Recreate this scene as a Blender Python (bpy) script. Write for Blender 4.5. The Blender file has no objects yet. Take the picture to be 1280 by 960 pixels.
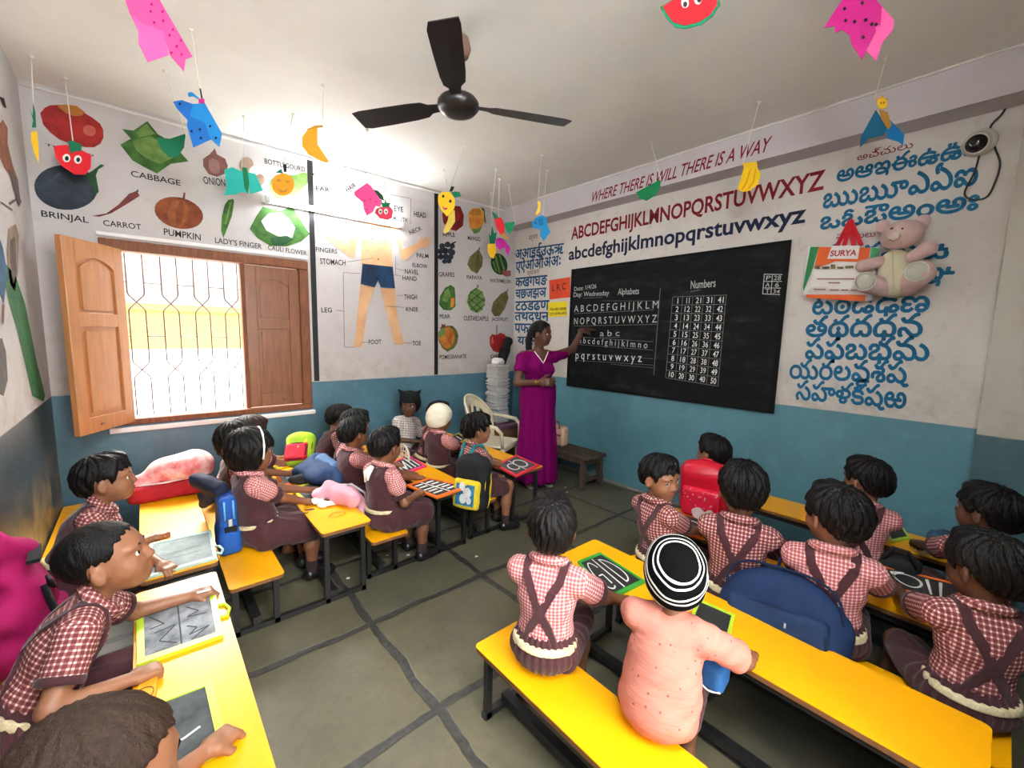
import bpy, math, random
import numpy as np
from mathutils import Vector, Matrix

random.seed(7); rng = np.random.default_rng(7)
SC = bpy.context.scene
COL = SC.collection
PI = math.pi

# ------------------------------------------------------------------ camera, world, exposure, daylight
cam_d = bpy.data.cameras.new('camera'); cam = bpy.data.objects.new('camera', cam_d); COL.objects.link(cam)
cam_d.sensor_width = 36.0; cam_d.lens = 36.0*534.0/1280; cam_d.clip_start = .02
CY, CP, CR = math.radians(49.133), math.radians(-6.823), math.radians(1.258)
_f = Vector((math.cos(CP)*math.cos(CY), math.cos(CP)*math.sin(CY), math.sin(CP)))
_r = Vector((math.sin(CY), -math.cos(CY), 0)); _u = _r.cross(_f)
_r2 = _r*math.cos(CR)+_u*math.sin(CR); _u2 = _u*math.cos(CR)-_r*math.sin(CR)
cam.matrix_world = Matrix(((_r2.x,_u2.x,-_f.x,0),(_r2.y,_u2.y,-_f.y,0),(_r2.z,_u2.z,-_f.z,1.505),(0,0,0,1)))
SC.camera = cam
SC.view_settings.view_transform = 'Standard'; SC.view_settings.look = 'None'
SC.view_settings.exposure = 1.85; SC.view_settings.gamma = 1.0; SC.view_settings.use_curve_mapping = False
SC.cycles.use_denoising = True
SC.cycles.max_bounces = 8; SC.cycles.diffuse_bounces = 6; SC.cycles.caustics_reflective = False; SC.cycles.caustics_refractive = False
SC.cycles.sample_clamp_indirect = 8.0
wd = bpy.data.worlds.new('sky'); SC.world = wd; wd.use_nodes = True
_bg = wd.node_tree.nodes['Background']; _bg.inputs[0].default_value = (.90,.95,1.0,1); _bg.inputs[1].default_value = 1.0

def area_light(name, loc, target, sx, sy, power, col):
    l = bpy.data.lights.new(name, 'AREA'); l.shape = 'RECTANGLE'; l.size = sx; l.size_y = sy; l.energy = power; l.color = col
    o = bpy.data.objects.new(name, l); COL.objects.link(o); o.location = loc
    o.rotation_euler = (Vector(target)-Vector(loc)).to_track_quat('-Z','Y').to_euler()
    return o
# daylight: bright sky outside the window, and outside the door behind the photographer
area_light('daylight_window', (0.1,6.6,4.4), (0.6,3.2,0.9), 4.0, 2.6, 1000, (1,.97,.92))
area_light('daylight_door', (0.75,-1.9,2.0), (1.0,1.2,0.9), 1.6, 2.4, 62, (1,.95,.86))

# ------------------------------------------------------------------ materials
MATS = {}
def mat(name, col, rough=.6, spec=.35, bump=0, bscale=60, mott=0, mscale=4, col2=None, metal=0, coat=0, emis=0, stretch=None, sheen=0):
    if name in MATS: return MATS[name]
    m = bpy.data.materials.new(name); m.use_nodes = True; nt = m.node_tree; N = nt.nodes; L = nt.links
    b = N['Principled BSDF']; c = tuple(col)+(1,)
    b.inputs['Base Color'].default_value = c; b.inputs['Roughness'].default_value = rough
    b.inputs['Specular IOR Level'].default_value = spec; b.inputs['Metallic'].default_value = metal
    if coat: b.inputs['Coat Weight'].default_value = coat; b.inputs['Coat Roughness'].default_value = .2
    if sheen: b.inputs['Sheen Weight'].default_value = sheen
    if emis: b.inputs['Emission Color'].default_value = c; b.inputs['Emission Strength'].default_value = emis
    if bump or mott:
        tc = N.new('ShaderNodeTexCoord'); src = tc.outputs['Object']
        if stretch:
            mp = N.new('ShaderNodeMapping'); mp.inputs['Scale'].default_value = stretch; L.new(src, mp.inputs[0]); src = mp.outputs[0]
    if mott:
        n = N.new('ShaderNodeTexNoise'); n.inputs['Scale'].default_value = mscale; n.inputs['Detail'].default_value = 6; n.inputs['Roughness'].default_value = .65
        L.new(src, n.inputs['Vector'])
        r = N.new('ShaderNodeValToRGB'); r.color_ramp.elements[0].position = .35; r.color_ramp.elements[1].position = .68
        c2 = tuple(col2) if col2 else tuple(x*(1-mott) for x in col)
        r.color_ramp.elements[0].color = c2+(1,); r.color_ramp.elements[1].color = c
        L.new(n.outputs['Fac'], r.inputs[0]); L.new(r.outputs[0], b.inputs['Base Color'])
    if bump:
        n2 = N.new('ShaderNodeTexNoise'); n2.inputs['Scale'].default_value = bscale; n2.inputs['Detail'].default_value = 4
        L.new(src, n2.inputs['Vector']); bp = N.new('ShaderNodeBump'); bp.inputs['Strength'].default_value = bump; bp.inputs['Distance'].default_value = .01
        L.new(n2.outputs['Fac'], bp.inputs['Height']); L.new(bp.outputs[0], b.inputs['Normal'])
    MATS[name] = m; return m

def node_mat(name):
    m = bpy.data.materials.new(name); m.use_nodes = True; MATS[name] = m
    return m, m.node_tree.nodes, m.node_tree.links, m.node_tree.nodes['Principled BSDF']
def math_node(N, L, op, a, b=None, c=None):
    n = N.new('ShaderNodeMath'); n.operation = op
    for i, x in enumerate((a, b, c)):
        if x is None: continue
        if isinstance(x, (int, float)): n.inputs[i].default_value = x
        else: L.new(x, n.inputs[i])
    return n.outputs[0]
def mix_col(N, L, fac, a, b):
    n = N.new('ShaderNodeMix'); n.data_type = 'RGBA'
    if isinstance(fac, (int, float)): n.inputs[0].default_value = fac
    else: L.new(fac, n.inputs[0])
    for i, x in ((6, a), (7, b)):
        if isinstance(x, tuple): n.inputs[i].default_value = x+(1,) if len(x) == 3 else x
        else: L.new(x, n.inputs[i])
    return n.outputs[2]
def noise(N, L, vec, scale, detail=5, rough=.6):
    n = N.new('ShaderNodeTexNoise'); n.inputs['Scale'].default_value = scale; n.inputs['Detail'].default_value = detail; n.inputs['Roughness'].default_value = rough
    if vec is not None: L.new(vec, n.inputs['Vector'])
    return n.outputs['Fac']
def ramp(N, L, fac, p0, p1):
    n = N.new('ShaderNodeMapRange'); n.inputs[1].default_value = p0; n.inputs[2].default_value = p1; n.clamp = True
    L.new(fac, n.inputs[0]); return n.outputs[0]

# ------------------------------------------------------------------ objects
def tag(o, label=None, cat=None, group=None, kind=None):
    if label: o['label'] = label
    if cat: o['category'] = cat
    if group: o['group'] = group
    if kind: o['kind'] = kind
    return o
def thing(name, label, cat, loc=(0,0,0), rotz=0, group=None):
    o = bpy.data.objects.new(name, None); COL.objects.link(o); o.empty_display_size = .05
    o.location = loc; o.rotation_euler = (0,0,rotz); o['_l'] = (float(loc[0]),float(loc[1]),float(loc[2]),float(rotz))
    return tag(o, label, cat, group)
def curve_through(pts, n=6):
    """smooth line through the given points"""
    P = [Vector(p) for p in pts]; P = [P[0]*2-P[1]]+P+[P[-1]*2-P[-2]]; out = []
    for i in range(1, len(P)-2):
        a, b, c, d = P[i-1:i+3]
        for k in range(n):
            t = k/n; out.append(.5*((2*b)+(c-a)*t+(2*a-5*b+4*c-d)*t*t+(3*b-a-3*c+d)*t**3))
    return out+[P[-2]]
def origin_of(o):
    x = y = z = 0; a = 0
    while o is not None:
        if '_l' in o: return tuple(o['_l'])
        o = o.parent
    return (0,0,0,0)

class MB:
    """collects shapes in world coordinates (or the parent's own, local=True) and links them as ONE mesh object"""
    def __init__(s): s.v = []; s.f = []; s.m = []; s.uv = None; s.sm = []; s.attr = None
    def add(s, V, F, m=0, smooth=False):
        o = len(s.v); s.v += [tuple(map(float, p)) for p in V]
        s.f += [tuple(i+o for i in f) for f in F]; s.m += [m]*len(F); s.sm += [smooth]*len(F); return s
    def box(s, x0, x1, y0, y1, z0, z1, m=0, bev=0):
        if x0 > x1: x0, x1 = x1, x0
        if y0 > y1: y0, y1 = y1, y0
        if z0 > z1: z0, z1 = z1, z0
        b = min(bev, (x1-x0)*.45, (y1-y0)*.45, (z1-z0)*.45)
        if b <= 0:
            V = [(x,y,z) for x in (x0,x1) for y in (y0,y1) for z in (z0,z1)]
            F = [(0,1,3,2),(4,6,7,5),(0,4,5,1),(2,3,7,6),(0,2,6,4),(1,5,7,3)]
            return s.add(V, F, m)
        V = []; idx = {}
        for i, (x, sx) in enumerate(((x0,1),(x1,-1))):
            for j, (y, sy) in enumerate(((y0,1),(y1,-1))):
                for k, (z, sz) in enumerate(((z0,1),(z1,-1))):
                    for a in range(3):
                        d = [sx*b, sy*b, sz*b]; d[a] = 0
                        idx[i,j,k,a] = len(V); V.append((x+d[0], y+d[1], z+d[2]))
        F = []
        for a in range(3):
            for e in (0,1):
                def I(p, q):
                    t = [0,0,0]; t[a] = e; t[(a+1)%3] = p; t[(a+2)%3] = q; return idx[t[0],t[1],t[2],a]
                q = (I(0,0), I(1,0), I(1,1), I(0,1)); F.append(q if e else q[::-1])
        for a in range(3):
            b1, c1 = (a+1)%3, (a+2)%3
            for p in (0,1):
                for q in (0,1):
                    def I(e, w):
                        t = [0,0,0]; t[a] = e; t[b1] = p; t[c1] = q; return idx[t[0],t[1],t[2],w]
                    qd = (I(0,b1), I(1,b1), I(1,c1), I(0,c1)); F.append(qd if (p^q) else qd[::-1])
        for i in (0,1):
            for j in (0,1):
                for k in (0,1):
                    t = (idx[i,j,k,0], idx[i,j,k,1], idx[i,j,k,2]); F.append(t if (i+j+k)%2 else t[::-1])
        return s.add(V, F, m)
    def tube(s, pts, r, n=8, m=0, caps=True, closed=False, smooth=True):
        P = [Vector(p) for p in pts]; k = len(P); rs = r if hasattr(r, '__len__') else [r]*k
        V = []; F = []; up = None
        for i in range(k):
            if closed: t = (P[(i+1)%k]-P[i-1]).normalized()
            else: t = (P[min(i+1,k-1)]-P[max(i-1,0)]).normalized()
            if up is None: up = t.orthogonal().normalized()
            a = (up-t*up.dot(t))
            if a.length < 1e-6: a = t.orthogonal()
            a.normalize(); up = a; b = t.cross(a)
            for j in range(n):
                c = 2*PI*j/n; V.append(P[i]+(a*math.cos(c)+b*math.sin(c))*rs[i])
        for i in range(k if closed else k-1):
            for j in range(n):
                p, q = i*n, ((i+1)%k)*n; F.append((p+j, p+(j+1)%n, q+(j+1)%n, q+j))
        if caps and not closed: F += [tuple(range(n))[::-1], tuple(range((k-1)*n, k*n))]
        return s.add(V, F, m, smooth)
    def bar(s, a, b, w, h, m=0, up=(0,0,1)):
        """rectangular bar from a to b"""
        A = Vector(a); B = Vector(b); t = (B-A).normalized(); u = Vector(up)
        if abs(t.dot(u)) > .95: u = Vector((1,0,0))
        x = t.cross(u).normalized(); z = x.cross(t)
        V = [p+x*sx*w/2+z*sz*h/2 for p in (A,B) for sx, sz in ((-1,-1),(1,-1),(1,1),(-1,1))]
        return s.add(V, [(3,2,1,0),(4,5,6,7),(0,1,5,4),(1,2,6,5),(2,3,7,6),(3,0,4,7)], m)
    def lathe(s, prof, c=(0,0,0), n=24, m=0, axis='z', smooth=True):
        V = []; F = []; k = len(prof)
        for r, h in prof:
            for j in range(n):
                a = 2*PI*j/n; p = (r*math.cos(a), r*math.sin(a), h)
                if axis == 'x': p = (p[2], p[0], p[1])
                if axis == 'y': p = (p[1], p[2], p[0])
                V.append((c[0]+p[0], c[1]+p[1], c[2]+p[2]))
        for i in range(k-1):
            for j in range(n): F.append((i*n+j, i*n+(j+1)%n, (i+1)*n+(j+1)%n, (i+1)*n+j))
        F += [tuple(range(n))[::-1], tuple(range((k-1)*n, k*n))]
        return s.add(V, F, m, smooth)
    def plate(s, poly, o, u, v, th, m=0, side=None):
        """flat cut-out: 2-D outline on the plane o + a*u + b*v, with thickness th along u x v"""
        o, u, v = Vector(o), Vector(u), Vector(v); n = u.cross(v).normalized(); k = len(poly)
        A = [o+u*p[0]+v*p[1]+n*th for p in poly]; B = [o+u*p[0]+v*p[1] for p in poly]
        ar = sum(poly[i][0]*poly[(i+1)%k][1]-poly[(i+1)%k][0]*poly[i][1] for i in range(k))
        ix = list(range(k)) if ar > 0 else list(range(k))[::-1]
        F = [tuple(ix), tuple(i+k for i in ix[::-1])]
        for a in range(k):
            i, j = ix[a], ix[(a+1)%k]; F.append((i, i+k, j+k, j))
        s.add(A+B, F, m); return s
    def build(s, name, mats, parent=None, local=False, kind=None, label=None):
        V = np.array(s.v, float).reshape(-1,3)
        if parent is not None and not local:
            x, y, z, a = origin_of(parent); V = V-np.array((x,y,z))
            if a: c, q = math.cos(-a), math.sin(-a); V = V@np.array(((c,-q,0),(q,c,0),(0,0,1))).T
        me = bpy.data.meshes.new(name); me.from_pydata(V.tolist(), [], s.f)
        mats = mats if isinstance(mats, (list, tuple)) else [mats]
        for q in mats: me.materials.append(q)
        me.polygons.foreach_set('material_index', s.m); me.polygons.foreach_set('use_smooth', s.sm)
        if s.uv is not None:
            l = me.uv_layers.new(name='UVMap'); l.data.foreach_set('uv', np.asarray(s.uv, float).ravel())
        if s.attr is not None:
            at = me.attributes.new('tint', 'FLOAT', 'POINT'); at.data.foreach_set('value', np.asarray(s.attr, float))
        me.update()
        o = bpy.data.objects.new(name, me); COL.objects.link(o)
        if parent is not None: o.parent = parent
        if kind: o['kind'] = kind
        if label: o['label'] = label
        return o

_fc = bpy.data.curves.new('_t', 'FONT'); _fo = bpy.data.objects.new('_t', _fc); COL.objects.link(_fo)
_tc = {}
def brush_fill(V, E, grow, px=84):
    """fills letter outlines whose strokes overlap (nonzero winding, row by row), thickened like a broad brush"""
    nb = {}
    for a, b in E: nb.setdefault(a, []).append(b); nb.setdefault(b, []).append(a)
    seen = set(); segs = []
    for a in nb:
        if a in seen: continue
        st, ix = [a], []
        while st:
            c = st.pop()
            if c in seen: continue
            seen.add(c); ix.append(c); st += nb[c]
        ix.sort()                                     # the vertices of a contour follow its drawing order
        segs += [(V[ix[k]], V[ix[(k+1)%len(ix)]]) for k in range(len(ix))]
    A = np.array([q[0] for q in segs]); B = np.array([q[1] for q in segs]); r = int(math.ceil(grow*px)); lo = V.min(0)-(r+1)/px
    nx, ny = (int(t) for t in np.ceil((V.max(0)-lo)*px)+r+2); G = np.zeros((ny, nx), bool); xc = lo[0]+(np.arange(nx)+.5)/px
    for y in range(ny):
        yc = lo[1]+(y+.5)/px; up = (A[:,1] <= yc) & (B[:,1] > yc); dn = (B[:,1] <= yc) & (A[:,1] > yc); k = up | dn
        if not k.any(): continue
        t = (yc-A[k,1])/(B[k,1]-A[k,1]); x = A[k,0]+t*(B[k,0]-A[k,0]); w = np.where(up[k], 1, -1)
        G[y] = (w[None,:]*(x[None,:] < xc[:,None])).sum(1) != 0
    D = G.copy()
    for dy in range(-r, r+1):
        for dx in range(-r, r+1):
            if 0 < dx*dx+dy*dy <= (grow*px)**2: D |= np.roll(np.roll(G, dy, 0), dx, 1)
    P, F = [], []
    for y in range(ny):
        e = np.flatnonzero(np.diff(np.concatenate(([0], D[y].astype(int), [0])))); y0, y1 = lo[1]+y/px, lo[1]+(y+1)/px
        for a, b in zip(e[::2], e[1::2]):
            n = len(P); x0, x1 = lo[0]+a/px, lo[0]+b/px; P += [(x0,y0),(x1,y0),(x1,y1),(x0,y1)]; F.append((n,n+1,n+2,n+3))
    return np.array(P), F
def glyphs(s, bold=0.0, res=3):
    k = (s, bold, res)
    if k not in _tc:
        _fc.body = s; _fc.offset = 0 if any(ord(c) > 0x900 for c in s) else bold; _fc.resolution_u = res; _fc.size = 1
        bpy.context.view_layer.update()
        indic = any(ord(c) > 0x900 for c in s); _fc.fill_mode = 'NONE' if indic else 'FRONT'
        me = bpy.data.meshes.new_from_object(_fo.evaluated_get(bpy.context.evaluated_depsgraph_get()))
        V = np.array([v.co[:2] for v in me.vertices]).reshape(-1,2); F = [tuple(p.vertices) for p in me.polygons]
        if indic: V, F = brush_fill(V, [tuple(e.vertices) for e in me.edges], bold)
        bpy.data.meshes.remove(me)
        _tc[k] = (V, F)
    return _tc[k]
def text(mb, s, a, b, h, o, u, v, lift=.002, bold=0.0, m=0, res=3, cap=None, slant=0):
    """lettering s with its baseline from a to b (plane coordinates), capital height h"""
    V, F = glyphs(s, bold, res)
    if not len(V): return mb
    x0, x1 = V[:,0].min(), V[:,0].max(); hh = cap or max(V[:,1].max(), .3)
    a = np.array(a); b = np.array(b); d = (b-a)/max(x1-x0, 1e-6); L = np.linalg.norm(b-a); t = (b-a)/L; n = np.array((-t[1], t[0]))
    P = a+np.outer(V[:,0]-x0, d)+np.outer(V[:,1]*h/hh, n+slant*t)
    o = np.array(o, float); u = np.array(u, float); v = np.array(v, float); w = np.cross(u, v)
    W = o+np.outer(P[:,0], u)+np.outer(P[:,1], v)+w*lift
    return mb.add(W, F, m)

# ------------------------------------------------------------------ the room
XL, XR, YB, YW, ZC, ZD = -.477, 3.55, -.2, 4.09, 2.97, 1.023   # walls, ceiling, top of the blue dado
def wall_material(name, white, blue, stain=(.36,.30,.22), yellow=0.0):
    m, N, L, b = node_mat(name)
    tc = N.new('ShaderNodeTexCoord'); P = tc.outputs['Object']; sp = N.new('ShaderNodeSeparateXYZ'); L.new(P, sp.inputs[0]); z = sp.outputs[2]
    n1 = noise(N, L, P, 1.6, 6); n2 = noise(N, L, P, 9, 8, .7); n3 = noise(N, L, P, 40, 4)
    w = mix_col(N, L, ramp(N, L, n1, .45, .75), white, tuple(x*.86 for x in white))
    w = mix_col(N, L, math_node(N, L, 'MULTIPLY', ramp(N, L, n2, .56, .72), .35), w, stain)
    # grime just above the dado
    g = math_node(N, L, 'MULTIPLY', ramp(N, L, z, 1.45, 1.0), ramp(N, L, n2, .35, .7)); g = math_node(N, L, 'MULTIPLY', g, .65)
    w = mix_col(N, L, g, w, stain)
    bl = mix_col(N, L, ramp(N, L, n1, .35, .7), blue, tuple(x*.72 for x in blue))
    bl = mix_col(N, L, math_node(N, L, 'MULTIPLY', ramp(N, L, n2, .5, .75), .4), bl, tuple(min(1, x*1.35+.02) for x in blue))
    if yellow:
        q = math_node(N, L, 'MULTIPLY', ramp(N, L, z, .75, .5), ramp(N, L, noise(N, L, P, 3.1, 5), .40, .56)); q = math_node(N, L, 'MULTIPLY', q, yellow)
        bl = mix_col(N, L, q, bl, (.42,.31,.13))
    edge = math_node(N, L, 'ADD', z, math_node(N, L, 'MULTIPLY', math_node(N, L, 'SUBTRACT', n2, .5), .012))
    c = mix_col(N, L, ramp(N, L, edge, ZD-.003, ZD+.003), bl, w); L.new(c, b.inputs['Base Color'])
    L.new(mix_col(N, L, ramp(N, L, edge, ZD-.003, ZD+.003), (.38,.38,.38), (.75,.75,.75)), b.inputs['Roughness'])
    bp = N.new('ShaderNodeBump'); bp.inputs['Strength'].default_value = .35; bp.inputs['Distance'].default_value = .01
    L.new(math_node(N, L, 'ADD', math_node(N, L, 'MULTIPLY', n3, .4), n2), bp.inputs['Height']); L.new(bp.outputs[0], b.inputs['Normal'])
    return m
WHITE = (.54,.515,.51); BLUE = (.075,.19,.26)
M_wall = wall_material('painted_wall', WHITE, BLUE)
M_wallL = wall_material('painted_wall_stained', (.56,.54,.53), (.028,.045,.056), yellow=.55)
M_wallB = wall_material('painted_board_wall', (.68,.645,.60), (.105,.265,.325))
M_ceil = mat('ceiling_paint', (.86,.85,.80), .85, .2, bump=.12, bscale=25, mott=.10, mscale=1.3)
M_beam = mat('beam_paint', (.60,.56,.58), .8, .2, bump=.2, bscale=30, mott=.1, mscale=3)
# stone floor: big dark slabs with wide mortar joints
m, N, L, b = node_mat('stone_slab_floor')
tc = N.new('ShaderNodeTexCoord'); P0 = tc.outputs['Object']
nz = N.new('ShaderNodeTexNoise'); nz.inputs['Scale'].default_value = 5; nz.inputs['Detail'].default_value = 4; L.new(P0, nz.inputs['Vector'])
va = N.new('ShaderNodeVectorMath'); va.operation = 'SCALE'; L.new(nz.outputs['Color'], va.inputs[0]); va.inputs['Scale'].default_value = .055
vb = N.new('ShaderNodeVectorMath'); vb.operation = 'ADD'; L.new(P0, vb.inputs[0]); L.new(va.outputs[0], vb.inputs[1])
sp = N.new('ShaderNodeSeparateXYZ'); L.new(vb.outputs[0], sp.inputs[0])
def joint(c, off, per):
    t = math_node(N, L, 'DIVIDE', math_node(N, L, 'SUBTRACT', c, off), per); fr = math_node(N, L, 'FRACT', t)
    d = math_node(N, L, 'MINIMUM', fr, math_node(N, L, 'SUBTRACT', 1.0, fr)); return math_node(N, L, 'MULTIPLY', d, per), math_node(N, L, 'FLOOR', t)
FLOOR_JX, FLOOR_JY = (.835,.715), (2.028,.662)
dy, iy = joint(sp.outputs[1], FLOOR_JY[0], FLOOR_JY[1])
dx, ix = joint(math_node(N, L, 'ADD', sp.outputs[0], math_node(N, L, 'MULTIPLY', iy, .0)), FLOOR_JX[0], FLOOR_JX[1])
dd = math_node(N, L, 'MINIMUM', dx, dy)
cb = N.new('ShaderNodeCombineXYZ'); L.new(ix, cb.inputs[0]); L.new(iy, cb.inputs[1])
wn = N.new('ShaderNodeTexWhiteNoise'); L.new(cb.outputs[0], wn.inputs['Vector'])
n1 = noise(N, L, P0, 4.0, 8, .65); n2 = noise(N, L, P0, 26, 6, .7)
st = mix_col(N, L, ramp(N, L, wn.outputs['Value'], 0, 1), (.088,.078,.044), (.068,.071,.058))
st = mix_col(N, L, ramp(N, L, n1, .38, .68), st, (.115,.103,.062))
st = mix_col(N, L, math_node(N, L, 'MULTIPLY', ramp(N, L, n2, .5, .7), .45), st, (.05,.046,.034))
jn = ramp(N, L, dd, .022, .016)
st = mix_col(N, L, jn, st, mix_col(N, L, ramp(N, L, n2, .4, .65), (.022,.022,.021), (.055,.052,.046)))
L.new(st, b.inputs['Base Color']); b.inputs['Roughness'].default_value = .5; b.inputs['Specular IOR Level'].default_value = .4
hh = math_node(N, L, 'ADD', math_node(N, L, 'MULTIPLY', n2, .25), math_node(N, L, 'MULTIPLY', jn, -.6))
bp = N.new('ShaderNodeBump'); bp.inputs['Strength'].default_value = .4; bp.inputs['Distance'].default_value = .012; L.new(hh, bp.inputs['Height']); L.new(bp.outputs[0], b.inputs['Normal'])
M_floor = m

T = .22
floor = MB().box(XL-T, XR+T, YB-T, YW+T, -.1, 0).build('floor', M_floor, kind='structure')
ceiling = MB().box(XL-T, XR+T, YB-T, YW+T, ZC, ZC+.12).build('ceiling', M_ceil, kind='structure')
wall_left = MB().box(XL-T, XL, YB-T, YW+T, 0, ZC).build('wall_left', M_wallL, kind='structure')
wall_board = MB().box(XR, XR+T, YB-T, YW+T, 0, ZC).build('wall_right', M_wallB, kind='structure')
# window wall with the window opening
WX0, WX1, WZ0, WZ1 = -.185, 1.137, .785, 2.085
wall_window = MB().box(XL, WX0, YW, YW+T, 0, ZC).box(WX1, XR, YW, YW+T, 0, ZC).box(WX0, WX1, YW, YW+T, 0, WZ0).box(WX0, WX1, YW, YW+T, WZ1, ZC).build('wall_back', M_wall, kind='structure')
# wall behind the photographer, with the open doorway that lets the light in
DX0, DX1, DZ1 = .25, 1.25, 2.1
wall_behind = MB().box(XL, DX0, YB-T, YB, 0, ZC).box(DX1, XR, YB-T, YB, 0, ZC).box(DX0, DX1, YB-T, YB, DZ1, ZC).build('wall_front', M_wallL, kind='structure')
beam = MB().box(3.356, XR, YB, YW, 2.743, ZC).build('trim_beam', M_beam, kind='structure')
pillar = MB().box(3.34, XR, YB, .068, 0, 2.743).build('wall_pillar', wall_material('pillar_paint', (.50,.48,.42), (.06,.12,.14)), kind='structure')
# uneven plaster bead where the ceiling meets the walls
mb = MB()
mb.tube([(XL+.01+.4*i, YW-.004, ZC-.028+.006*math.sin(i*2.1)) for i in range(11)], .009, 6)
mb.tube([(3.352, YB+.4*i, ZC-.012+.004*math.sin(i*1.7)) for i in range(11)], .007, 6)
mb.build('trim_ceiling', mat('plaster_bead', (.72,.69,.64), .9, bump=.4, bscale=40), kind='structure')
mb = MB()
mb.tube([(3.538, YB+.43*i, .012) for i in range(11)], .022, 6)
mb.build('baseboard_right', mat('skirting_cement', (.20,.19,.165), .9, bump=.5, bscale=30, mott=.3), kind='structure')

# ------------------------------------------------------------------ window
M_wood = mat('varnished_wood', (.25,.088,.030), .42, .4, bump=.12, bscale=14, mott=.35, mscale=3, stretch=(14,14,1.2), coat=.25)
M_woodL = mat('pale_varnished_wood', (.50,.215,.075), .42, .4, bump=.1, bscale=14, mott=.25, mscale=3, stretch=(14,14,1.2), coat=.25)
M_wood_dark = mat('old_frame_wood', (.24,.085,.035), .55, .3, bump=.25, bscale=20, mott=.45, mscale=5, stretch=(12,12,1.5))
M_iron = mat('painted_iron_bar', (.16,.10,.09), .5, .4)
M_sill = mat('sill_paint', (.80,.80,.80), .6, bump=.2, bscale=40)
win = thing('window_1', 'wooden window with wrought iron grille and two panelled shutters', 'window', (.48, YW, .8)); win['kind'] = 'structure'
OX0, OX1, OZ0, OZ1 = -.112, 1.062, .83, 2.012
fy0, fy1 = YW-.02, YW+.10
mb = MB()
mb.box(WX0, WX1, fy0, fy1, OZ1, WZ1, 0, .006).box(WX0, WX1, fy0, fy1, WZ0, OZ0, 0, .006).box(WX0, OX0, fy0, fy1, OZ0, OZ1, 0, .006).box(OX1, WX1, fy0, fy1, OZ0, OZ1, 0, .006)
mb.build('window_frame', M_wood_dark, win)
mb = MB().box(.632, .662, YW+.02, YW+.09, OZ0, OZ1, 0, .004); mb.build('mullion', M_wood_dark, win)
MB().box(WX0-.03, WX1+.02, YW-.035, YW+.0, WZ0-.05, WZ0-.012, 0, .006).build('window_sill', M_sill, win)
MB().box(WX0-.01, WX1+.0, YW-.022, YW, WZ1+.012, WZ1+.04, 0, .006).build('lintel_bead', M_sill, win)
# grille: paired bars that cross in the manner of twisted lattice
gy = YW+.11
mb = MB(); H = OZ1-OZ0
npair = 6; pit = (OX1-OX0)/npair
for i in range(npair):
    c = OX0+pit*(i+.5); w = pit*.24
    for sgn in (-1, 1):
        pts = [(c+sgn*w, gy, OZ0)]
        for zc in (.29, .71):
            s0 = sgn if zc == .29 else -sgn
            pts += [(c+s0*w, gy, OZ0+H*(zc-.055)), (c+s0*w*.85, gy, OZ0+H*(zc-.04)), (c, gy+.004*sgn, OZ0+H*zc), (c-s0*w*.85, gy, OZ0+H*(zc+.04)), (c-s0*w, gy, OZ0+H*(zc+.055))]
        pts += [(c+sgn*w, gy, OZ1)]
        mb.tube(pts, .0048, 6)
    for zc in (.16, .50, .83):
        mb.tube([(c+w, gy, OZ0+H*zc), (c+pit-w, gy, OZ0+H*zc)] if i < npair-1 else [(c+w, gy, OZ0+H*zc), (OX1, gy, OZ0+H*zc)], .0042, 6)
        if i == 0: mb.tube([(OX0, gy, OZ0+H*zc), (c-w, gy, OZ0+H*zc)], .0042, 6)
mb.build('window_grille', M_iron, win)

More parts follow.
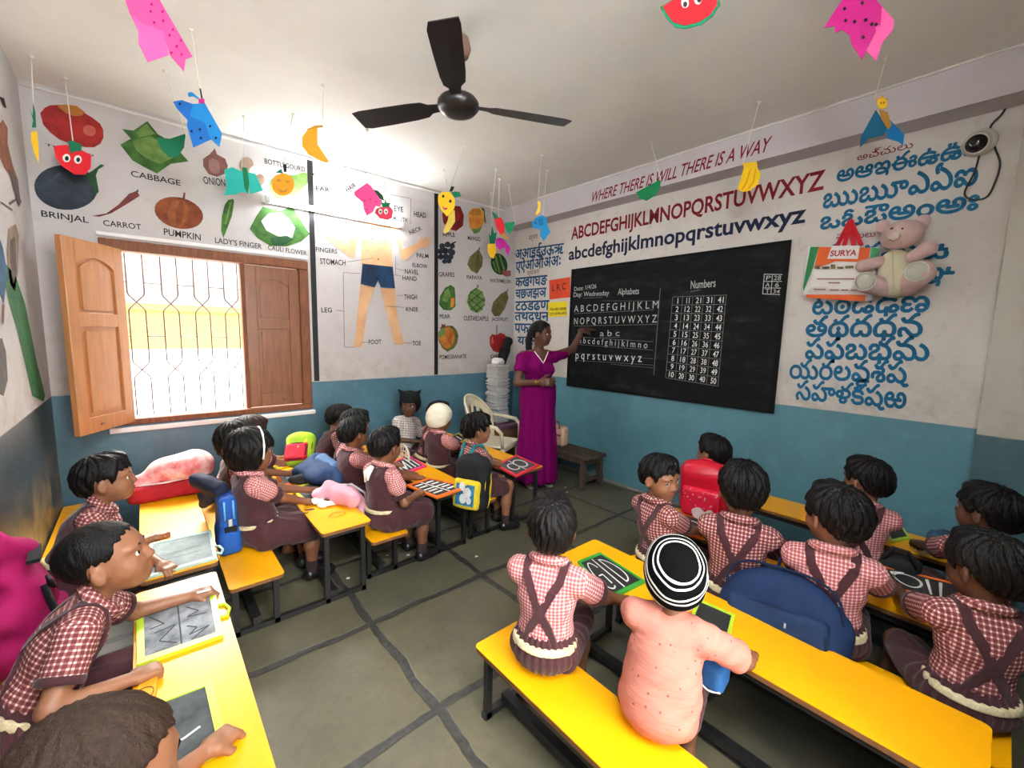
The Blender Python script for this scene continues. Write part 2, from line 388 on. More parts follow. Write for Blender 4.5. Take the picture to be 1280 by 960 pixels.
def shutter(width, height, label, M, hinge, ang, flip):
    """panelled leaf; local x from the hinge, y thickness; returns parts parented to the window"""
    W, Hh, t = width, height, .036
    fr = MB(); st = .082
    zs = [0, .10, Hh*.56, Hh*.56+.085, Hh-.10, Hh]
    def arch(x0, x1, z0, z1, rise, n=14):
        return [(x0,z0),(x1,z0)]+[(x1+(x0-x1)*i/n, z1-rise+rise*math.sin(PI*i/n)**.8) for i in range(n+1)]
    p1 = [(st,zs[1]),(W-st,zs[1]),(W-st,zs[2]),(st,zs[2])]
    p2 = arch(st, W-st, zs[3], zs[4], .055)
    fr.box(st,W-st,.0005,t-.0005,0,zs[1],0,.002).box(st,W-st,.0005,t-.0005,zs[2],zs[3],0,.002).box(0,st,0,t,0,Hh,0,.003).box(W-st,W,0,t,0,Hh,0,.003)
    # top rail: fills between the arch and the top edge
    up = [(st,Hh),(st,zs[4]-.055)]+[(st+(W-2*st)*i/14, zs[4]-.055+.055*math.sin(PI*i/14)**.8) for i in range(1,14)]+[(W-st,zs[4]-.055),(W-st,Hh)]
    fr.plate(up, (0,t,0), (1,0,0), (0,0,1), t)
    pan = MB()
    for p in (p1, p2):
        cx = (min(q[0] for q in p)+max(q[0] for q in p))/2; cz = (min(q[1] for q in p)+max(q[1] for q in p))/2
        big = [(cx+(q[0]-cx)*1.04, cz+(q[1]-cz)*1.02) for q in p]
        pan.plate(big, (0,t*.62,0), (1,0,0), (0,0,1), t*.25)
        inn = [(cx+(q[0]-cx)*.78, cz+(q[1]-cz)*.90) for q in p]
        pan.plate(inn, (0,t*.92,0), (1,0,0), (0,0,1), t*.84)
    latch = MB().tube([(W*.6,-.006,.05),(W*.66,-.012,.055),(W*.68,-.012,.045)], .005, 6).tube([(W*.6,t+.006,.05),(W*.66,t+.012,.055),(W*.68,t+.012,.045)], .005, 6)
    c, s = math.cos(ang), math.sin(ang)
    root = None
    for nm, q, mm in (('shutter', fr, M), ('shutter_panel', pan, M), ('latch', latch, M_iron)):
        q.v = [(hinge[0]+(x*c-y*s), hinge[1]+(x*s+y*c), hinge[2]+z) for x, y, z in q.v]
        o = q.build(nm, mm, win if root is None else root, local=True)
        if root is None:
            # positions are in world space: bring to the window's own frame
            for v in o.data.vertices: v.co -= Vector((.48, YW, .8))
            root = o; o['label'] = label
        else:
            for v in o.data.vertices: v.co -= Vector((.48, YW, .8))
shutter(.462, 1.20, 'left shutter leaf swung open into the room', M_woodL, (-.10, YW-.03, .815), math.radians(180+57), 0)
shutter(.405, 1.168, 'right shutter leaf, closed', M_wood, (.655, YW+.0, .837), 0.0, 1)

# ------------------------------------------------------------------ outside the window: sunny yard with a low wall and pale houses
M_yard = mat('pale_dry_ground', (.70,.68,.64), .9)
MB().box(-9, 9, YW+T, 30, -.35, -.3).build('ground', M_yard, kind='structure')
cw = MB().box(-6,8,9.0,9.25,1.12,1.74,0).box(-6,8,8.96,9.29,1.74,1.84,0).box(-6,8,8.9,9.27,-.3,1.12,1)
tag(cw.build('compound_wall', [mat('yellow_limewash', (.40,.29,.09), .9, mott=.15), mat('white_limewash', (.80,.79,.76), .9)]), 'pale yellow boundary wall seen through the window grille', 'wall')
hs = thing('house', 'pale sunlit house beyond the boundary wall outside the window', 'house', (1.2,16,-.3))
MB().box(-3.0, 5.5, 15, 20, -.3, 4.6).box(-3.2,5.7,14.8,20.2,4.6,4.85).build('house_wall', mat('cream_render', (.62,.58,.48), .9, mott=.06), hs)
for i in range(4):
    MB().box(-2.2+2.0*i, -1.4+2.0*i, 14.96, 15.05, 1.6, 2.7).build('house_window', mat('house_glass', (.55,.52,.46), .4), hs)

# ------------------------------------------------------------------ tube lights: one in the picture on the window wall, one over the doorway behind the photographer
def tube_light(label, a, b, n, strength):
    """batten fixed to a wall, from a to b, n = into the room"""
    a, b, n = Vector(a), Vector(b), Vector(n); d = (b-a).normalized(); r = thing('tube_light', label, 'tube light', tuple((a+b)/2))
    MB().bar(a-d*.03+n*.018, b+d*.03+n*.018, .034, .045, 0, (0,0,1)).build('batten', mat('white_enamel', (.8,.8,.8), .35), r)
    MB().tube([a+d*.02+n*.06, b-d*.02+n*.06], .014, 12).build('tube', mat('glowing_tube_%d' % strength, (.93,.97,1.0), .3, emis=strength), r)
    for p in (a+d*.01, b-d*.01): MB().bar(p+n*.03, p+n*.078, .030, .042, 0, (0,0,1)).build('tube_holder', mat('white_enamel', (.8,.8,.8), .35), r)
tube_light('lit fluorescent tube light glaring on the window wall', (.83,YW-.001,2.535), (2.01,YW-.001,2.535), (0,-1,0), 40)
tube_light('fluorescent tube light above the doorway behind the photographer', (.75,YB+.001,2.55), (-.43,YB+.001,2.55), (0,1,0), 150)

# ------------------------------------------------------------------ smooth solids: shapes blended into one continuous surface
def rot(yaw=0, pitch=0, roll=0):
    """yaw left, pitch up, roll to the right shoulder (degrees); x forward, y left, z up"""
    a, b, c = (math.radians(t) for t in (yaw, pitch, roll))
    Rz = np.array(((math.cos(a),-math.sin(a),0),(math.sin(a),math.cos(a),0),(0,0,1)))
    Ry = np.array(((math.cos(b),0,-math.sin(b)),(0,1,0),(math.sin(b),0,math.cos(b))))
    Rx = np.array(((1,0,0),(0,math.cos(c),-math.sin(c)),(0,math.sin(c),math.cos(c))))
    return Rz@Ry@Rx
A3 = lambda p: np.asarray(p, float)
class Solid:
    def __init__(s): s.p = []
    def _add(s, f, lo, hi, k, t, op): s.p.append((f, A3(lo), A3(hi), k, t, op)); return s
    def ell(s, c, r, R=None, k=.012, t=0, op='u'):
        c = A3(c); r = A3(r if hasattr(r,'__len__') else (r,r,r)); m = r.max()
        def f(P):
            q = P-c
            if R is not None: q = q@R
            a = np.sqrt(((q/r)**2).sum(-1)); b = np.sqrt(((q/r**2)**2).sum(-1))+1e-9
            return a*(a-1)/b
        return s._add(f, c-m, c+m, k, t, op)
    def cap(s, a, b, ra, rb=None, k=.012, t=0, op='u'):
        a, b = A3(a), A3(b); rb = ra if rb is None else rb; d = b-a; L = max(d@d, 1e-12); m = max(ra, rb)
        def f(P):
            q = P-a; h = np.clip((q@d)/L, 0, 1); return np.sqrt(((q-h[...,None]*d)**2).sum(-1))-(ra+(rb-ra)*h)
        return s._add(f, np.minimum(a,b)-m, np.maximum(a,b)+m, k, t, op)
    def cyl(s, a, b, ra, rb=None, rd=.004, k=.012, t=0, op='u', flat=1.0, fdir=None):
        """tapered cylinder with flat ends"""
        a, b = A3(a), A3(b); rb = ra if rb is None else rb; d = b-a; L = np.linalg.norm(d); d = d/L; m = max(ra, rb)
        def f(P):
            q = P-a; h = q@d; w = np.sqrt(np.maximum((q*q).sum(-1)-h*h, 0)); u = np.clip(h/L, 0, 1)
            x = w-(ra+(rb-ra)*u)+rd; y = np.abs(h-L/2)-L/2+rd
            return np.minimum(np.maximum(x, y), 0)+np.sqrt(np.maximum(x,0)**2+np.maximum(y,0)**2)-rd
        return s._add(f, np.minimum(a,b)-m, np.maximum(a,b)+m, k, t, op)
    def box(s, c, h, rd=.01, R=None, k=.012, t=0, op='u'):
        c, h = A3(c), A3(h); m = np.linalg.norm(h)
        def f(P):
            q = P-c
            if R is not None: q = q@R
            q = np.abs(q)-h+rd
            return np.minimum(q.max(-1), 0)+np.sqrt((np.maximum(q,0)**2).sum(-1))-rd
        return s._add(f, c-m, c+m, k, t, op)
    def half(s, p, n, k=0):
        """keeps the side the normal points away from"""
        p, n = A3(p), A3(n); n = n/np.linalg.norm(n)
        return s._add(lambda P: (P-p)@n, p, p, k, 0, 'i')
    def fn(s, f, op='i', k=0, lo=(0,0,0), hi=(0,0,0), t=0): return s._add(f, lo, hi, k, t, op)
    def at(s, P):
        D = np.full(P.shape[:-1], 9.0)
        for f, lo, hi, k, t, op in s.p: D = s._c(D, f(P), k, op)
        return D
    @staticmethod
    def _c(D, d, k, op):
        if op == 'u':
            if k <= 0: return np.minimum(D, d)
            h = np.maximum(k-np.abs(D-d), 0)/k; return np.minimum(D, d)-h*h*k*.25
        if op == 's': d = -d
        if k <= 0: return np.maximum(D, d)
        h = np.maximum(k-np.abs(D-d), 0)/k; return np.maximum(D, d)+h*h*k*.25
    def mesh(s, vox, disp=None):
        us = [q for q in s.p if q[5] == 'u']
        lo = np.min([q[1]-q[3]*.5 for q in us], 0)-2.5*vox; hi = np.max([q[2]+q[3]*.5 for q in us], 0)+2.5*vox
        n = np.ceil((hi-lo)/vox).astype(int)+1; ax = [lo[i]+vox*np.arange(n[i]) for i in range(3)]
        D = np.full(n, 9.0, np.float32); Tg = np.zeros(n, np.int8); full = None
        for f, a, b, k, t, op in s.p:
            if op == 'i': sl = (slice(None),)*3
            else:
                i0 = np.maximum(np.floor((a-k-3*vox-lo)/vox).astype(int), 0); i1 = np.minimum(np.ceil((b+k+3*vox-lo)/vox).astype(int)+1, n)
                if (i1 <= i0).any(): continue
                sl = tuple(slice(i0[i], i1[i]) for i in range(3))
            P = np.stack(np.meshgrid(*(ax[i][sl[i]] for i in range(3)), indexing='ij'), -1)
            d = f(P).astype(np.float32); o = D[sl]
            if op == 'u': Tg[sl] = np.where(d < o, t, Tg[sl])
            D[sl] = s._c(o, d, k, op)
        if disp is not None:
            ix = np.nonzero(np.abs(D) < 4*vox); P = np.stack([ax[i][ix[i]] for i in range(3)], -1); D[ix] += disp(P)
        D[0]=D[-1]=1; D[:,0]=D[:,-1]=1; D[:,:,0]=D[:,:,-1]=1
        I = D < 0; S = [I[i:n[0]-1+i, j:n[1]-1+j, k:n[2]-1+k] for i in (0,1) for j in (0,1) for k in (0,1)]
        al = S[0].copy(); an = S[0].copy()
        for q in S[1:]: al &= q; an |= q
        c = np.argwhere(an & ~al); m = len(c)
        ids = -np.ones(n-1, int); ids[tuple(c.T)] = np.arange(m)
        cor = np.array([(i,j,k) for i in (0,1) for j in (0,1) for k in (0,1)])
        val = np.stack([D[tuple((c+q).T)] for q in cor], 1)
        acc = np.zeros((m,3)); cnt = np.zeros(m)
        for p in range(8):
            for q in range(p+1, 8):
                if np.abs(cor[p]-cor[q]).sum() != 1: continue
                a, b = val[:,p], val[:,q]; x = (a < 0) != (b < 0); tt = np.where(x, a/np.where(x, a-b, 1), 0)
                acc += np.where(x[:,None], cor[p]+tt[:,None]*(cor[q]-cor[p]), 0); cnt += x
        V = lo+(c+acc/cnt[:,None])*vox; T = Tg[tuple(c.T)]
        F = []
        for a in range(3):
            b1, c1 = (a+1)%3, (a+2)%3; e = np.zeros(3, int); e[a] = 1
            sl0 = [slice(1,-1)]*3; sl0[a] = slice(0,-1); sl1 = list(sl0); sl1[a] = slice(1,None)
            x0, x1 = I[tuple(sl0)], I[tuple(sl1)]; g = np.argwhere(x0 != x1); w = x0[tuple(g.T)]
            off = np.ones(3, int); off[a] = 0; g = g+off
            eb = np.zeros(3, int); eb[b1] = 1; ec = np.zeros(3, int); ec[c1] = 1
            q = np.stack([ids[tuple((g-eb-ec).T)], ids[tuple((g-ec).T)], ids[tuple(g.T)], ids[tuple((g-eb).T)]], 1)
            q[~w] = q[~w][:, ::-1]; F.append(q)
        F = np.concatenate(F); F = F[(F >= 0).all(1)]
        return V, F, T
def smooth_mesh(V, F, it=1, lam=.5):
    for _ in range(it):
        S = np.zeros_like(V); C = np.zeros(len(V))
        for i in range(4):
            for j in ((i+1)%4, (i-1)%4): np.add.at(S, F[:,i], V[F[:,j]]); np.add.at(C, F[:,i], 1)
        V = V+lam*(S/np.maximum(C,1)[:,None]-V)
    return V
def solid(mb, S, vox, m=0, disp=None, it=0, keep=False):
    V, F, T = S.mesh(vox, disp)
    if it: V = smooth_mesh(V, F, it)
    if keep: mb._vft = (V, F, T)
    if len(mb.v) == 0 and mb.attr is None: mb.attr = []
    if mb.attr is not None: mb.attr += T.astype(float).tolist()
    return mb.add(V, F.tolist(), m, True)
def plain(mb): mb.attr = None; return mb

# ------------------------------------------------------------------ people: materials
def skin_mat(name, col):
    m, N, L, b = node_mat(name)
    at = N.new('ShaderNodeAttribute'); at.attribute_name = 'tint'; tc = N.new('ShaderNodeTexCoord')
    n = noise(N, L, tc.outputs['Object'], 22, 4)
    base = mix_col(N, L, ramp(N, L, n, .3, .7), tuple(x*.9 for x in col), tuple(min(1,x*1.08) for x in col))
    lip = (col[0]*.95, col[1]*.55, col[2]*.6)
    L.new(mix_col(N, L, ramp(N, L, at.outputs['Fac'], .3, .8), base, lip), b.inputs['Base Color'])
    b.inputs['Roughness'].default_value = .48; b.inputs['Specular IOR Level'].default_value = .4
    b.inputs['Subsurface Weight'].default_value = .0
    return m
SK = [skin_mat('skin_brown', (.18,.075,.038)), skin_mat('skin_light_brown', (.25,.108,.056)), skin_mat('skin_dark_brown', (.105,.043,.024))]
def hair_mat(name, col, rough=.34):
    m, N, L, b = node_mat(name); tc = N.new('ShaderNodeTexCoord'); mp = N.new('ShaderNodeMapping'); mp.inputs['Scale'].default_value = (60,60,14); L.new(tc.outputs['Object'], mp.inputs[0])
    n = noise(N, L, mp.outputs[0], 3.0, 4); L.new(mix_col(N, L, ramp(N, L, n, .35, .7), col, tuple(x*1.6+.002 for x in col)), b.inputs['Base Color'])
    b.inputs['Roughness'].default_value = rough; b.inputs['Specular IOR Level'].default_value = .14
    bp = N.new('ShaderNodeBump'); bp.inputs['Strength'].default_value = .7; bp.inputs['Distance'].default_value = .006; L.new(n, bp.inputs['Height']); L.new(bp.outputs[0], b.inputs['Normal'])
    return m
M_hair = hair_mat('black_hair', (.0035,.003,.003)); M_hairB = hair_mat('brown_hair', (.022,.012,.008), .5)
def plaid_mat(name, dark, mid, light, per=.017, frac=.56):
    m, N, L, b = node_mat(name); uv = N.new('ShaderNodeUVMap'); uv.uv_map = 'UVMap'; sp = N.new('ShaderNodeSeparateXYZ'); L.new(uv.outputs[0], sp.inputs[0])
    def st(x): return math_node(N, L, 'LESS_THAN', math_node(N, L, 'FRACT', math_node(N, L, 'DIVIDE', x, per)), frac)
    s = math_node(N, L, 'ADD', st(sp.outputs[0]), st(sp.outputs[1]))
    c = mix_col(N, L, math_node(N, L, 'MINIMUM', s, 1.0), light, mid)
    L.new(mix_col(N, L, math_node(N, L, 'MAXIMUM', math_node(N, L, 'SUBTRACT', s, 1.0), 0.0), c, dark), b.inputs['Base Color'])
    b.inputs['Roughness'].default_value = .85; b.inputs['Specular IOR Level'].default_value = .15
    return m
M_plaid = plaid_mat('maroon_gingham', (.135,.032,.036), (.30,.11,.105), (.72,.57,.52), .0145, .64)
M_plaid_lit = plaid_mat('maroon_gingham_lit', (.33,.085,.09), (.52,.22,.22), (.80,.64,.60), per=.0125, frac=.62)  # lighter copy of the same cloth, brighter light mixed into its colour
M_stripes = plaid_mat('grey_striped_cloth', (.10,.09,.09), (.45,.42,.40), (.62,.58,.54), per=.022, frac=.35)
M_maroon = mat('maroon_cloth', (.052,.017,.021), .82, .15, bump=.25, bscale=90, sheen=.15)
M_belt = mat('belt_elastic', (.72,.62,.38), .6, mott=.4, mscale=80)
M_belt_metal = mat('belt_buckle', (.75,.74,.70), .3, metal=.8)
M_shoe = mat('black_shoe_leather', (.008,.008,.009), .3, .5)
M_sock = mat('dark_sock', (.035,.018,.02), .9)
M_sclera = mat('eye_white', (.80,.78,.74), .25, .5); M_iris = mat('dark_iris', (.012,.007,.005), .12, .6)
M_whitecloth = mat('white_cloth', (.78,.76,.72), .85, bump=.2, bscale=60)

# ------------------------------------------------------------------ people: anatomy
def add_head(S, c, R, s, child=True):
    X = lambda x, y, z: c+R@(A3((x,y,z))*s)
    e = lambda p, r, k=.012, t=0, op='u', rr=None: S.ell(X(*p), A3(r)*s, R if rr is None else R@rr, k*s, t, op)
    e((-.008,0,.03), (.089,.073,.077)); e((.024,0,-.025), (.060,.057,.066), .03)
    e((.046,0,-.074), (.026,.027,.020), .03)
    for y in (-1, 1):
        e((.047,.030*y,-.032), (.027,.026,.026), .022)
        e((.062,.029*y,.024), (.016,.022,.007), .014)                        # brow
        e((.086,.030*y,.004), (.016,.018,.0105), .010, op='s')               # eye socket
        e((-.004,.072*y,-.010), (.017,.008,.028), .006, rr=rot(-24*y,0,0))   # ear
        e((.001,.081*y,-.007), (.008,.005,.015), .004, op='s', rr=rot(-24*y,0,0))
    S.cap(X(.076,0,.010), X(.090,0,-.020), .0065*s, .0100*s, .012*s)
    for y in (-1, 1): e((.083,.0095*y,-.024), (.009,.008,.0068), .006)
    for y in (-1, 1):
        S.cap(X(.0815,0,-.0475), X(.070,.019*y,-.049), .0062*s, .0028*s, .005*s, 1)
        S.cap(X(.079,0,-.0565), X(.069,.017*y,-.050), .0066*s, .0028*s, .005*s, 1)
        # eyelids
        S.cap(X(.0735,.019*y,.0035), X(.0770,.029*y,.0155), .0034*s, .0036*s, .003*s); S.cap(X(.0770,.029*y,.0155), X(.0665,.042*y,.0045), .0036*s, .003*s, .003*s)
        S.cap(X(.0735,.019*y,.0035), X(.0745,.030*y,-.0075), .0028*s, .0030*s, .003*s); S.cap(X(.0745,.030*y,-.0075), X(.0665,.042*y,.0045), .003*s, .0028*s, .003*s)
def eye_parts(root, c, R, s, gaze=(0,0)):
    X = lambda x, y, z: c+R@(A3((x,y,z))*s)
    for y in (-1, 1):
        mb = MB(); g = rot(gaze[0], gaze[1]); o = A3((.0632,.030*y,.0035))
        for r, d, m in ((.0135,0,0), (.0086,.0058,1)):
            q = o+g@A3((d,0,0)); n1, n2 = 10, 14; V = []; F = []
            for i in range(n1+1):
                for j in range(n2):
                    a, b = PI*i/n1, 2*PI*j/n2; V.append(X(*(q+r*A3((math.cos(a), math.sin(a)*math.cos(b), math.sin(a)*math.sin(b))))))
            for i in range(n1):
                for j in range(n2): F.append((i*n2+j, i*n2+(j+1)%n2, (i+1)*n2+(j+1)%n2, (i+1)*n2+j))
            mb.add(V, F, m, True)
        mb.build('eye', [M_sclera, M_iris], root, local=True)
        mb = MB(); mb.tube([X(.0815,.012*y,.0205), X(.0815,.024*y,.0255), X(.0735,.036*y,.0245), X(.062,.046*y,.0185)], [.0018*s,.003*s,.0026*s,.0012*s], 6)
        mb.build('eyebrow', M_hair, root, local=True)
def hand_mesh(mb, w, d, n, side, pose, s, vox=.0026):
    """palm, four jointed fingers and a thumb; side +1 = left hand"""
    w, d, n = A3(w), A3(d), A3(n); d = d/np.linalg.norm(d); n = n-d*(n@d); n = n/np.linalg.norm(n); t = np.cross(d, n)*(-side)
    S = Solid(); R = np.stack((d, t, n), 1)
    S.box(w+d*.030*s, A3((.031,.026,.0115))*s, .010*s, R, k=.01*s); S.cap(w-d*.012*s, w+d*.012*s, .0165*s, .017*s, .014*s)
    cu = {'flat':(8,12,8), 'relax':(22,34,22), 'grip':(48,70,40), 'fist':(72,88,55), 'point':(70,85,50)}[pose]
    ln = (.040,.045,.041,.033)
    for i in range(4):
        c = (4,8,6) if (pose == 'point' and i == 0) else tuple(x*(1+.08*(i-1)) for x in cu)
        p = w+d*(.058-.004*abs(i-1.2))*s+t*(.0195-.0130*i)*s; a = 0
        dd = d+t*(.10-.07*i)*(.5 if pose in ('fist','grip') else 1); dd = dd/np.linalg.norm(dd)
        for q, (fr, r) in enumerate(((.44,.0073),(.31,.0066),(.25,.0058))):
            a += math.radians(c[q]); v = dd*math.cos(a)+n*math.sin(a); b = p+v*ln[i]*fr*s*1.1
            S.cap(p, b, r*s, (r-.0006)*s, .0022*s); p = b
    p = w+d*.014*s+t*.019*s
    cl = 1 if pose in ('fist','grip','point') else 0
    v1 = d*.62+t*(.72-.25*cl)+n*(.15+.45*cl); v1 = v1/np.linalg.norm(v1); b = p+v1*.026*s; S.cap(p, b, .0105*s, .0082*s, .010*s)
    v2 = d*.92+t*(.28-.5*cl)+n*(.15+.4*cl); v2 = v2/np.linalg.norm(v2); S.cap(b, b+v2*.024*s, .0078*s, .0062*s, .003*s)
    return solid(mb, S, vox)
def ik(a, w, l1, l2, pole):
    a, w, pole = A3(a), A3(w), A3(pole); d = w-a; L = np.linalg.norm(d); M = (l1+l2)*.995
    if L > M: k = L/M; l1 *= k; l2 *= k
    x = (l1*l1-l2*l2+L*L)/(2*L); h = math.sqrt(max(l1*l1-x*x, 0)); u = d/L; p = pole-u*(pole@u); p = p/np.linalg.norm(p)
    return a+u*x+p*h
def hair_solid(c, R, s, style, seed=0):
    """hair as a thick cap over the skull, cut along the hairline"""
    S = Solid(); r = random.Random(seed); ph = [r.uniform(0, 6) for _ in range(6)]
    X = lambda x, y, z: c+R@(A3((x,y,z))*s)
    e = lambda p, q, k=.02, rr=None: S.ell(X(*p), A3(q)*s, R if rr is None else R@rr, k*s)
    th = {'shaved':.004,'boy':.011,'thick':.014,'bob':.020,'back':.009,'messy':.015}[style]
    e((-.011,0,.031), (.089+th,.073+th*.85,.077+th))
    if style in ('boy','thick','messy'): e((-.06,0,.0), (.045,.062,.062)); e((.03,0,.092), (.05,.05,.026))
    if style == 'bob':
        e((-.028,0,-.012), (.084,.088,.088), .03)
        for y in (-1,1): S.cap(X(-.005,.068*y,.03), X(-.002,.074*y,-.055), .026*s, .020*s, .02*s)
    if style == 'back': e((-.088,0,.012), (.034,.036,.034)); S.cap(X(-.095,0,.0), X(-.10,0,-.06), .026*s, .014*s, .02*s)
    if style == 'bob': xs = (-.13,-.05,.0,.028,.045,.06,.09,.13); zs = (-.088,-.09,-.085,-.06,.015,.030,.032,.033)
    elif style == 'back': xs = (-.13,-.06,-.03,-.022,.02,.03,.05,.068,.09,.13); zs = (-.10,-.062,-.03,.018,.020,.0,.045,.068,.076,.078)
    elif style == 'shaved': xs = (-.13,-.06,-.03,-.022,.02,.026,.042,.06,.09,.13); zs = (-.05,-.05,-.028,.02,.022,.012,.052,.066,.072,.072)
    else: xs = (-.13,-.06,-.035,-.024,.018,.024,.036,.055,.075,.13); zs = (-.046,-.048,-.030,.018,.020,-.004,.004,.045,.050,.050) if style != 'thick' else (-.05,-.052,-.034,.012,.014,-.008,.0,.036,.042,.042)
    def cut(P):
        q = (P-c)@R/s; z = np.interp(q[...,0], xs, zs)
        ang = np.arctan2(q[...,1], q[...,0]+.02); z = z+.004*np.sin(ang*26+ph[0])+.003*np.sin(ang*47+ph[1])
        return (z-q[...,2])*.8*s
    S.fn(cut, 'i', .004*s)
    amp = {'shaved':.0006,'boy':.0022,'thick':.003,'bob':.0024,'back':.0012,'messy':.005}[style]
    def disp(P):
        q = (P-c)@R/s; a = np.arctan2(q[...,1]-.006, q[...,0]+.045); h = q[...,2]
        w = np.sin(a*17+2.2*np.sin(h*42+ph[2])+ph[3])+.7*np.sin(a*31-3*np.sin(h*30+ph[4])+ph[5])+.5*np.sin(a*9+h*90)
        return -amp*s*w
    return S, disp
def box_uv(V, F, fr):
    """per-loop plaid coordinates in metres: fr[tag] = 3x3 frame with rows (across, out, along)"""
    q = V[F]; nrm = np.cross(q[:,2]-q[:,0], q[:,3]-q[:,1]); return q, nrm
def build_plaid(S, vox, name, M, parent, frames, disp=None, it=1):
    mb = MB(); V, F, T = S.mesh(vox, disp); V = smooth_mesh(V, F, it) if it else V
    q, nrm = box_uv(V, F, frames); tf = T[F[:,0]]; UV = np.zeros((len(F),4,2))
    for t, (o, R) in enumerate(frames):
        k = tf == t
        if not k.any(): continue
        n = nrm[k]@R; p = (q[k]-o)@R      # R columns: forward, side, along
        a = np.abs(n).argmax(1)
        UV[k,:,0] = np.where((a == 1)[:,None], p[...,0], p[...,1]); UV[k,:,1] = np.where((a == 2)[:,None], p[...,0], p[...,2])
    mb.add(V, F.tolist(), 0, True); mb.uv = UV.reshape(-1,2)
    return mb.build(name, M, parent, local=True)
def bone_frame(a, b):
    d = A3(b)-A3(a); d = d/np.linalg.norm(d); x = np.cross(d, (0,0,1.0)); x = x/np.linalg.norm(x) if np.linalg.norm(x) > .05 else A3((1,0,0)); y = np.cross(d, x)
    return (A3(a), np.stack((y, x, d), 1))

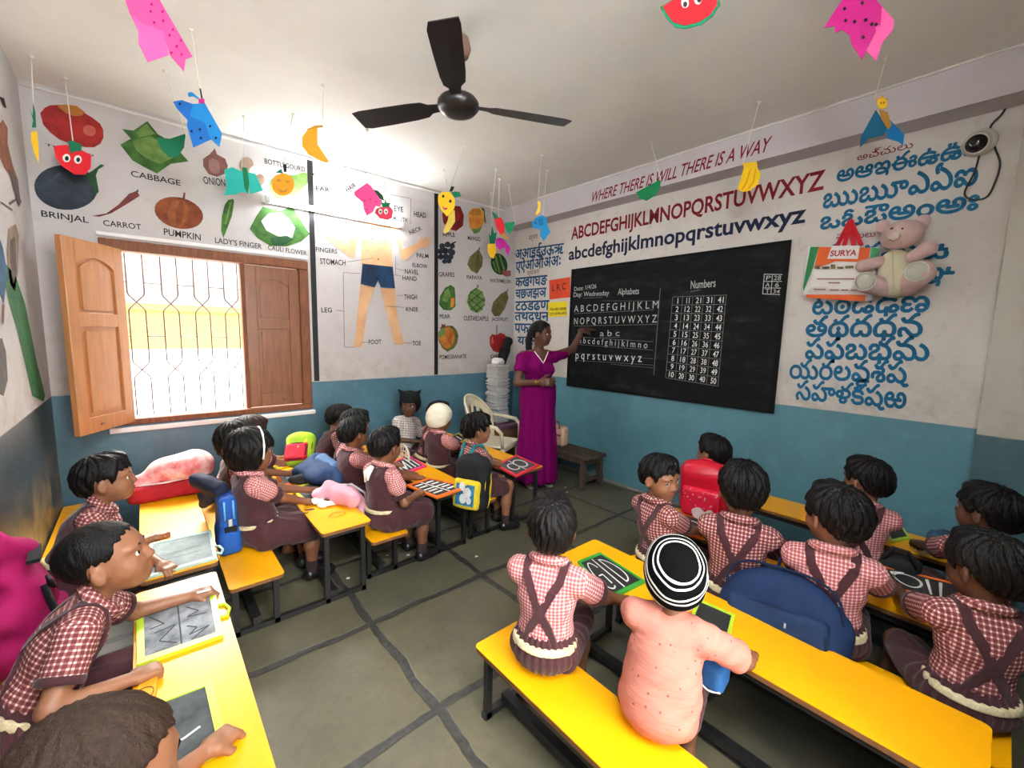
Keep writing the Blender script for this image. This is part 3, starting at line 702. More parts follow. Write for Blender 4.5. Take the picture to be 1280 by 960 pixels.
SEAT = .29
def child(label, pos, head_at, yaw=0, s=1.0, head=(0,0,0), L=None, Rt=None, hair='boy', wear='boy', skin=0, hseed=0, vox=.0062, face=True, legs='sit', hairm=None, group=None, shoes=False, cap=None, plaid=None, gaze=(0,0), shoulders=0, hz=0):
    """seated child: pos = pelvis on the bench, head_at = where the head is over it (world x, y)"""
    root = thing('person', label, 'person', (pos[0], pos[1], 0), math.radians(yaw), group)
    a = math.radians(yaw); c_, s_ = math.cos(a), math.sin(a)
    def loc(p): dx, dy = p[0]-pos[0], p[1]-pos[1]; return A3((dx*c_+dy*s_, -dx*s_+dy*c_, p[2] if len(p) > 2 else 0))
    z0 = SEAT+hz; h = loc(head_at); Lh = .42*s
    lx = math.asin(max(-.75, min(.75, (h[0]-.02*s)/Lh))); ly = math.asin(max(-.5, min(.5, h[1]/Lh)))
    U = A3((math.sin(lx), math.sin(ly), 0)); U[2] = math.sqrt(max(.1, 1-U@U)); fwd = A3((1,0,0)); fwd = fwd-U*(fwd@U); fwd = fwd/np.linalg.norm(fwd); side = np.cross(U, fwd)
    if shoulders: q = math.radians(shoulders); fwd, side = fwd*math.cos(q)+side*math.sin(q), side*math.cos(q)-fwd*math.sin(q)
    B = np.stack((fwd, side, U), 1)
    P = A3((0,0,z0+.082*s)); T = lambda x, y, z: P+B@(A3((x,y,z))*s)
    Rh = rot(head[0], head[1], head[2]); Hc = T(.010,0,.292)+A3((.016,0,.098))*s
    S = Solid()
    S.ell(T(0,0,.17), A3((.066,.092,.10))*s, B, .03); S.ell(T(.008,0,.06), A3((.070,.084,.085))*s, B, .03); S.ell(P+A3((-.004,0,-.012)), A3((.080,.096,.066))*s, None, .03)
    for y in (-1,1): S.cap(T(0,.055*y,.245), T(-.004,.098*y,.238), .036*s, .034*s, .025*s)
    S.cap(T(0,0,.24), Hc-Rh@A3((.018*s,0,.050*s)), .034*s, .033*s, .022*s)
    add_head(S, Hc, Rh, s)
    ends = {}; hands = []
    sides = ((1, L), (-1, Rt))
    for y, hd in sides:
        sh = T(-.004,.100*y,.240)
        if hd is None: hd = ((pos[0]+c_*.30*s-s_*.11*y*s, pos[1]+s_*.30*s+c_*.11*y*s, ZT+.02), 'relax')
        w = loc(hd[0]); hv = None
        if len(hd) > 2 and hd[2] is not None: hv = A3(hd[2]); hv = A3((hv[0]*c_+hv[1]*s_, -hv[0]*s_+hv[1]*c_, hv[2]))
        pole = A3((-.35,.55*y,-.8)) if len(hd) < 4 or hd[3] is None else A3(hd[3])
        el = ik(sh, w, .165*s, .150*s, pole)
        S.cap(sh, el, .030*s, .0245*s, .02*s); S.cap(el, w, .0250*s, .0165*s, .012*s)
        ends[y] = (sh, el, w)
        d = (w-el)/np.linalg.norm(w-el); d = hv if hv is not None else d+A3((0,0,-.3*d[2]))
        nrm = A3((0,0,-1.0)) if len(hd) < 5 else A3(hd[4])
        hands.append((w, d, nrm, y, hd[1]))
    kn = {}
    for y in (-1,1):
        hp = P+A3((.01,.052*y,-.02))*A3((s,s,s)); K = A3((.245*s, .075*y*s, z0+.055*s)); An = A3((.235*s+(.02 if y > 0 else -.01), .078*y*s, .062))
        if legs == 'back': An = A3((.15*s, .075*y*s, .075))
        S.cap(hp, K, .056*s, .040*s, .03*s); S.cap(K, A3((An[0]*.5+K[0]*.5-.008,An[1],K[2]*.55+An[2]*.45)), .039*s, .036*s, .02*s); S.cap(A3((An[0]*.5+K[0]*.5-.008,An[1],K[2]*.55+An[2]*.45)), An, .036*s, .024*s, .02*s)
        S.cap(An-A3((.012,0,.022)), An+A3((.085*s,0,-.040)), .024*s, .020*s, .02*s); kn[y] = (hp, K, An)
    mb = MB(); solid(mb, S, vox)
    for w, d, nrm, y, pose in hands: hand_mesh(mb, w, d, nrm, y, pose, s*1.0, .0028)
    mb.build('body', SK[skin], root, local=True)
    if face: eye_parts(root, Hc, Rh, s, gaze)
    hm = hairm or M_hair
    if hair:
        HS, dp = hair_solid(Hc, Rh, s, hair, hseed); mb = MB(); solid(mb, HS, .0048, 0, dp); plain(mb).build('hair', hm, root, local=True)
    # clothes
    def torso(S, g, k=.03):
        S.ell(T(0,0,.17), A3((.066,.092,.10))*s+g, B, k); S.ell(T(.008,0,.06), A3((.070,.084,.085))*s+g, B, k)
        for y in (-1,1): S.cap(T(0,.05*y,.245), T(-.004,.098*y,.238), .036*s+g, .034*s+g, .025*s)
    def wr(P):
        q = (P-T(0,0,.1))@B; return (.0016 if wear != 'pink' else .0026)*np.sin(q[...,2]*70+q[...,1]*40+hseed)*np.sin(q[...,1]*55-q[...,0]*30+q[...,2]*20)
    frames = [(T(0,0,0), B), bone_frame(*ends[1][:2]), bone_frame(*ends[-1][:2])]
    pm = plaid or M_plaid
    S = Solid(); torso(S, .011); S.half(T(0,0,-.005), -U)
    puff = wear == 'girl'
    for y in (-1,1):
        sh, el, w = ends[y]; t = 1 if y == 1 else 2; f = .62 if wear != 'pink' else .86
        if puff: S.ell(sh+(el-sh)*.36, (.045*s,.045*s,.064*s), bone_frame(sh, el)[1], .02, t); S.cap(sh, sh+(el-sh)*.4, .042*s, .044*s, .015, t)
        else: S.cyl(sh-(el-sh)*.02, sh+(el-sh)*f, .0425*s, .0445*s, .006, .016, t)
    S.cyl(T(.006,0,.245), T(.012,0,.292), .050*s, .043*s, .004, .010)
    if wear == 'pink':
        S.ell(P+A3((-.008,0,-.004)), A3((.098,.118,.084))*s, None, .05); S.ell(T(-.004,0,.085), A3((.082,.106,.10))*s, B, .05); S.half((0,0,z0+.002), (0,0,-1))
    build_plaid(S, vox*.9, 'shirt', pm, root, frames, wr)
    if wear in ('boy','girl'):
        for y in (-1,1):
            sh, el, w = ends[y]; f0, f1 = (.60,.72) if not puff else (.66,.80)
            mb = MB(); solid(mb, Solid().cyl(sh+(el-sh)*f0, sh+(el-sh)*f1, (.047 if not puff else .043)*s, (.047 if not puff else .041)*s, .004), .005); plain(mb).build('cuff', M_maroon, root, local=True)
    # lower garment
    lowm = M_maroon
    S = Solid(); S.ell(P+A3((-.004,0,-.010)), A3((.092,.108,.070) if wear != 'pink' else (.084,.098,.066))*s, None, .03)
    if wear != 'pink': S.ell(T(.004,0,.035), A3((.079,.094,.06))*s, B, .03)
    if wear == 'girl':
        for y in (-1,1): S.cyl(kn[y][0]-A3((.03,0,0)), kn[y][1]+A3((.015,.01*y,-.012)), .078*s, .074*s, .02, .06)
        S.box(A3((.13*s,0,z0+.05*s)), A3((.13,.10,.050))*s, .03, None, .05)
        S.cyl(kn[1][1]*.5+kn[-1][1]*.5+A3((0,-.11*s,-.02)), kn[1][1]*.5+kn[-1][1]*.5+A3((0,.11*s,-.02)), .062*s, None, .02, .05)
        dpl = lambda P: .0035*np.sin(P[...,1]*95+P[...,0]*50+hseed)
    else:
        for y in (-1,1): S.cyl(kn[y][0]-A3((.02,0,0)), kn[y][0]+(kn[y][1]-kn[y][0])*.93, .067*s, .060*s, .01, .025)
        dpl = lambda P: .0042*np.sin(np.arctan2(P[...,1], P[...,0])*24+P[...,0]*30+hseed)
    S.half((0,0,z0+.003 if wear != 'girl' else z0-.03), (0,0,-1))
    if wear == 'girl':
        S.fn(lambda Q: np.where(Q[...,0] < .115*s, (z0+.003)-Q[...,2], -1.0), 'i')
    mb = MB(); solid(mb, S, vox, 0, dpl, 1); plain(mb).build('skirt' if wear == 'girl' else 'shorts', lowm, root, local=True)
    if wear == 'girl':
        S = Solid(); torso(S, .018); S.half(T(0,0,-.01), -U); S.half(T(.02,0,.262), U+fwd*.9)
        for y in (-1,1): S.half(T(0,.100*y,.2), side*y+U*.25)
        mb = MB(); solid(mb, S, vox, 0, wr, 1); plain(mb).build('pinafore_top', M_maroon, root, local=True)
    if wear in ('boy','girl'):
        g = .019 if wear == 'boy' else .025
        S = Solid(); torso(S, g); S.ell(T(.004,0,.035), A3((.079,.094,.06))*s+.007, B, .02); S.ell(P+A3((-.004,0,-.010)), A3((.092,.108,.070))*s+.006, None, .03); S.half(T(0,0,.012 if wear == 'boy' else .03), -U); S.half(T(0,0,.034 if wear == 'boy' else .048), U)
        mb = MB(); solid(mb, S, .0048, 0, None, 1); plain(mb).build('belt', M_belt, root, local=True)
        # collar: two points lying on the shoulders
        S = Solid()
        for y in (-1,1):
            for i in range(7):
                t0 = math.radians(20+150*i/7); t1 = math.radians(20+150*(i+1)/7)
                p = [T(.010+.050*math.cos(t), y*.054*math.sin(t), .287-.020*math.cos(t)) for t in (t0, t1)]
                S.cap(p[0], p[1], .0150*s, .0150*s, .008)
        build_plaid(S, .005, 'collar', pm, root, [frames[0]], None, 1)
    if wear == 'boy':
        St = Solid(); torso(St, .011)
        def onto(p, d):
            p, d = A3(p), A3(d); d = d/np.linalg.norm(d); t = .2
            for _ in range(40):
                v = float(St.at((p+d*t)[None])[0]); t -= v*.7
                if abs(v) < 1e-4: break
            return p+d*(t+.0035), d
        for y in (-1,1):
            path = []
            for u, xx, ang in [(.03,-.05,180),(.09,-.030,180),(.15,.005,180),(.20,.035,170),(.235,.055,150),(.262,.062,115),(.268,.062,90),(.262,.060,65),(.235,.056,30),(.19,.052,10),(.12,.048,0),(.03,.046,0)]:
                q = math.radians(ang); dr = fwd*math.cos(q)+U*math.sin(q)
                path.append(onto(T(0, xx*y, min(u,.215)), dr))
            mb = MB(); w2 = .0135*s; V = []; F = []
            for i, (p, d) in enumerate(path):
                tg = path[min(i+1,len(path)-1)][0]-path[max(i-1,0)][0]; sd = np.cross(tg, d); sd = sd/np.linalg.norm(sd)*w2
                V += [p-sd-d*.006, p+sd-d*.006, p+sd+d*.0025, p-sd+d*.0025]
            for i in range(len(path)-1):
                o = 4*i
                for j in range(4): F.append((o+j, o+(j+1)%4, o+4+(j+1)%4, o+4+j))
            F += [(3,2,1,0), tuple(range(len(V)-4, len(V)))]
            mb.add(V, F, 0, False); mb.build('suspender', M_maroon, root, local=True)
    if shoes:
        for y in (-1,1):
            An = kn[y][2]; mb = MB(); solid(mb, Solid().cap(An+A3((0,0,.055)), An+A3((0,0,-.01)), .030*s, .029*s), .005); plain(mb).build('sock', M_sock, root, local=True)
            mb = MB(); S = Solid().cap(An-A3((.014,0,.026)), An+A3((.085*s,0,-.036)), .034*s, .032*s, .02).ell(An+A3((.085*s,0,-.04)), (.04*s,.036*s,.026*s)); S.half((0,0,.002), (0,0,-1)); solid(mb, S, .005); plain(mb).build('shoe', M_shoe, root, local=True)
    info = dict(root=root, T=T, B=B, Hc=Hc, Rh=Rh, s=s, P=P, U=U, fwd=fwd, side=side, kn=kn, ends=ends)
    return info

# ------------------------------------------------------------------ school desks: bench and desk joined on one iron frame
M_lam = mat('yellow_laminate', (.86,.385,.003), .34, .3, bump=.02, bscale=8, mott=.07, mscale=6)
M_edge = mat('chipboard_edge', (.20,.085,.03), .7, mott=.3, mscale=20)
M_frame = mat('black_iron_tube', (.012,.012,.013), .38, .5, bump=.15, bscale=50)
ZT, ZB = .43, .29
def rounded(x0, x1, y0, y1, r, n=5):
    P = []
    for cx, cy, a in ((x1-r,y1-r,0),(x0+r,y1-r,90),(x0+r,y0+r,180),(x1-r,y0+r,270)):
        for i in range(n+1):
            t = math.radians(a+90*i/n); P.append((cx+r*math.cos(t), cy+r*math.sin(t)))
    return P
def board(x0, x1, y0, y1, z, name, parent):
    mb = MB(); mb.plate(rounded(x0,x1,y0,y1,.02), (0,0,z-.004), (1,0,0), (0,1,0), .004, 0)
    mb.plate(rounded(x0+.001,x1-.001,y0+.001,y1-.001,.02), (0,0,z-.022), (1,0,0), (0,1,0), .018, 1)
    return mb.build(name, [M_lam, M_edge], parent)
def desk_set(label, bx, dx, by, dy, group='school desks with joined benches', foot=None):
    r = thing('school_desk', label, 'school desk', ((bx[0]+dx[1])/2, (dy[0]+dy[1])/2, 0), 0, group)
    board(bx[0], bx[1], by[0], by[1], ZB, 'bench_seat', r); board(dx[0], dx[1], dy[0], dy[1], ZT, 'desk_top', r)
    ya, yb = max(by[0],dy[0])+.055, min(by[1],dy[1])-.055
    bl0, bl1, d0, d1 = bx[0]+.03, bx[1]-.03, dx[0]+.035, dx[1]-.035
    for y in (ya, yb):
        for x, z in ((bl0,ZB),(bl1,ZB),(d0,ZT),(d1,ZT)):
            MB().box(x-.0125, x+.0125, y-.0125, y+.0125, 0, z-.022).build('leg', M_frame, r)
        MB().box(bl0-.02, d1+.012, y-.0125, y+.0125, .004, .029).build('floor_rail', M_frame, r)
        mb = MB().box(bl0, bl1, y-.012, y+.012, ZB-.047, ZB-.022).box(d0, d1, y-.012, y+.012, ZT-.047, ZT-.022)
        mb.build('top_rail', M_frame, r)
    MB().box((bl0+bl1)/2-.018, (bl0+bl1)/2+.018, ya, yb, .03, .066).build('stretcher', M_frame, r)
    MB().box(d0+.02, d0+.056, ya, yb, .03, .060).build('foot_bar', M_frame, r)
    for x, z in ((bl0,ZB),(bl1,ZB),(d0,ZT),(d1,ZT)):
        MB().box(x-.0125, x+.0125, ya, yb, z-.047, z-.022).build('apron', M_frame, r)
    MB().box(d0, d1, ya, yb, ZT-.062, ZT-.055).build('book_shelf', mat('shelf_sheet', (.03,.03,.03), .6), r)
    return r
desk_set('front-left school desk along the left wall, nearest the camera', (-.465,-.235), (-.085,.185), (.66,2.18), (.62,2.19))
desk_set('school desk under the window with a bulky red cloth bag on it', (-.465,-.235), (-.072,.205), (2.26,4.0), (2.28,3.58))
desk_set('school desk behind the blue satchel, with a pink cloth bag on its near end', (.235,.47), (.655,.925), (2.245,3.55), (2.26,3.58))
desk_set('school desk with the orange framed slate on its near corner', (.93,1.16), (1.41,1.69), (2.27,3.86), (2.35,3.84))
desk_set('school desk nearest the standing teacher, pink slate on its near corner', (1.705,1.92), (2.105,2.42), (2.36,3.88), (2.38,3.86))
desk_set('school desk at lower right with its bench in front of the camera', (.91,1.145), (1.44,1.754), (-.12,1.245), (-.08,1.33))
desk_set('school desk in the middle right row, orange framed slates on it', (1.79,2.02), (2.215,2.50), (-.13,1.25), (-.10,1.27))
desk_set('school desk closest to the blackboard wall', (2.53,2.76), (2.93,3.22), (-.10,1.28), (-.02,1.29))

# ------------------------------------------------------------------ the pupils
PG = 'pupils in school uniform'
# bench along the left wall
child('smiling person in maroon checked shirt on the left bench, fist on the front desk', (-.33,1.74), (-.052,1.80), 0, 1.14, (-10,12,0), L=((.087,1.987,.455),'grip'), Rt=((-.083,1.606,.455),'fist'), hair='shaved', skin=1, hseed=1, vox=.005, gaze=(-5,5), group=PG)
child('person in dark pinafore and checked collar at the far corner of the left bench', (-.33,2.68), (-.115,2.73), 0, 1.10, (-5,4,0), L=((.007,2.351,.45),'grip'), Rt=((-.017,2.692,.45),'fist'), hair='boy', wear='girl', skin=1, hseed=2, vox=.0055, group=PG)
child('person with brown hair pulled back tight, at the bottom left corner of the photo', (-.31,.83), (-.02,.90), 0, 1.16, (-18,-10,0), L=((.06,1.20,.455),'grip'), Rt=((.02,.76,.455),'relax'), hair='back', hairm=M_hairB, wear='girl', skin=1, hseed=3, vox=.005, group=PG)
# bench beside the blue satchel
K4 = child('person in brown pinafore with white hairband, beside the upright blue satchel', (.43,2.66), (.40,2.70), 8, 1.12, (-4,-4,0), L=((.80,2.86,.455),'relax'), Rt=((.699,2.702,.455),'fist'), hair='bob', wear='girl', hseed=4, vox=.0055, plaid=M_plaid_lit, group=PG, shoes=True)
child('person half hidden behind the girl with the white hairband', (.40,3.06), (.40,3.08), 5, 1.08, (10,-5,0), L=((.80,3.26,.455),'relax'), Rt=((.696,2.958,.455),'relax'), hair='bob', wear='girl', hseed=5, group=PG)
child('person at the far end of the second bench, arm stretched below the shutter', (.37,3.46), (.61,3.50), 0, 1.08, (-12,-14,0), L=((.90,3.62,.455),'relax'), Rt=((.967,3.492,.455),'relax'), hair='boy', hairm=M_hairB, skin=1, hseed=6, group=PG)
# bench of the desk with the orange slate
K7 = child('person in brown pinafore and white belt, seated legs out at the aisle end', (1.06,2.42), (1.09,2.44), 12, 1.07, (8,-6,0), L=((1.441,2.704,.45),'relax'), Rt=((1.266,2.366,.47),'grip'), hair='boy', wear='girl', hseed=7, vox=.0052, plaid=M_plaid_lit, group=PG, shoes=True)
child('person in pinafore next to the girl with the white belt, silver hair clip', (1.05,2.90), (1.07,2.93), 5, 1.04, (10,-4,0), L=((1.45,3.06,.455),'relax'), Rt=((1.44,2.80,.455),'relax'), hair='boy', wear='girl', hseed=8, plaid=M_plaid_lit, group=PG)
child('person leaning forward in the third row, face seen past the silver hair clip', (1.06,3.20), (1.225,3.17), 0, 1.08, (0,-8,0), hair='thick', hseed=9, group=PG)
child('person leaning far over the desk below the painted body chart', (1.045,3.62), (1.30,3.68), 0, 1.08, (-10,-12,0), hair='boy', hseed=10, wear='girl', skin=1, group=PG)
# bench behind the desk nearest the teacher
K11 = child('person with tousled hair wearing a black and yellow backpack', (1.80,2.50), (1.83,2.50), -8, 1.06, (-14,0,4), L=((2.15,2.68,.455),'relax'), Rt=((2.056,2.548,.475),'grip'), hair='messy', skin=1, hseed=11, vox=.0052, group=PG, shoes=True, gaze=(-10,0))
K12 = child('person wearing a cream knitted cap and brown pinafore', (1.80,2.98), (1.81,3.00), 12, 1.06, (0,-12,0), L=((2.14,3.14,.455),'relax'), Rt=((2.13,2.90,.455),'relax'), hair=None, wear='girl', hseed=12, plaid=M_plaid_lit, group=PG)
child('person whose dark head shows just past the cream knitted cap', (1.82,3.26), (1.985,3.22), 0, 1.06, (5,-10,0), hair='thick', hseed=13, group=PG)
K14 = child('person in grey striped wrap and dark eared cap facing the camera by the back wall', (1.83,3.70), (1.93,3.70), -75, 1.10, (-55,-6,0), L=((2.01,3.56,.50),'relax'), Rt=((1.86,3.55,.48),'relax'), hair=None, wear='pink', skin=2, hseed=14, plaid=M_stripes, group=PG)
# right front bench
m, N, L, b = node_mat('salmon_cotton'); tc = N.new('ShaderNodeTexCoord'); vo = N.new('ShaderNodeTexVoronoi'); vo.inputs['Scale'].default_value = 34; L.new(tc.outputs['Object'], vo.inputs['Vector'])
L.new(mix_col(N, L, math_node(N, L, 'LESS_THAN', vo.outputs['Distance'], .13), mix_col(N, L, noise(N, L, tc.outputs['Object'], 14, 4), (.44,.155,.118), (.54,.215,.165)), (.26,.085,.075)), b.inputs['Base Color'])
b.inputs['Roughness'].default_value = .9; b.inputs['Specular IOR Level'].default_value = .1
bp = N.new('ShaderNodeBump'); bp.inputs['Strength'].default_value = .6; bp.inputs['Distance'].default_value = .012; mp = N.new('ShaderNodeMapping'); mp.inputs['Scale'].default_value = (5,5,16); L.new(tc.outputs['Object'], mp.inputs[0]); L.new(noise(N, L, mp.outputs[0], 1.6, 4), bp.inputs['Height']); L.new(bp.outputs[0], b.inputs['Normal'])
R1a = child('person seen from behind in pink checked shirt with crossed braces, on the near bench', (1.05,1.0), (1.10,1.03), 28, 1.08, (18,2,0), L=((1.37,1.26,.42),'relax'), Rt=((1.40,.90,.45),'relax'), hair='boy', skin=0, hseed=15, vox=.005, face=False, plaid=M_plaid_lit, group=PG)
R1b = child('person in plain salmon shirt and black and white striped beanie', (1.15,.60), (1.235,.61), 20, 1.02, (10,-2,0), L=((1.44,.80,.45),'relax',None,(-.2,1.0,-.35)), Rt=((1.47,.46,.45),'relax',None,(-.2,-1.0,-.25)), hair=None, wear='pink', skin=0, hseed=16, vox=.005, face=False, plaid=MATS['salmon_cotton'], group=PG)
# right middle bench
R2a = child('person looking back over the shoulder at the camera, checked shirt and braces', (1.945,1.07), (1.93,1.10), -18, 1.06, (-82,-4,0), L=((2.26,1.18,.455),'relax'), Rt=((2.24,.98,.455),'relax'), hair='boy', skin=1, hseed=17, vox=.0048, gaze=(-32,4), group=PG)
R2b = child('person with curly dark hair and white belt, back turned, between the red and navy bags', (1.955,.705), (1.955,.70), 18, 1.15, (14,-6,0), L=((2.27,.88,.455),'relax'), Rt=((2.30,.62,.455),'relax'), hair='thick', hseed=18, vox=.0052, face=False, group=PG)
R2c = child('person in pink checked shirt and braces, head turned left, above the navy bag', (1.965,.355), (1.965,.37), 14, 1.14, (38,-2,0), L=((2.30,.52,.455),'relax'), Rt=((2.32,.24,.455),'grip'), hair='thick', skin=1, hseed=19, vox=.0052, plaid=M_plaid_lit, group=PG)
R2d = child('person in shadow at the right edge holding an orange framed slate', (1.96,-.03), (1.98,-.03), 28, 1.06, (24,-8,0), L=((2.35,.207,.47),'grip'), Rt=((2.36,.02,.46),'relax'), hair='thick', skin=2, hseed=20, vox=.0052, group=PG)
# bench nearest the blackboard wall
R3a = child('person in profile wearing the glossy red backpack', (2.66,1.145), (2.66,1.145), 12, 1.04, (66,2,0), L=((3.0,1.22,.455),'relax'), Rt=((2.98,1.0,.455),'relax'), hair='boy', skin=1, hseed=21, group=PG)
R3b = child('person in pink checked shirt resting an arm on the desk by the blue wall', (2.70,.40), (2.72,.40), 10, 1.08, (52,-4,0), L=((3.02,.60,.455),'relax'), Rt=((3.071,.457,.455),'relax'), hair='boy', skin=1, hseed=22, plaid=M_plaid_lit, group=PG)
R3c = child('person with shiny hair in the far right corner holding a blue pouch', (2.66,-.02), (2.665,-.015), 26, 1.06, (40,0,0), L=((2.918,.192,.49),'grip'), Rt=((2.96,.03,.48),'grip'), hair='thick', skin=2, hseed=23, group=PG)

# ------------------------------------------------------------------ the teacher
def teacher():
    pos = (2.93,2.99); yaw = -112
    root = thing('person', 'standing woman in a long magenta dress pointing at the blackboard', 'person', (pos[0],pos[1],0), math.radians(yaw))
    a = math.radians(yaw); c_, s_ = math.cos(a), math.sin(a)
    def loc(p): dx, dy = p[0]-pos[0], p[1]-pos[1]; return A3((dx*c_+dy*s_, -dx*s_+dy*c_, p[2]))
    Hc = A3((.035,.0,1.500)); Rh = rot(42,-2,3); hs = 1.13; S = Solid()
    S.ell((0,0,1.17), (.095,.135,.17), None, .04); S.ell((.01,0,.98), (.095,.13,.13), None, .04); S.ell((-.005,0,.87), (.115,.155,.13), None, .04)
    for y in (-1,1):
        S.cap((0,.07*y,1.305), (-.005,.155*y,1.285), .048, .046, .03); S.ell((.075,.062*y,1.16), (.055,.06,.058), None, .03)
    S.cap((-.005,0,1.29), Hc-Rh@A3((.022,0,.06)), .047, .044, .03); add_head(S, Hc, Rh, hs)
    ends = {}; hands = []
    hL = A3((3.49,2.824,1.564)); wl = loc(hL-A3((.10,-.03,.02))); sh = A3((-.005,.165,1.285)); el = ik(sh, wl, .228, .212, (0,.3,-1)); ends[1] = (sh, el, wl)
    wr_ = loc((2.8,2.825,1.051)); sh = A3((-.005,-.165,1.285)); el2 = ik(sh, wr_, .27, .235, (-.45,-.75,-.5)); ends[-1] = (sh, el2, wr_)
    for y in (-1,1):
        q, e, w = ends[y]; S.cap(q, e, .046, .036, .03); S.cap(e, w, .037, .024, .02)
        hp, K, An = A3((0,.08*y,.84)), A3((.02,.085*y,.46)), A3((-.01,.08*y,.08)); S.cap(hp, K, .085, .055, .04); S.cap(K, An, .055, .036, .03)
        S.cap(An-A3((.02,0,.03)), An+A3((.13,.02*y,-.055)), .036, .026, .03)
    mb = MB(); solid(mb, S, .0075)
    hand_mesh(mb, wl, loc(hL)-wl, A3((-.3,.2,-1)), 1, 'point', 1.5, .0035); hand_mesh(mb, wr_, (wr_-el2)+A3((.0,.12,0)), A3((-1,0,-.2)), -1, 'relax', 1.5, .0035)
    mb.build('body', SK[2], root, local=True); eye_parts(root, Hc, Rh, hs, (10,0))
    # hair drawn back, with a plait down the back
    HS, dp = hair_solid(Hc, Rh, hs, 'back', 5); X = lambda x, y, z: Hc+Rh@(A3((x,y,z))*hs)
    mb = MB(); solid(mb, HS, .006, 0, dp); plain(mb); mb.tube([X(-.10,0,.0), X(-.118,0,-.06), X(-.115,0,-.13), X(-.105,.0,-.21), X(-.10,0,-.28)], [.034,.036,.032,.026,.012], 10); mb.build('hair', M_hair, root, local=True)
    M_dress = mat('magenta_dress', (.16,.001,.088), .8, .08, bump=.18, bscale=14)
    S = Solid(); S.ell((0,0,1.17), (.107,.147,.18), None, .04); S.ell((.012,0,.98), (.112,.148,.14), None, .05)
    for y in (-1,1):
        S.cap((0,.07*y,1.300), (-.005,.155*y,1.280), .056, .055, .03); S.ell((.077,.062*y,1.16), (.063,.068,.066), None, .04)
        q, e, w = ends[y]; S.cyl(q-(e-q)*.05, q+(e-q)*.58, .060, .062, .008, .03)
    S.cyl((0,0,1.0), (.01,0,.055), .150, .212, .02, .10); S.ell((-.01,0,.86), (.135,.175,.15), None, .06)
    # V neck
    S.fn(lambda P: np.maximum(np.abs(P[...,1])*1.5+1.225-P[...,2], .01-P[...,0])*.5, 's', .004, (0,-.1,1.2), (.2,.1,1.4))
    S.half((0,0,1.335), (0,0,1))
    dpl = lambda P: np.where(P[...,2] < .98, (.011*np.sin(np.arctan2(P[...,1],P[...,0])*9+P[...,2]*2)+.006*np.sin(np.arctan2(P[...,1],P[...,0])*17))*np.clip((.98-P[...,2])/.6,0,1), .0022*np.sin(P[...,2]*55+P[...,1]*38))
    mb = MB(); solid(mb, S, .0075, 0, dpl, 1); plain(mb).build('dress', M_dress, root, local=True)
    St = Solid(); St.p = [q for q in S.p if q[5] == 'u']
    def surf(y, z):
        x = .3
        for _ in range(50): x -= float(St.at(A3((x,y,z))[None])[0])*.7
        return A3((x+.004, y, z))
    mb = plain(MB()); pts = [surf(.072-.072*i/8, 1.333-.108*i/8) for i in range(9)]+[surf(-.072*i/8, 1.225+.108*i/8) for i in range(1,9)]; mb.tube(pts, .0052, 6); mb.build('neck_trim', M_whitecloth, root, local=True)
    mb = plain(MB()); d = (wr_-el2)/np.linalg.norm(wr_-el2); u = np.cross(d,(0,0,1.0)); u /= np.linalg.norm(u); v = np.cross(d,u)
    for k in (0,.012,.024): mb.tube([wr_-d*(.02+k)+(u*math.cos(t)+v*math.sin(t))*.031 for t in np.linspace(0,2*PI,16,endpoint=False)], .0035, 6, closed=True)
    mb.build('bangle', mat('gold_bangle', (.75,.48,.16), .25, metal=1), root, local=True)
    for y in (-1,1):
        An = A3((-.01,.08*y,.08)); mb = plain(MB()); solid(mb, Solid().cap(An+A3((-.025,0,-.066)), An+A3((.14,.02*y,-.072)), .040, .034, .01).half((0,0,.022),(0,0,1)).half((0,0,.001),(0,0,-1)), .006); mb.build('sandal', mat('grey_sandal', (.30,.28,.27), .6), root, local=True)
    mb = plain(MB()); mb.tube([X(.0,.083,-.035), X(.004,.086,-.055)], [.004,.006], 8); mb.build('earring', mat('gold_bangle', (.75,.48,.16), .25, metal=1), root, local=True)
teacher()

# caps
def ring_mat():
    m, N, L, b = node_mat('striped_knit'); at = N.new('ShaderNodeAttribute'); at.attribute_name = 'tint'
    tc = N.new('ShaderNodeTexCoord'); n = noise(N, L, tc.outputs['Object'], 9, 2)
    x = math_node(N, L, 'ADD', at.outputs['Fac'], math_node(N, L, 'MULTIPLY', math_node(N, L, 'SUBTRACT', n, .5), .20))
    f = None
    for c in (.62,.80,1.14,1.30,1.66,1.80):
        q = math_node(N, L, 'LESS_THAN', math_node(N, L, 'ABSOLUTE', math_node(N, L, 'SUBTRACT', x, c)), .034); f = q if f is None else math_node(N, L, 'MAXIMUM', f, q)
    L.new(mix_col(N, L, f, (.003,.003,.0035), (.80,.79,.75)), b.inputs['Base Color']); b.inputs['Roughness'].default_value = .95; b.inputs['Specular IOR Level'].default_value = .05
    bp = N.new('ShaderNodeBump'); bp.inputs['Strength'].default_value = .3; bp.inputs['Distance'].default_value = .004; L.new(noise(N, L, tc.outputs['Object'], 180, 2), bp.inputs['Height']); L.new(bp.outputs[0], b.inputs['Normal'])
    return m
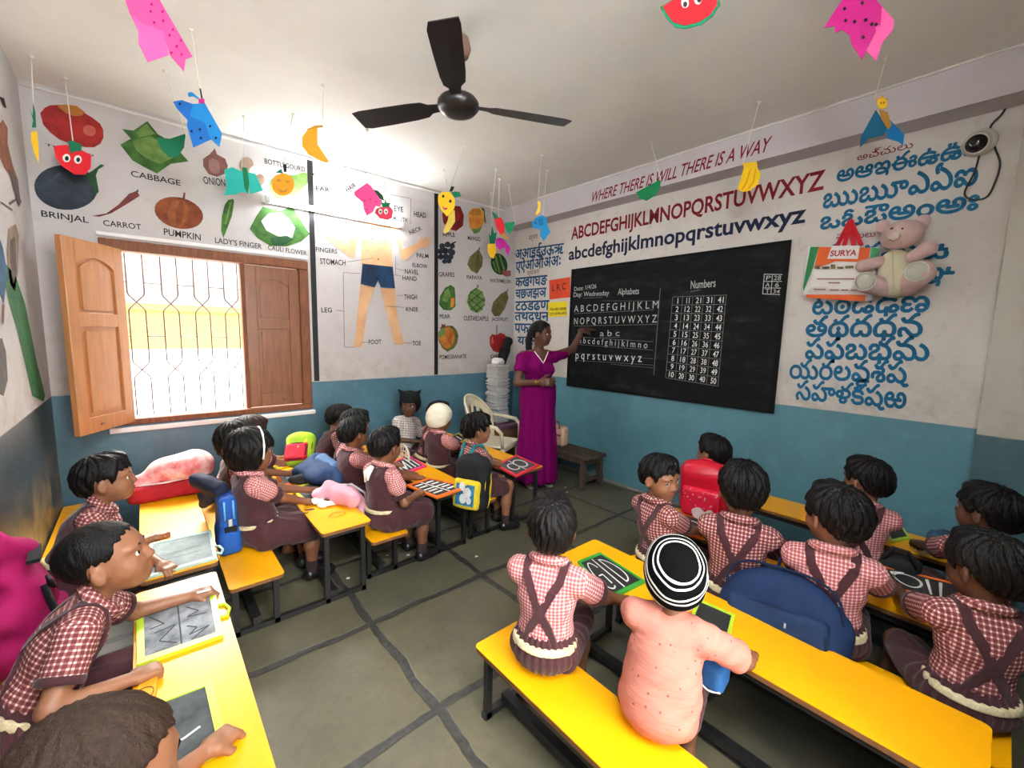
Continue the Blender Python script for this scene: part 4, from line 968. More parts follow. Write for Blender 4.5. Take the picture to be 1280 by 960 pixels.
def knit_cap(k, name, M, grow, low, crown=(-.55,0,.84), ears=False, rings=False):
    c, R, s = k['Hc'], k['Rh'], k['s']; X = lambda x, y, z: c+R@(A3((x,y,z))*s)
    S = Solid(); S.ell(X(-.013,0,.030), A3((.091+grow,.076+grow,.080+grow))*s, R); S.ell(X(-.035,0,-.005), A3((.070+grow,.070+grow,.070+grow))*s, R, .03*s)
    if ears:
        for y in (-1,1): S.cap(X(-.01,.058*y,.088), X(-.012,.098*y,.132), .026*s, .004*s, .03*s)
    xs, zs = low
    S.fn(lambda P: (np.interp(((P-c)@R/s)[...,0], xs, zs)-((P-c)@R/s)[...,2])*.85*s, 'i', .006*s)
    mb = MB(); solid(mb, S, .0048, 0, lambda P: .0012*np.sin(((P-c)@R/s)[...,2]*120)*np.sin(((P-c)@R/s)[...,1]*30+1))
    if rings:
        q = (np.array(mb.v)-(c+R@(A3((-.02,0,.02))*s)))@R; q /= np.linalg.norm(q, axis=1)[:,None]; a = A3(crown); a /= np.linalg.norm(a)
        mb.attr = np.arccos(np.clip(q@a, -1, 1)).tolist()
    else: mb.attr = None
    return mb.build(name, M, k['root'], local=True)
LOWCAP = ((-.13,-.06,.0,.05,.075,.13), (-.075,-.07,-.035,.02,.045,.05))
knit_cap(R1b, 'beanie', ring_mat(), .013, ((-.13,-.06,.0,.05,.075,.13), (-.068,-.064,-.02,.03,.05,.055)), crown=(-.72,-.05,.69), rings=True)
knit_cap(K12, 'knitted_cap', mat('cream_knit', (.78,.74,.58), .9, .1, bump=.4, bscale=120), .014, LOWCAP)
knit_cap(K14, 'eared_cap', mat('black_knit', (.010,.010,.012), .9, .1, bump=.3, bscale=120), .013, ((-.13,-.06,.0,.04,.06,.13), (-.09,-.085,-.07,.0,.035,.04)), ears=True)
# hair ornaments and ribbon
def headband(k, M):
    c, R, s = k['Hc'], k['Rh'], k['s']; pts = []
    for i in range(19):
        t = math.radians(-25+230*i/18); pts.append(c+R@(A3((.030,.097*math.cos(t),.022+.100*math.sin(t)))*s))
    plain(MB()).tube(pts, [.0045+.0022*(i%3 == 0) for i in range(19)], 6).build('hairband', M, k['root'], local=True)
headband(K4, mat('white_satin', (.80,.79,.74), .5))
T7 = K7['T']
mb = plain(MB()); mb.tube([T7(-.045,.03,.285), T7(-.075,.045,.255), T7(-.085,.04,.20)], [.012,.016,.006], 6).tube([T7(-.045,.02,.285), T7(-.078,.018,.245), T7(-.09,.01,.215)], [.010,.013,.006], 6)
mb.build('collar_ribbon', M_whitecloth, K7['root'], local=True)

# ------------------------------------------------------------------ paintings and lettering on the walls
PW = ((0,YW,0), (1,0,0), (0,0,1)); PB = ((XR,0,0), (0,-1,0), (0,0,1)); PBM = ((3.356,0,0), (0,-1,0), (0,0,1)); PL = ((XL,0,0), (0,1,0), (0,0,1))
def pm(name, c, mott=.25, ms=18, c2=None): return mat('paint_'+name, c, .7, .25, mott=mott, mscale=ms, col2=c2)
K_ = pm('black', (.012,.012,.014), .3); RED = pm('red', (.42,.025,.02), .5, 9, (.22,.012,.012)); ORG = pm('orange', (.55,.20,.03), .4, 9); GRN = pm('green', (.075,.19,.035), .55, 14, (.02,.08,.015))
LGR = pm('light_green', (.20,.33,.09), .5, 12, (.09,.18,.04)); DGR = pm('dark_green', (.02,.09,.03), .4); NVY = pm('aubergine', (.010,.014,.022), .5, 8, (.03,.045,.06)); BRN = pm('brown', (.27,.075,.022), .45, 9, (.14,.032,.012))
TAN = pm('tan', (.36,.25,.18), .4); MAR = pm('maroon', (.20,.045,.04), .5, 9); SKN = pm('skin', (.72,.46,.26), .25, 5, (.60,.33,.17)); CRM = pm('cream', (.72,.74,.66), .3, 22, (.50,.56,.48)); BLU = pm('trunks_blue', (.012,.055,.13), .6, 7, (.004,.012,.035))
YEL = pm('yellow', (.72,.42,.05), .4, 10, (.60,.16,.03)); OLV = pm('olive', (.17,.17,.055), .5, 12, (.08,.075,.025)); PNK = pm('onion', (.24,.10,.085), .4, 12); GLD = pm('gold_red', (.62,.32,.04), .5, 7, (.30,.05,.015)); WHT = pm('white', (.8,.8,.78), .15)
def painting(name, layers, parent, pl, label=None):
    mb = MB(); ms = []; o, u, v = (np.array(q, float) for q in pl); w = np.cross(u, v)
    for i, (poly, M) in enumerate(layers):
        if M not in ms: ms.append(M)
        V = [o+u*p[0]+v*p[1]+w*(.0015+.0009*i) for p in poly]
        ar = sum(poly[j][0]*poly[(j+1)%len(poly)][1]-poly[(j+1)%len(poly)][0]*poly[j][1] for j in range(len(poly)))
        ix = list(range(len(V))); mb.add(V, [tuple(ix if ar > 0 else ix[::-1])], ms.index(M))
    return mb.build(name, ms, parent, local=True, label=label)
def ln(a, b, w=.004):
    a, b = np.array(a), np.array(b); d = b-a; d = d/max(np.linalg.norm(d),1e-6); n = np.array((-d[1], d[0]))*w/2
    return [tuple(a-n), tuple(b-n), tuple(b+n), tuple(a+n)]
def word(s, a, b, top, pl, parent, M, bold=.02, name='painted_word', slant=0, lift=.002, cap=None, label=None):
    a_, b_, t_ = (np.array(q) for q in (a, b, top)); d = (b_-a_)/np.linalg.norm(b_-a_); n = np.array((-d[1], d[0])); h = abs(float((t_-a_)@n))
    mb = MB(); text(mb, s, a, b, h, *pl, lift=lift, bold=bold, cap=cap, slant=slant)
    return mb.build(name, M, parent, local=True, label=label)
ww = wall_window
painting('painted_tomato', [([(-.395,2.799),(-.372,2.839),(-.348,2.861),(-.308,2.877),(-.245,2.893),(-.199,2.869),(-.159,2.849),(-.124,2.823),(-.111,2.788),(-.113,2.738),(-.132,2.694),(-.164,2.663),(-.206,2.652),(-.246,2.654),(-.285,2.656),(-.324,2.666),(-.36,2.697),(-.387,2.735)], RED), ([(-.317,2.866),(-.285,2.887),(-.229,2.898),(-.191,2.871),(-.209,2.844),(-.25,2.829),(-.28,2.836)], ORG), ([(-.149,2.757),(-.155,2.745),(-.165,2.735),(-.177,2.729),(-.188,2.729),(-.199,2.734),(-.206,2.743),(-.208,2.755),(-.206,2.768),(-.2,2.78),(-.191,2.79),(-.179,2.796),(-.167,2.796),(-.157,2.792),(-.149,2.783),(-.147,2.771)], pm('tomato_light', (.58,.13,.09), .2))], ww, PW)
painting('painted_brinjal', [([(-.164,2.395),(-.172,2.362),(-.187,2.329),(-.208,2.3),(-.235,2.274),(-.265,2.254),(-.298,2.24),(-.33,2.233),(-.362,2.233),(-.39,2.241),(-.415,2.255),(-.434,2.274),(-.447,2.299),(-.453,2.327),(-.453,2.357),(-.446,2.388),(-.432,2.418),(-.413,2.447),(-.388,2.472),(-.36,2.493),(-.329,2.508),(-.296,2.517),(-.264,2.519),(-.234,2.513),(-.208,2.5),(-.187,2.481),(-.172,2.456),(-.164,2.427)], NVY), ([(-.222,2.473),(-.183,2.51),(-.137,2.564),(-.119,2.56),(-.152,2.527),(-.166,2.487),(-.159,2.382),(-.174,2.362),(-.192,2.43)], DGR), ([(-.388,2.406),(-.338,2.461),(-.327,2.453),(-.378,2.392)], pm('brinjal_light', (.05,.06,.08), .2))], ww, PW)
painting('painted_cabbage', [([(-.016,2.823),(.042,2.83),(.121,2.917),(.173,2.846),(.206,2.833),(.3,2.752),(.339,2.708),(.235,2.663),(.152,2.576),(.087,2.601),(.025,2.631),(-.032,2.717),(.025,2.773)], GRN), ([(.033,2.759),(.129,2.821),(.232,2.781),(.258,2.717),(.176,2.647),(.101,2.663),(.048,2.706)], LGR), ([(.115,2.898),(.158,2.842),(.071,2.793),(.055,2.822)], LGR)], ww, PW)
painting('painted_carrot', [([(-.206,2.219),(-.132,2.249),(-.066,2.32),(-.007,2.404),(.035,2.433),(.049,2.402),(-.011,2.343),(-.106,2.255),(-.168,2.22)], MAR), ([(.03,2.424),(.041,2.447),(.045,2.427)], DGR)], ww, PW)
painting('painted_pumpkin', [([(.405,2.311),(.392,2.282),(.371,2.256),(.342,2.236),(.308,2.222),(.271,2.215),(.234,2.217),(.199,2.225),(.169,2.241),(.146,2.262),(.13,2.287),(.124,2.314),(.126,2.343),(.137,2.37),(.157,2.395),(.184,2.415),(.216,2.43),(.252,2.438),(.289,2.439),(.325,2.431),(.357,2.417),(.382,2.396),(.4,2.37),(.407,2.341)], BRN), ([(.288,2.432),(.298,2.481),(.308,2.479),(.303,2.432)], BRN), ([(.317,2.322),(.305,2.283),(.285,2.251),(.261,2.229),(.236,2.223),(.215,2.231),(.2,2.254),(.194,2.287),(.197,2.325),(.209,2.364),(.228,2.396),(.252,2.418),(.276,2.425),(.298,2.417),(.313,2.395),(.32,2.362)], pm('pumpkin_rib', (.33,.10,.03), .4)), ([(.289,2.324),(.281,2.287),(.271,2.255),(.26,2.234),(.25,2.227),(.243,2.234),(.239,2.255),(.24,2.286),(.244,2.323),(.252,2.36),(.262,2.391),(.273,2.412),(.282,2.42),(.29,2.413),(.294,2.392),(.293,2.361)], BRN)], ww, PW)
painting('painted_onion', [([(.506,2.846),(.518,2.806),(.57,2.787),(.585,2.737),(.561,2.675),(.51,2.641),(.458,2.646),(.427,2.697),(.428,2.749),(.472,2.794)], PNK), ([(.53,2.737),(.533,2.715),(.531,2.693),(.523,2.675),(.511,2.662),(.497,2.658),(.483,2.662),(.471,2.674),(.463,2.692),(.46,2.714),(.462,2.736),(.47,2.754),(.481,2.766),(.495,2.771),(.509,2.767),(.522,2.755)], pm('onion_light', (.33,.17,.15), .3))], ww, PW)
painting('painted_garlic', [([(.76,2.789),(.755,2.764),(.743,2.741),(.726,2.723),(.706,2.713),(.687,2.713),(.672,2.723),(.662,2.74),(.659,2.763),(.664,2.788),(.676,2.811),(.692,2.829),(.712,2.839),(.731,2.839),(.747,2.83),(.757,2.812)], TAN), ([(.803,2.751),(.8,2.733),(.791,2.716),(.777,2.703),(.762,2.696),(.748,2.696),(.736,2.703),(.728,2.715),(.726,2.732),(.73,2.75),(.739,2.766),(.751,2.779),(.766,2.787),(.781,2.787),(.793,2.78),(.801,2.768)], CRM), ([(.834,2.695),(.83,2.677),(.821,2.66),(.809,2.647),(.795,2.641),(.781,2.641),(.77,2.648),(.762,2.661),(.76,2.678),(.764,2.696),(.772,2.712),(.785,2.725),(.799,2.732),(.813,2.732),(.824,2.725),(.832,2.712)], TAN)], ww, PW)
painting('painted_lady_finger', [([(.573,2.483),(.608,2.5),(.614,2.482),(.594,2.371),(.547,2.238),(.528,2.19),(.516,2.244),(.526,2.351),(.55,2.444)], GRN), ([(.585,2.472),(.594,2.47),(.552,2.294),(.543,2.299)], LGR)], ww, PW)
painting('painted_cauliflower', [([(.812,2.483),(.932,2.471),(1.032,2.528),(1.101,2.42),(1.164,2.324),(1.095,2.251),(.977,2.191),(.852,2.178),(.762,2.227),(.71,2.29),(.763,2.402)], GRN), ([(.794,2.365),(.849,2.433),(.946,2.463),(1.007,2.418),(1.048,2.358),(1.023,2.267),(.91,2.265),(.83,2.296)], CRM), ([(.855,2.244),(.981,2.279),(1.037,2.258),(.949,2.192),(.866,2.187)], DGR)], ww, PW)
painting('painted_bottle_gourd', [([(.873,2.697),(.916,2.75),(1.056,2.785),(1.129,2.825),(1.195,2.826),(1.189,2.779),(1.117,2.692),(1.035,2.599),(.908,2.558),(.863,2.606)], LGR), ([(1.188,2.829),(1.218,2.842),(1.218,2.83),(1.193,2.806)], DGR)], ww, PW)
for s, a, b, t in [('TOMATO', (-.387,2.611), (-.168,2.602), (-.384,2.625)), ('BRINJAL', (-.436,2.173), (-.222,2.17), (-.429,2.211)), ('CABBAGE', (.011,2.524), (.283,2.523), (.019,2.563)), ('CARROT', (-.151,2.167), (.044,2.172), (-.146,2.204)), ('PUMPKIN', (.166,2.157), (.383,2.149), (.172,2.203)),
    ('ONION', (.424,2.571), (.563,2.581), (.429,2.625)), ('BOTTLEGOURD', (.839,2.824), (1.144,2.833), (.846,2.863)), ("LADY'S FINGER", (.473,2.146), (.79,2.144), (.479,2.188)), ('CAULI FLOWER', (.835,2.146), (1.133,2.137), (.842,2.183))]:
    word(s, a, b, t, PW, ww, K_, .010)
# dividing lines
for a, b, nm in (((1.196,2.912), (1.184,1.04), 'dividing_line'), ((2.404,2.964), (2.429,1.042), 'dividing_line')):
    mb = MB(); mb.box(b[0]-.022, b[0]+.022, YW-.006, YW-.0005, 1.03, 2.955); mb.build(nm, mat('black_conduit', (.010,.010,.012), .5), ww)
# chart of the body
painting('painted_body', [
 ([(1.601,2.477),(1.688,2.531),(1.847,2.56),(1.956,2.539),(1.925,2.341),(1.936,2.117),(1.614,2.11),(1.626,2.298)], SKN),
 ([(1.609,2.465),(1.555,2.175),(1.507,2.175),(1.304,2.302),(1.269,2.346),(1.319,2.382),(1.482,2.281),(1.549,2.455)], SKN), ([(1.318,2.354),(1.226,2.421),(1.201,2.443),(1.231,2.45),(1.28,2.421),(1.249,2.47),(1.278,2.466),(1.307,2.42),(1.299,2.461),(1.321,2.456),(1.352,2.388)], SKN),
 ([(1.941,2.522),(2.028,2.207),(2.084,2.218),(2.236,2.361),(2.273,2.403),(2.244,2.42),(2.034,2.311),(2.001,2.52)], SKN), ([(2.236,2.355),(2.31,2.372),(2.368,2.438),(2.328,2.426),(2.369,2.488),(2.323,2.46),(2.303,2.493),(2.278,2.44),(2.244,2.477),(2.229,2.411)], SKN),
 ([(1.604,1.938),(1.744,1.918),(1.673,1.727),(1.631,1.501),(1.616,1.375),(1.586,1.334),(1.52,1.338),(1.547,1.429),(1.568,1.661)], SKN), ([(1.8,1.911),(1.954,1.923),(1.963,1.743),(2.007,1.509),(2.044,1.406),(2.043,1.362),(1.943,1.358),(1.919,1.469),(1.841,1.736)], SKN),
 ([(1.725,2.548),(1.726,2.606),(1.811,2.622),(1.81,2.563)], SKN), ([(1.829,2.681),(1.824,2.651),(1.811,2.624),(1.791,2.605),(1.768,2.595),(1.746,2.596),(1.727,2.608),(1.715,2.63),(1.711,2.657),(1.716,2.686),(1.729,2.713),(1.748,2.733),(1.771,2.743),(1.793,2.742),(1.812,2.73),(1.825,2.709)], SKN), ([(1.711,2.671),(1.716,2.72),(1.771,2.755),(1.826,2.743),(1.831,2.695),(1.796,2.721),(1.736,2.705)], K_),
 ([(1.757,2.674),(1.756,2.672),(1.754,2.67),(1.752,2.669),(1.748,2.668),(1.745,2.667),(1.742,2.668),(1.741,2.669),(1.74,2.671),(1.741,2.673),(1.743,2.675),(1.745,2.676),(1.749,2.677),(1.752,2.678),(1.754,2.677),(1.756,2.676)], K_), ([(1.799,2.683),(1.798,2.681),(1.797,2.679),(1.794,2.677),(1.791,2.676),(1.787,2.676),(1.785,2.676),(1.783,2.678),(1.782,2.679),(1.783,2.681),(1.785,2.683),(1.787,2.685),(1.791,2.686),(1.794,2.686),(1.797,2.686),(1.799,2.685)], K_), ([(1.752,2.627),(1.786,2.633),(1.769,2.62)], MAR),
 ([(1.624,2.125),(1.929,2.131),(1.951,1.923),(1.804,1.919),(1.773,1.982),(1.74,1.914),(1.602,1.934)], BLU), ([(1.724,2.367),(1.724,2.365),(1.722,2.363),(1.719,2.361),(1.716,2.36),(1.713,2.36),(1.71,2.361),(1.708,2.362),(1.708,2.365),(1.708,2.367),(1.71,2.369),(1.713,2.371),(1.716,2.372),(1.719,2.372),(1.722,2.371),(1.724,2.369)], MAR), ([(1.853,2.383),(1.852,2.381),(1.85,2.378),(1.847,2.377),(1.844,2.376),(1.841,2.376),(1.838,2.376),(1.836,2.378),(1.835,2.38),(1.836,2.383),(1.838,2.385),(1.841,2.387),(1.844,2.388),(1.847,2.388),(1.85,2.387),(1.852,2.385)], MAR), ([(1.789,2.185),(1.788,2.182),(1.786,2.179),(1.784,2.177),(1.78,2.176),(1.777,2.176),(1.774,2.178),(1.773,2.18),(1.772,2.183),(1.773,2.186),(1.775,2.189),(1.777,2.191),(1.781,2.192),(1.784,2.192),(1.787,2.191),(1.789,2.188)], BRN)], ww, PW, 'painted figure of the human body in dark blue trunks')
lw = [((1.398,2.718), (1.59,2.717)), ((1.894,2.816), (2.138,2.825)), ((2.138,2.825), (2.129,2.58)), ((1.415,2.63), (1.67,2.649)), ((1.479,2.123), (1.734,2.19)), ((1.964,2.234), (1.962,2.047)), ((1.963,2.12), (2.055,2.105)), ((1.806,2.052), (2.02,2.053)), ((1.983,1.858), (2.041,1.858)), ((1.857,1.741), (2.052,1.739)), ((1.371,1.675), (1.435,1.674)), ((1.443,2.024), (1.436,1.339)), ((1.443,2.024), (1.6,2.03)), ((1.436,1.339), (1.524,1.334)), ((1.599,1.383), (1.662,1.383)), ((2.044,1.379), (2.133,1.375))]
painting('pointer_lines', [(ln(a, b, .005), pm('grey_line', (.18,.18,.20), .3)) for a, b in lw], ww, PW)
for s, a, b, t in [('EAR', (1.228,2.703), (1.347,2.712), (1.233,2.74)), ('NOSE', (1.282,2.611), (1.414,2.615), (1.287,2.648)), ('HAIR', (1.503,2.746), (1.589,2.816), (1.487,2.783)), ('EYE', (1.956,2.67), (2.055,2.675), (1.959,2.721)), ('MOUTH', (1.946,2.582), (2.096,2.588), (1.948,2.624)), ('HEAD', (2.172,2.658), (2.311,2.669), (2.175,2.708)), ('NECK', (2.128,2.471), (2.264,2.544), (2.11,2.506)),
    ('FINGERS', (1.212,2.183), (1.396,2.187), (1.215,2.223)), ('STOMACH', (1.245,2.08), (1.47,2.09), (1.248,2.129)), ('PALM', (2.199,2.258), (2.338,2.267), (2.202,2.301)), ('ELBOW', (2.15,2.158), (2.323,2.16), (2.153,2.197)), ('NAVEL', (2.064,2.081), (2.223,2.084), (2.067,2.128)), ('HAND', (2.04,2.013), (2.198,2.019), (2.043,2.058)), ('THIGH', (2.057,1.823), (2.202,1.831), (2.058,1.872)), ('KNEE', (2.075,1.702), (2.211,1.708), (2.075,1.745)), ('LEG', (1.243,1.652), (1.336,1.656), (1.244,1.695)), ('FOOT', (1.674,1.364), (1.805,1.366), (1.675,1.408)), ('TOE', (2.145,1.351), (2.244,1.353), (2.145,1.397))]:
    word(s, a, b, t, PW, ww, K_, .014)
# fruit panel
painting('painted_apple', [([(2.502,2.744),(2.542,2.816),(2.635,2.857),(2.731,2.87),(2.78,2.785),(2.769,2.67),(2.678,2.598),(2.582,2.604),(2.516,2.659)], pm('apple_red', (.25,.018,.02), .5, 8)), ([(2.726,2.76),(2.721,2.741),(2.713,2.724),(2.703,2.713),(2.694,2.709),(2.687,2.713),(2.682,2.723),(2.68,2.739),(2.683,2.758),(2.688,2.778),(2.696,2.794),(2.705,2.806),(2.714,2.81),(2.722,2.806),(2.727,2.796),(2.728,2.78)], RED)], ww, PW)
painting('painted_mango', [([(2.836,2.818),(2.887,2.878),(2.99,2.906),(3.051,2.871),(3.062,2.767),(2.994,2.638),(2.92,2.608),(2.861,2.663)], YEL), ([(2.848,2.825),(2.902,2.877),(2.999,2.896),(3.021,2.83),(2.888,2.801)], ORG), ([(2.876,2.665),(2.92,2.608),(2.994,2.638),(3.038,2.716),(2.949,2.666)], LGR), ([(3.005,2.915),(3.059,2.908),(3.087,2.748),(3.062,2.767),(3.051,2.871)], DGR)], ww, PW)
painting('painted_grapes', [([(2.54,2.42),(2.538,2.407),(2.53,2.396),(2.517,2.388),(2.503,2.383),(2.489,2.384),(2.477,2.389),(2.469,2.398),(2.466,2.409),(2.469,2.421),(2.477,2.433),(2.489,2.441),(2.503,2.445),(2.517,2.445),(2.529,2.44),(2.537,2.431)], NVY), ([(2.608,2.445),(2.605,2.433),(2.597,2.421),(2.584,2.413),(2.57,2.408),(2.556,2.409),(2.543,2.414),(2.535,2.423),(2.532,2.434),(2.535,2.447),(2.543,2.458),(2.555,2.466),(2.57,2.471),(2.584,2.471),(2.596,2.466),(2.605,2.457)], NVY), ([(2.665,2.438),(2.663,2.426),(2.655,2.416),(2.643,2.408),(2.63,2.403),(2.616,2.404),(2.605,2.408),(2.597,2.417),(2.594,2.428),(2.597,2.439),(2.604,2.45),(2.616,2.458),(2.629,2.462),(2.643,2.462),(2.655,2.457),(2.662,2.449)], NVY), ([(2.519,2.361),(2.516,2.349),(2.508,2.338),(2.496,2.329),(2.482,2.325),(2.468,2.326),(2.456,2.331),(2.448,2.34),(2.446,2.351),(2.448,2.363),(2.456,2.374),(2.468,2.383),(2.482,2.387),(2.496,2.387),(2.508,2.382),(2.516,2.373)], NVY), ([(2.581,2.374),(2.578,2.361),(2.569,2.349),(2.556,2.34),(2.541,2.335),(2.525,2.336),(2.512,2.341),(2.504,2.351),(2.501,2.363),(2.504,2.376),(2.512,2.388),(2.525,2.397),(2.54,2.402),(2.556,2.402),(2.569,2.396),(2.578,2.387)], K_), ([(2.646,2.379),(2.643,2.365),(2.634,2.353),(2.621,2.344),(2.605,2.339),(2.59,2.34),(2.577,2.345),(2.568,2.355),(2.565,2.367),(2.568,2.381),(2.576,2.393),(2.59,2.402),(2.605,2.407),(2.621,2.406),(2.634,2.401),(2.643,2.391)], NVY), ([(2.666,2.37),(2.664,2.357),(2.658,2.346),(2.649,2.338),(2.638,2.334),(2.628,2.335),(2.619,2.341),(2.613,2.351),(2.611,2.362),(2.613,2.375),(2.619,2.386),(2.627,2.394),(2.638,2.398),(2.648,2.397),(2.657,2.391),(2.663,2.382)], NVY), ([(2.517,2.303),(2.514,2.291),(2.507,2.28),(2.496,2.271),(2.482,2.267),(2.469,2.268),(2.458,2.274),(2.451,2.283),(2.448,2.294),(2.451,2.306),(2.458,2.317),(2.469,2.325),(2.482,2.33),(2.495,2.329),(2.507,2.324),(2.514,2.315)], NVY), ([(2.584,2.314),(2.581,2.301),(2.572,2.288),(2.559,2.28),(2.544,2.275),(2.528,2.276),(2.515,2.281),(2.507,2.291),(2.504,2.303),(2.507,2.317),(2.515,2.329),(2.528,2.338),(2.543,2.342),(2.559,2.342),(2.572,2.336),(2.581,2.326)], NVY), ([(2.641,2.319),(2.639,2.306),(2.631,2.295),(2.619,2.287),(2.606,2.283),(2.592,2.283),(2.581,2.289),(2.573,2.298),(2.57,2.31),(2.573,2.322),(2.581,2.333),(2.592,2.342),(2.605,2.346),(2.619,2.345),(2.631,2.34),(2.638,2.331)], NVY), ([(2.565,2.26),(2.563,2.25),(2.555,2.241),(2.544,2.234),(2.53,2.231),(2.517,2.231),(2.506,2.235),(2.498,2.242),(2.496,2.251),(2.498,2.261),(2.506,2.27),(2.517,2.277),(2.53,2.28),(2.544,2.28),(2.555,2.276),(2.562,2.269)], NVY), ([(2.617,2.271),(2.614,2.26),(2.607,2.25),(2.597,2.243),(2.584,2.239),(2.572,2.24),(2.561,2.245),(2.554,2.253),(2.552,2.263),(2.554,2.273),(2.561,2.283),(2.572,2.29),(2.584,2.294),(2.596,2.293),(2.607,2.289),(2.614,2.281)], NVY), ([(2.61,2.459),(2.676,2.491),(2.67,2.473),(2.621,2.447)], K_)], ww, PW)
painting('painted_papaya', [([(2.988,2.454),(3.051,2.362),(3.04,2.265),(2.971,2.173),(2.882,2.199),(2.831,2.264),(2.865,2.35)], OLV), ([(2.982,2.436),(3.002,2.356),(2.98,2.198),(2.956,2.188),(2.948,2.325)], pm('papaya_rib', (.10,.10,.03), .3)), ([(2.982,2.448),(3,2.474),(3.012,2.452)], K_)], ww, PW)
painting('painted_watermelon', [([(3.411,2.362),(3.422,2.327),(3.423,2.291),(3.413,2.258),(3.393,2.23),(3.365,2.209),(3.331,2.197),(3.294,2.195),(3.257,2.203),(3.224,2.22),(3.196,2.245),(3.177,2.276),(3.166,2.31),(3.166,2.345),(3.176,2.377),(3.195,2.405),(3.222,2.426),(3.255,2.439),(3.291,2.442),(3.327,2.435),(3.361,2.418),(3.39,2.393)], DGR), ([(3.216,2.395),(3.248,2.412),(3.318,2.209),(3.295,2.2)], LGR), ([(3.28,2.428),(3.303,2.436),(3.383,2.267),(3.36,2.246)], LGR), ([(3.186,2.33),(3.211,2.348),(3.262,2.221),(3.242,2.226)], LGR), ([(3.327,2.243),(3.475,2.264),(3.476,2.2),(3.402,2.18),(3.351,2.2)], pm('melon_flesh', (.45,.12,.10), .4))], ww, PW)
painting('painted_pear', [([(2.613,2.015),(2.663,1.991),(2.675,1.899),(2.675,1.783),(2.614,1.737),(2.519,1.739),(2.465,1.794),(2.478,1.885),(2.545,1.981)], GRN), ([(2.531,1.935),(2.585,1.985),(2.613,1.895),(2.559,1.822),(2.505,1.842)], LGR), ([(2.614,1.872),(2.664,1.875),(2.656,1.782),(2.614,1.768)], YEL)], ww, PW)
painting('painted_custard_apple', [([(2.959,2.016),(3.051,1.975),(3.093,1.88),(3.055,1.767),(2.978,1.726),(2.887,1.751),(2.827,1.851),(2.87,1.961)], LGR)]+[(ln(a, b, .010), DGR) for a, b in [((2.884,1.967), (3.084,1.867)), ((2.847,1.9), (3.055,1.767)), ((2.842,1.84), (2.978,1.731)), ((3.045,1.975), (2.848,1.835)), ((3.083,1.904), (2.878,1.758)), ((3.085,1.83), (2.947,1.737)), ((2.959,2.009), (2.841,1.911))]]+[([(2.965,2.017),(2.97,2.046),(2.982,2.047),(2.983,2.013)], K_)], ww, PW)
painting('painted_jackfruit', [([(3.423,2.017),(3.45,1.929),(3.395,1.797),(3.313,1.703),(3.231,1.7),(3.181,1.761),(3.211,1.863),(3.324,1.971)], OLV), ([(3.423,2.017),(3.433,2.043),(3.447,2.014)], K_)], ww, PW)
painting('painted_pomegranate', [([(2.456,1.493),(2.499,1.546),(2.57,1.57),(2.642,1.569),(2.697,1.52),(2.718,1.459),(2.703,1.373),(2.662,1.319),(2.576,1.278),(2.509,1.32),(2.461,1.396)], OLV), ([(2.473,1.493),(2.526,1.539),(2.597,1.556),(2.651,1.519),(2.67,1.435),(2.634,1.342),(2.566,1.312),(2.5,1.358),(2.465,1.426)], GLD), ([(2.46,1.489),(2.508,1.542),(2.534,1.539),(2.544,1.487),(2.491,1.441),(2.46,1.448)], LGR), ([(2.465,1.534),(2.491,1.553),(2.504,1.591),(2.526,1.573),(2.548,1.592),(2.543,1.547),(2.508,1.539)], MAR)], ww, PW)
painting('painted_cherry', [([(3.164,1.439),(3.199,1.485),(3.269,1.474),(3.327,1.504),(3.399,1.488),(3.441,1.433),(3.436,1.357),(3.387,1.289),(3.3,1.26),(3.225,1.282),(3.171,1.349)], RED), ([(3.265,1.478),(3.269,1.594),(3.28,1.594),(3.278,1.478)], K_), ([(3.192,1.44),(3.216,1.456),(3.223,1.374),(3.202,1.365)], pm('tomato_light', (.58,.13,.09), .2))], ww, PW)
for s, a, b, t in [('APPLE', (2.508,2.519), (2.665,2.535), (2.508,2.563)), ('MANGO', (2.834,2.531), (3.011,2.542), (2.833,2.575)), ('GRAPES', (2.462,2.091), (2.662,2.107), (2.462,2.138)), ('PAPAYA', (2.827,2.099), (3.043,2.111), (2.827,2.142)), ('WATERMELON', (3.155,2.094), (3.479,2.111), (3.155,2.136)), ('PEAR', (2.473,1.643), (2.609,1.648), (2.473,1.689)), ('CUSTARDAPPLE', (2.791,1.634), (3.145,1.641), (2.791,1.687)), ('JACKFRUIT', (3.19,1.645), (3.45,1.649), (3.189,1.686)), ('POMEGRANATE', (2.472,1.199), (2.827,1.203), (2.472,1.245)), ('CHERRY', (3.184,1.195), (3.401,1.193), (3.183,1.237))]:
    word(s, a, b, t, PW, ww, K_, .014)
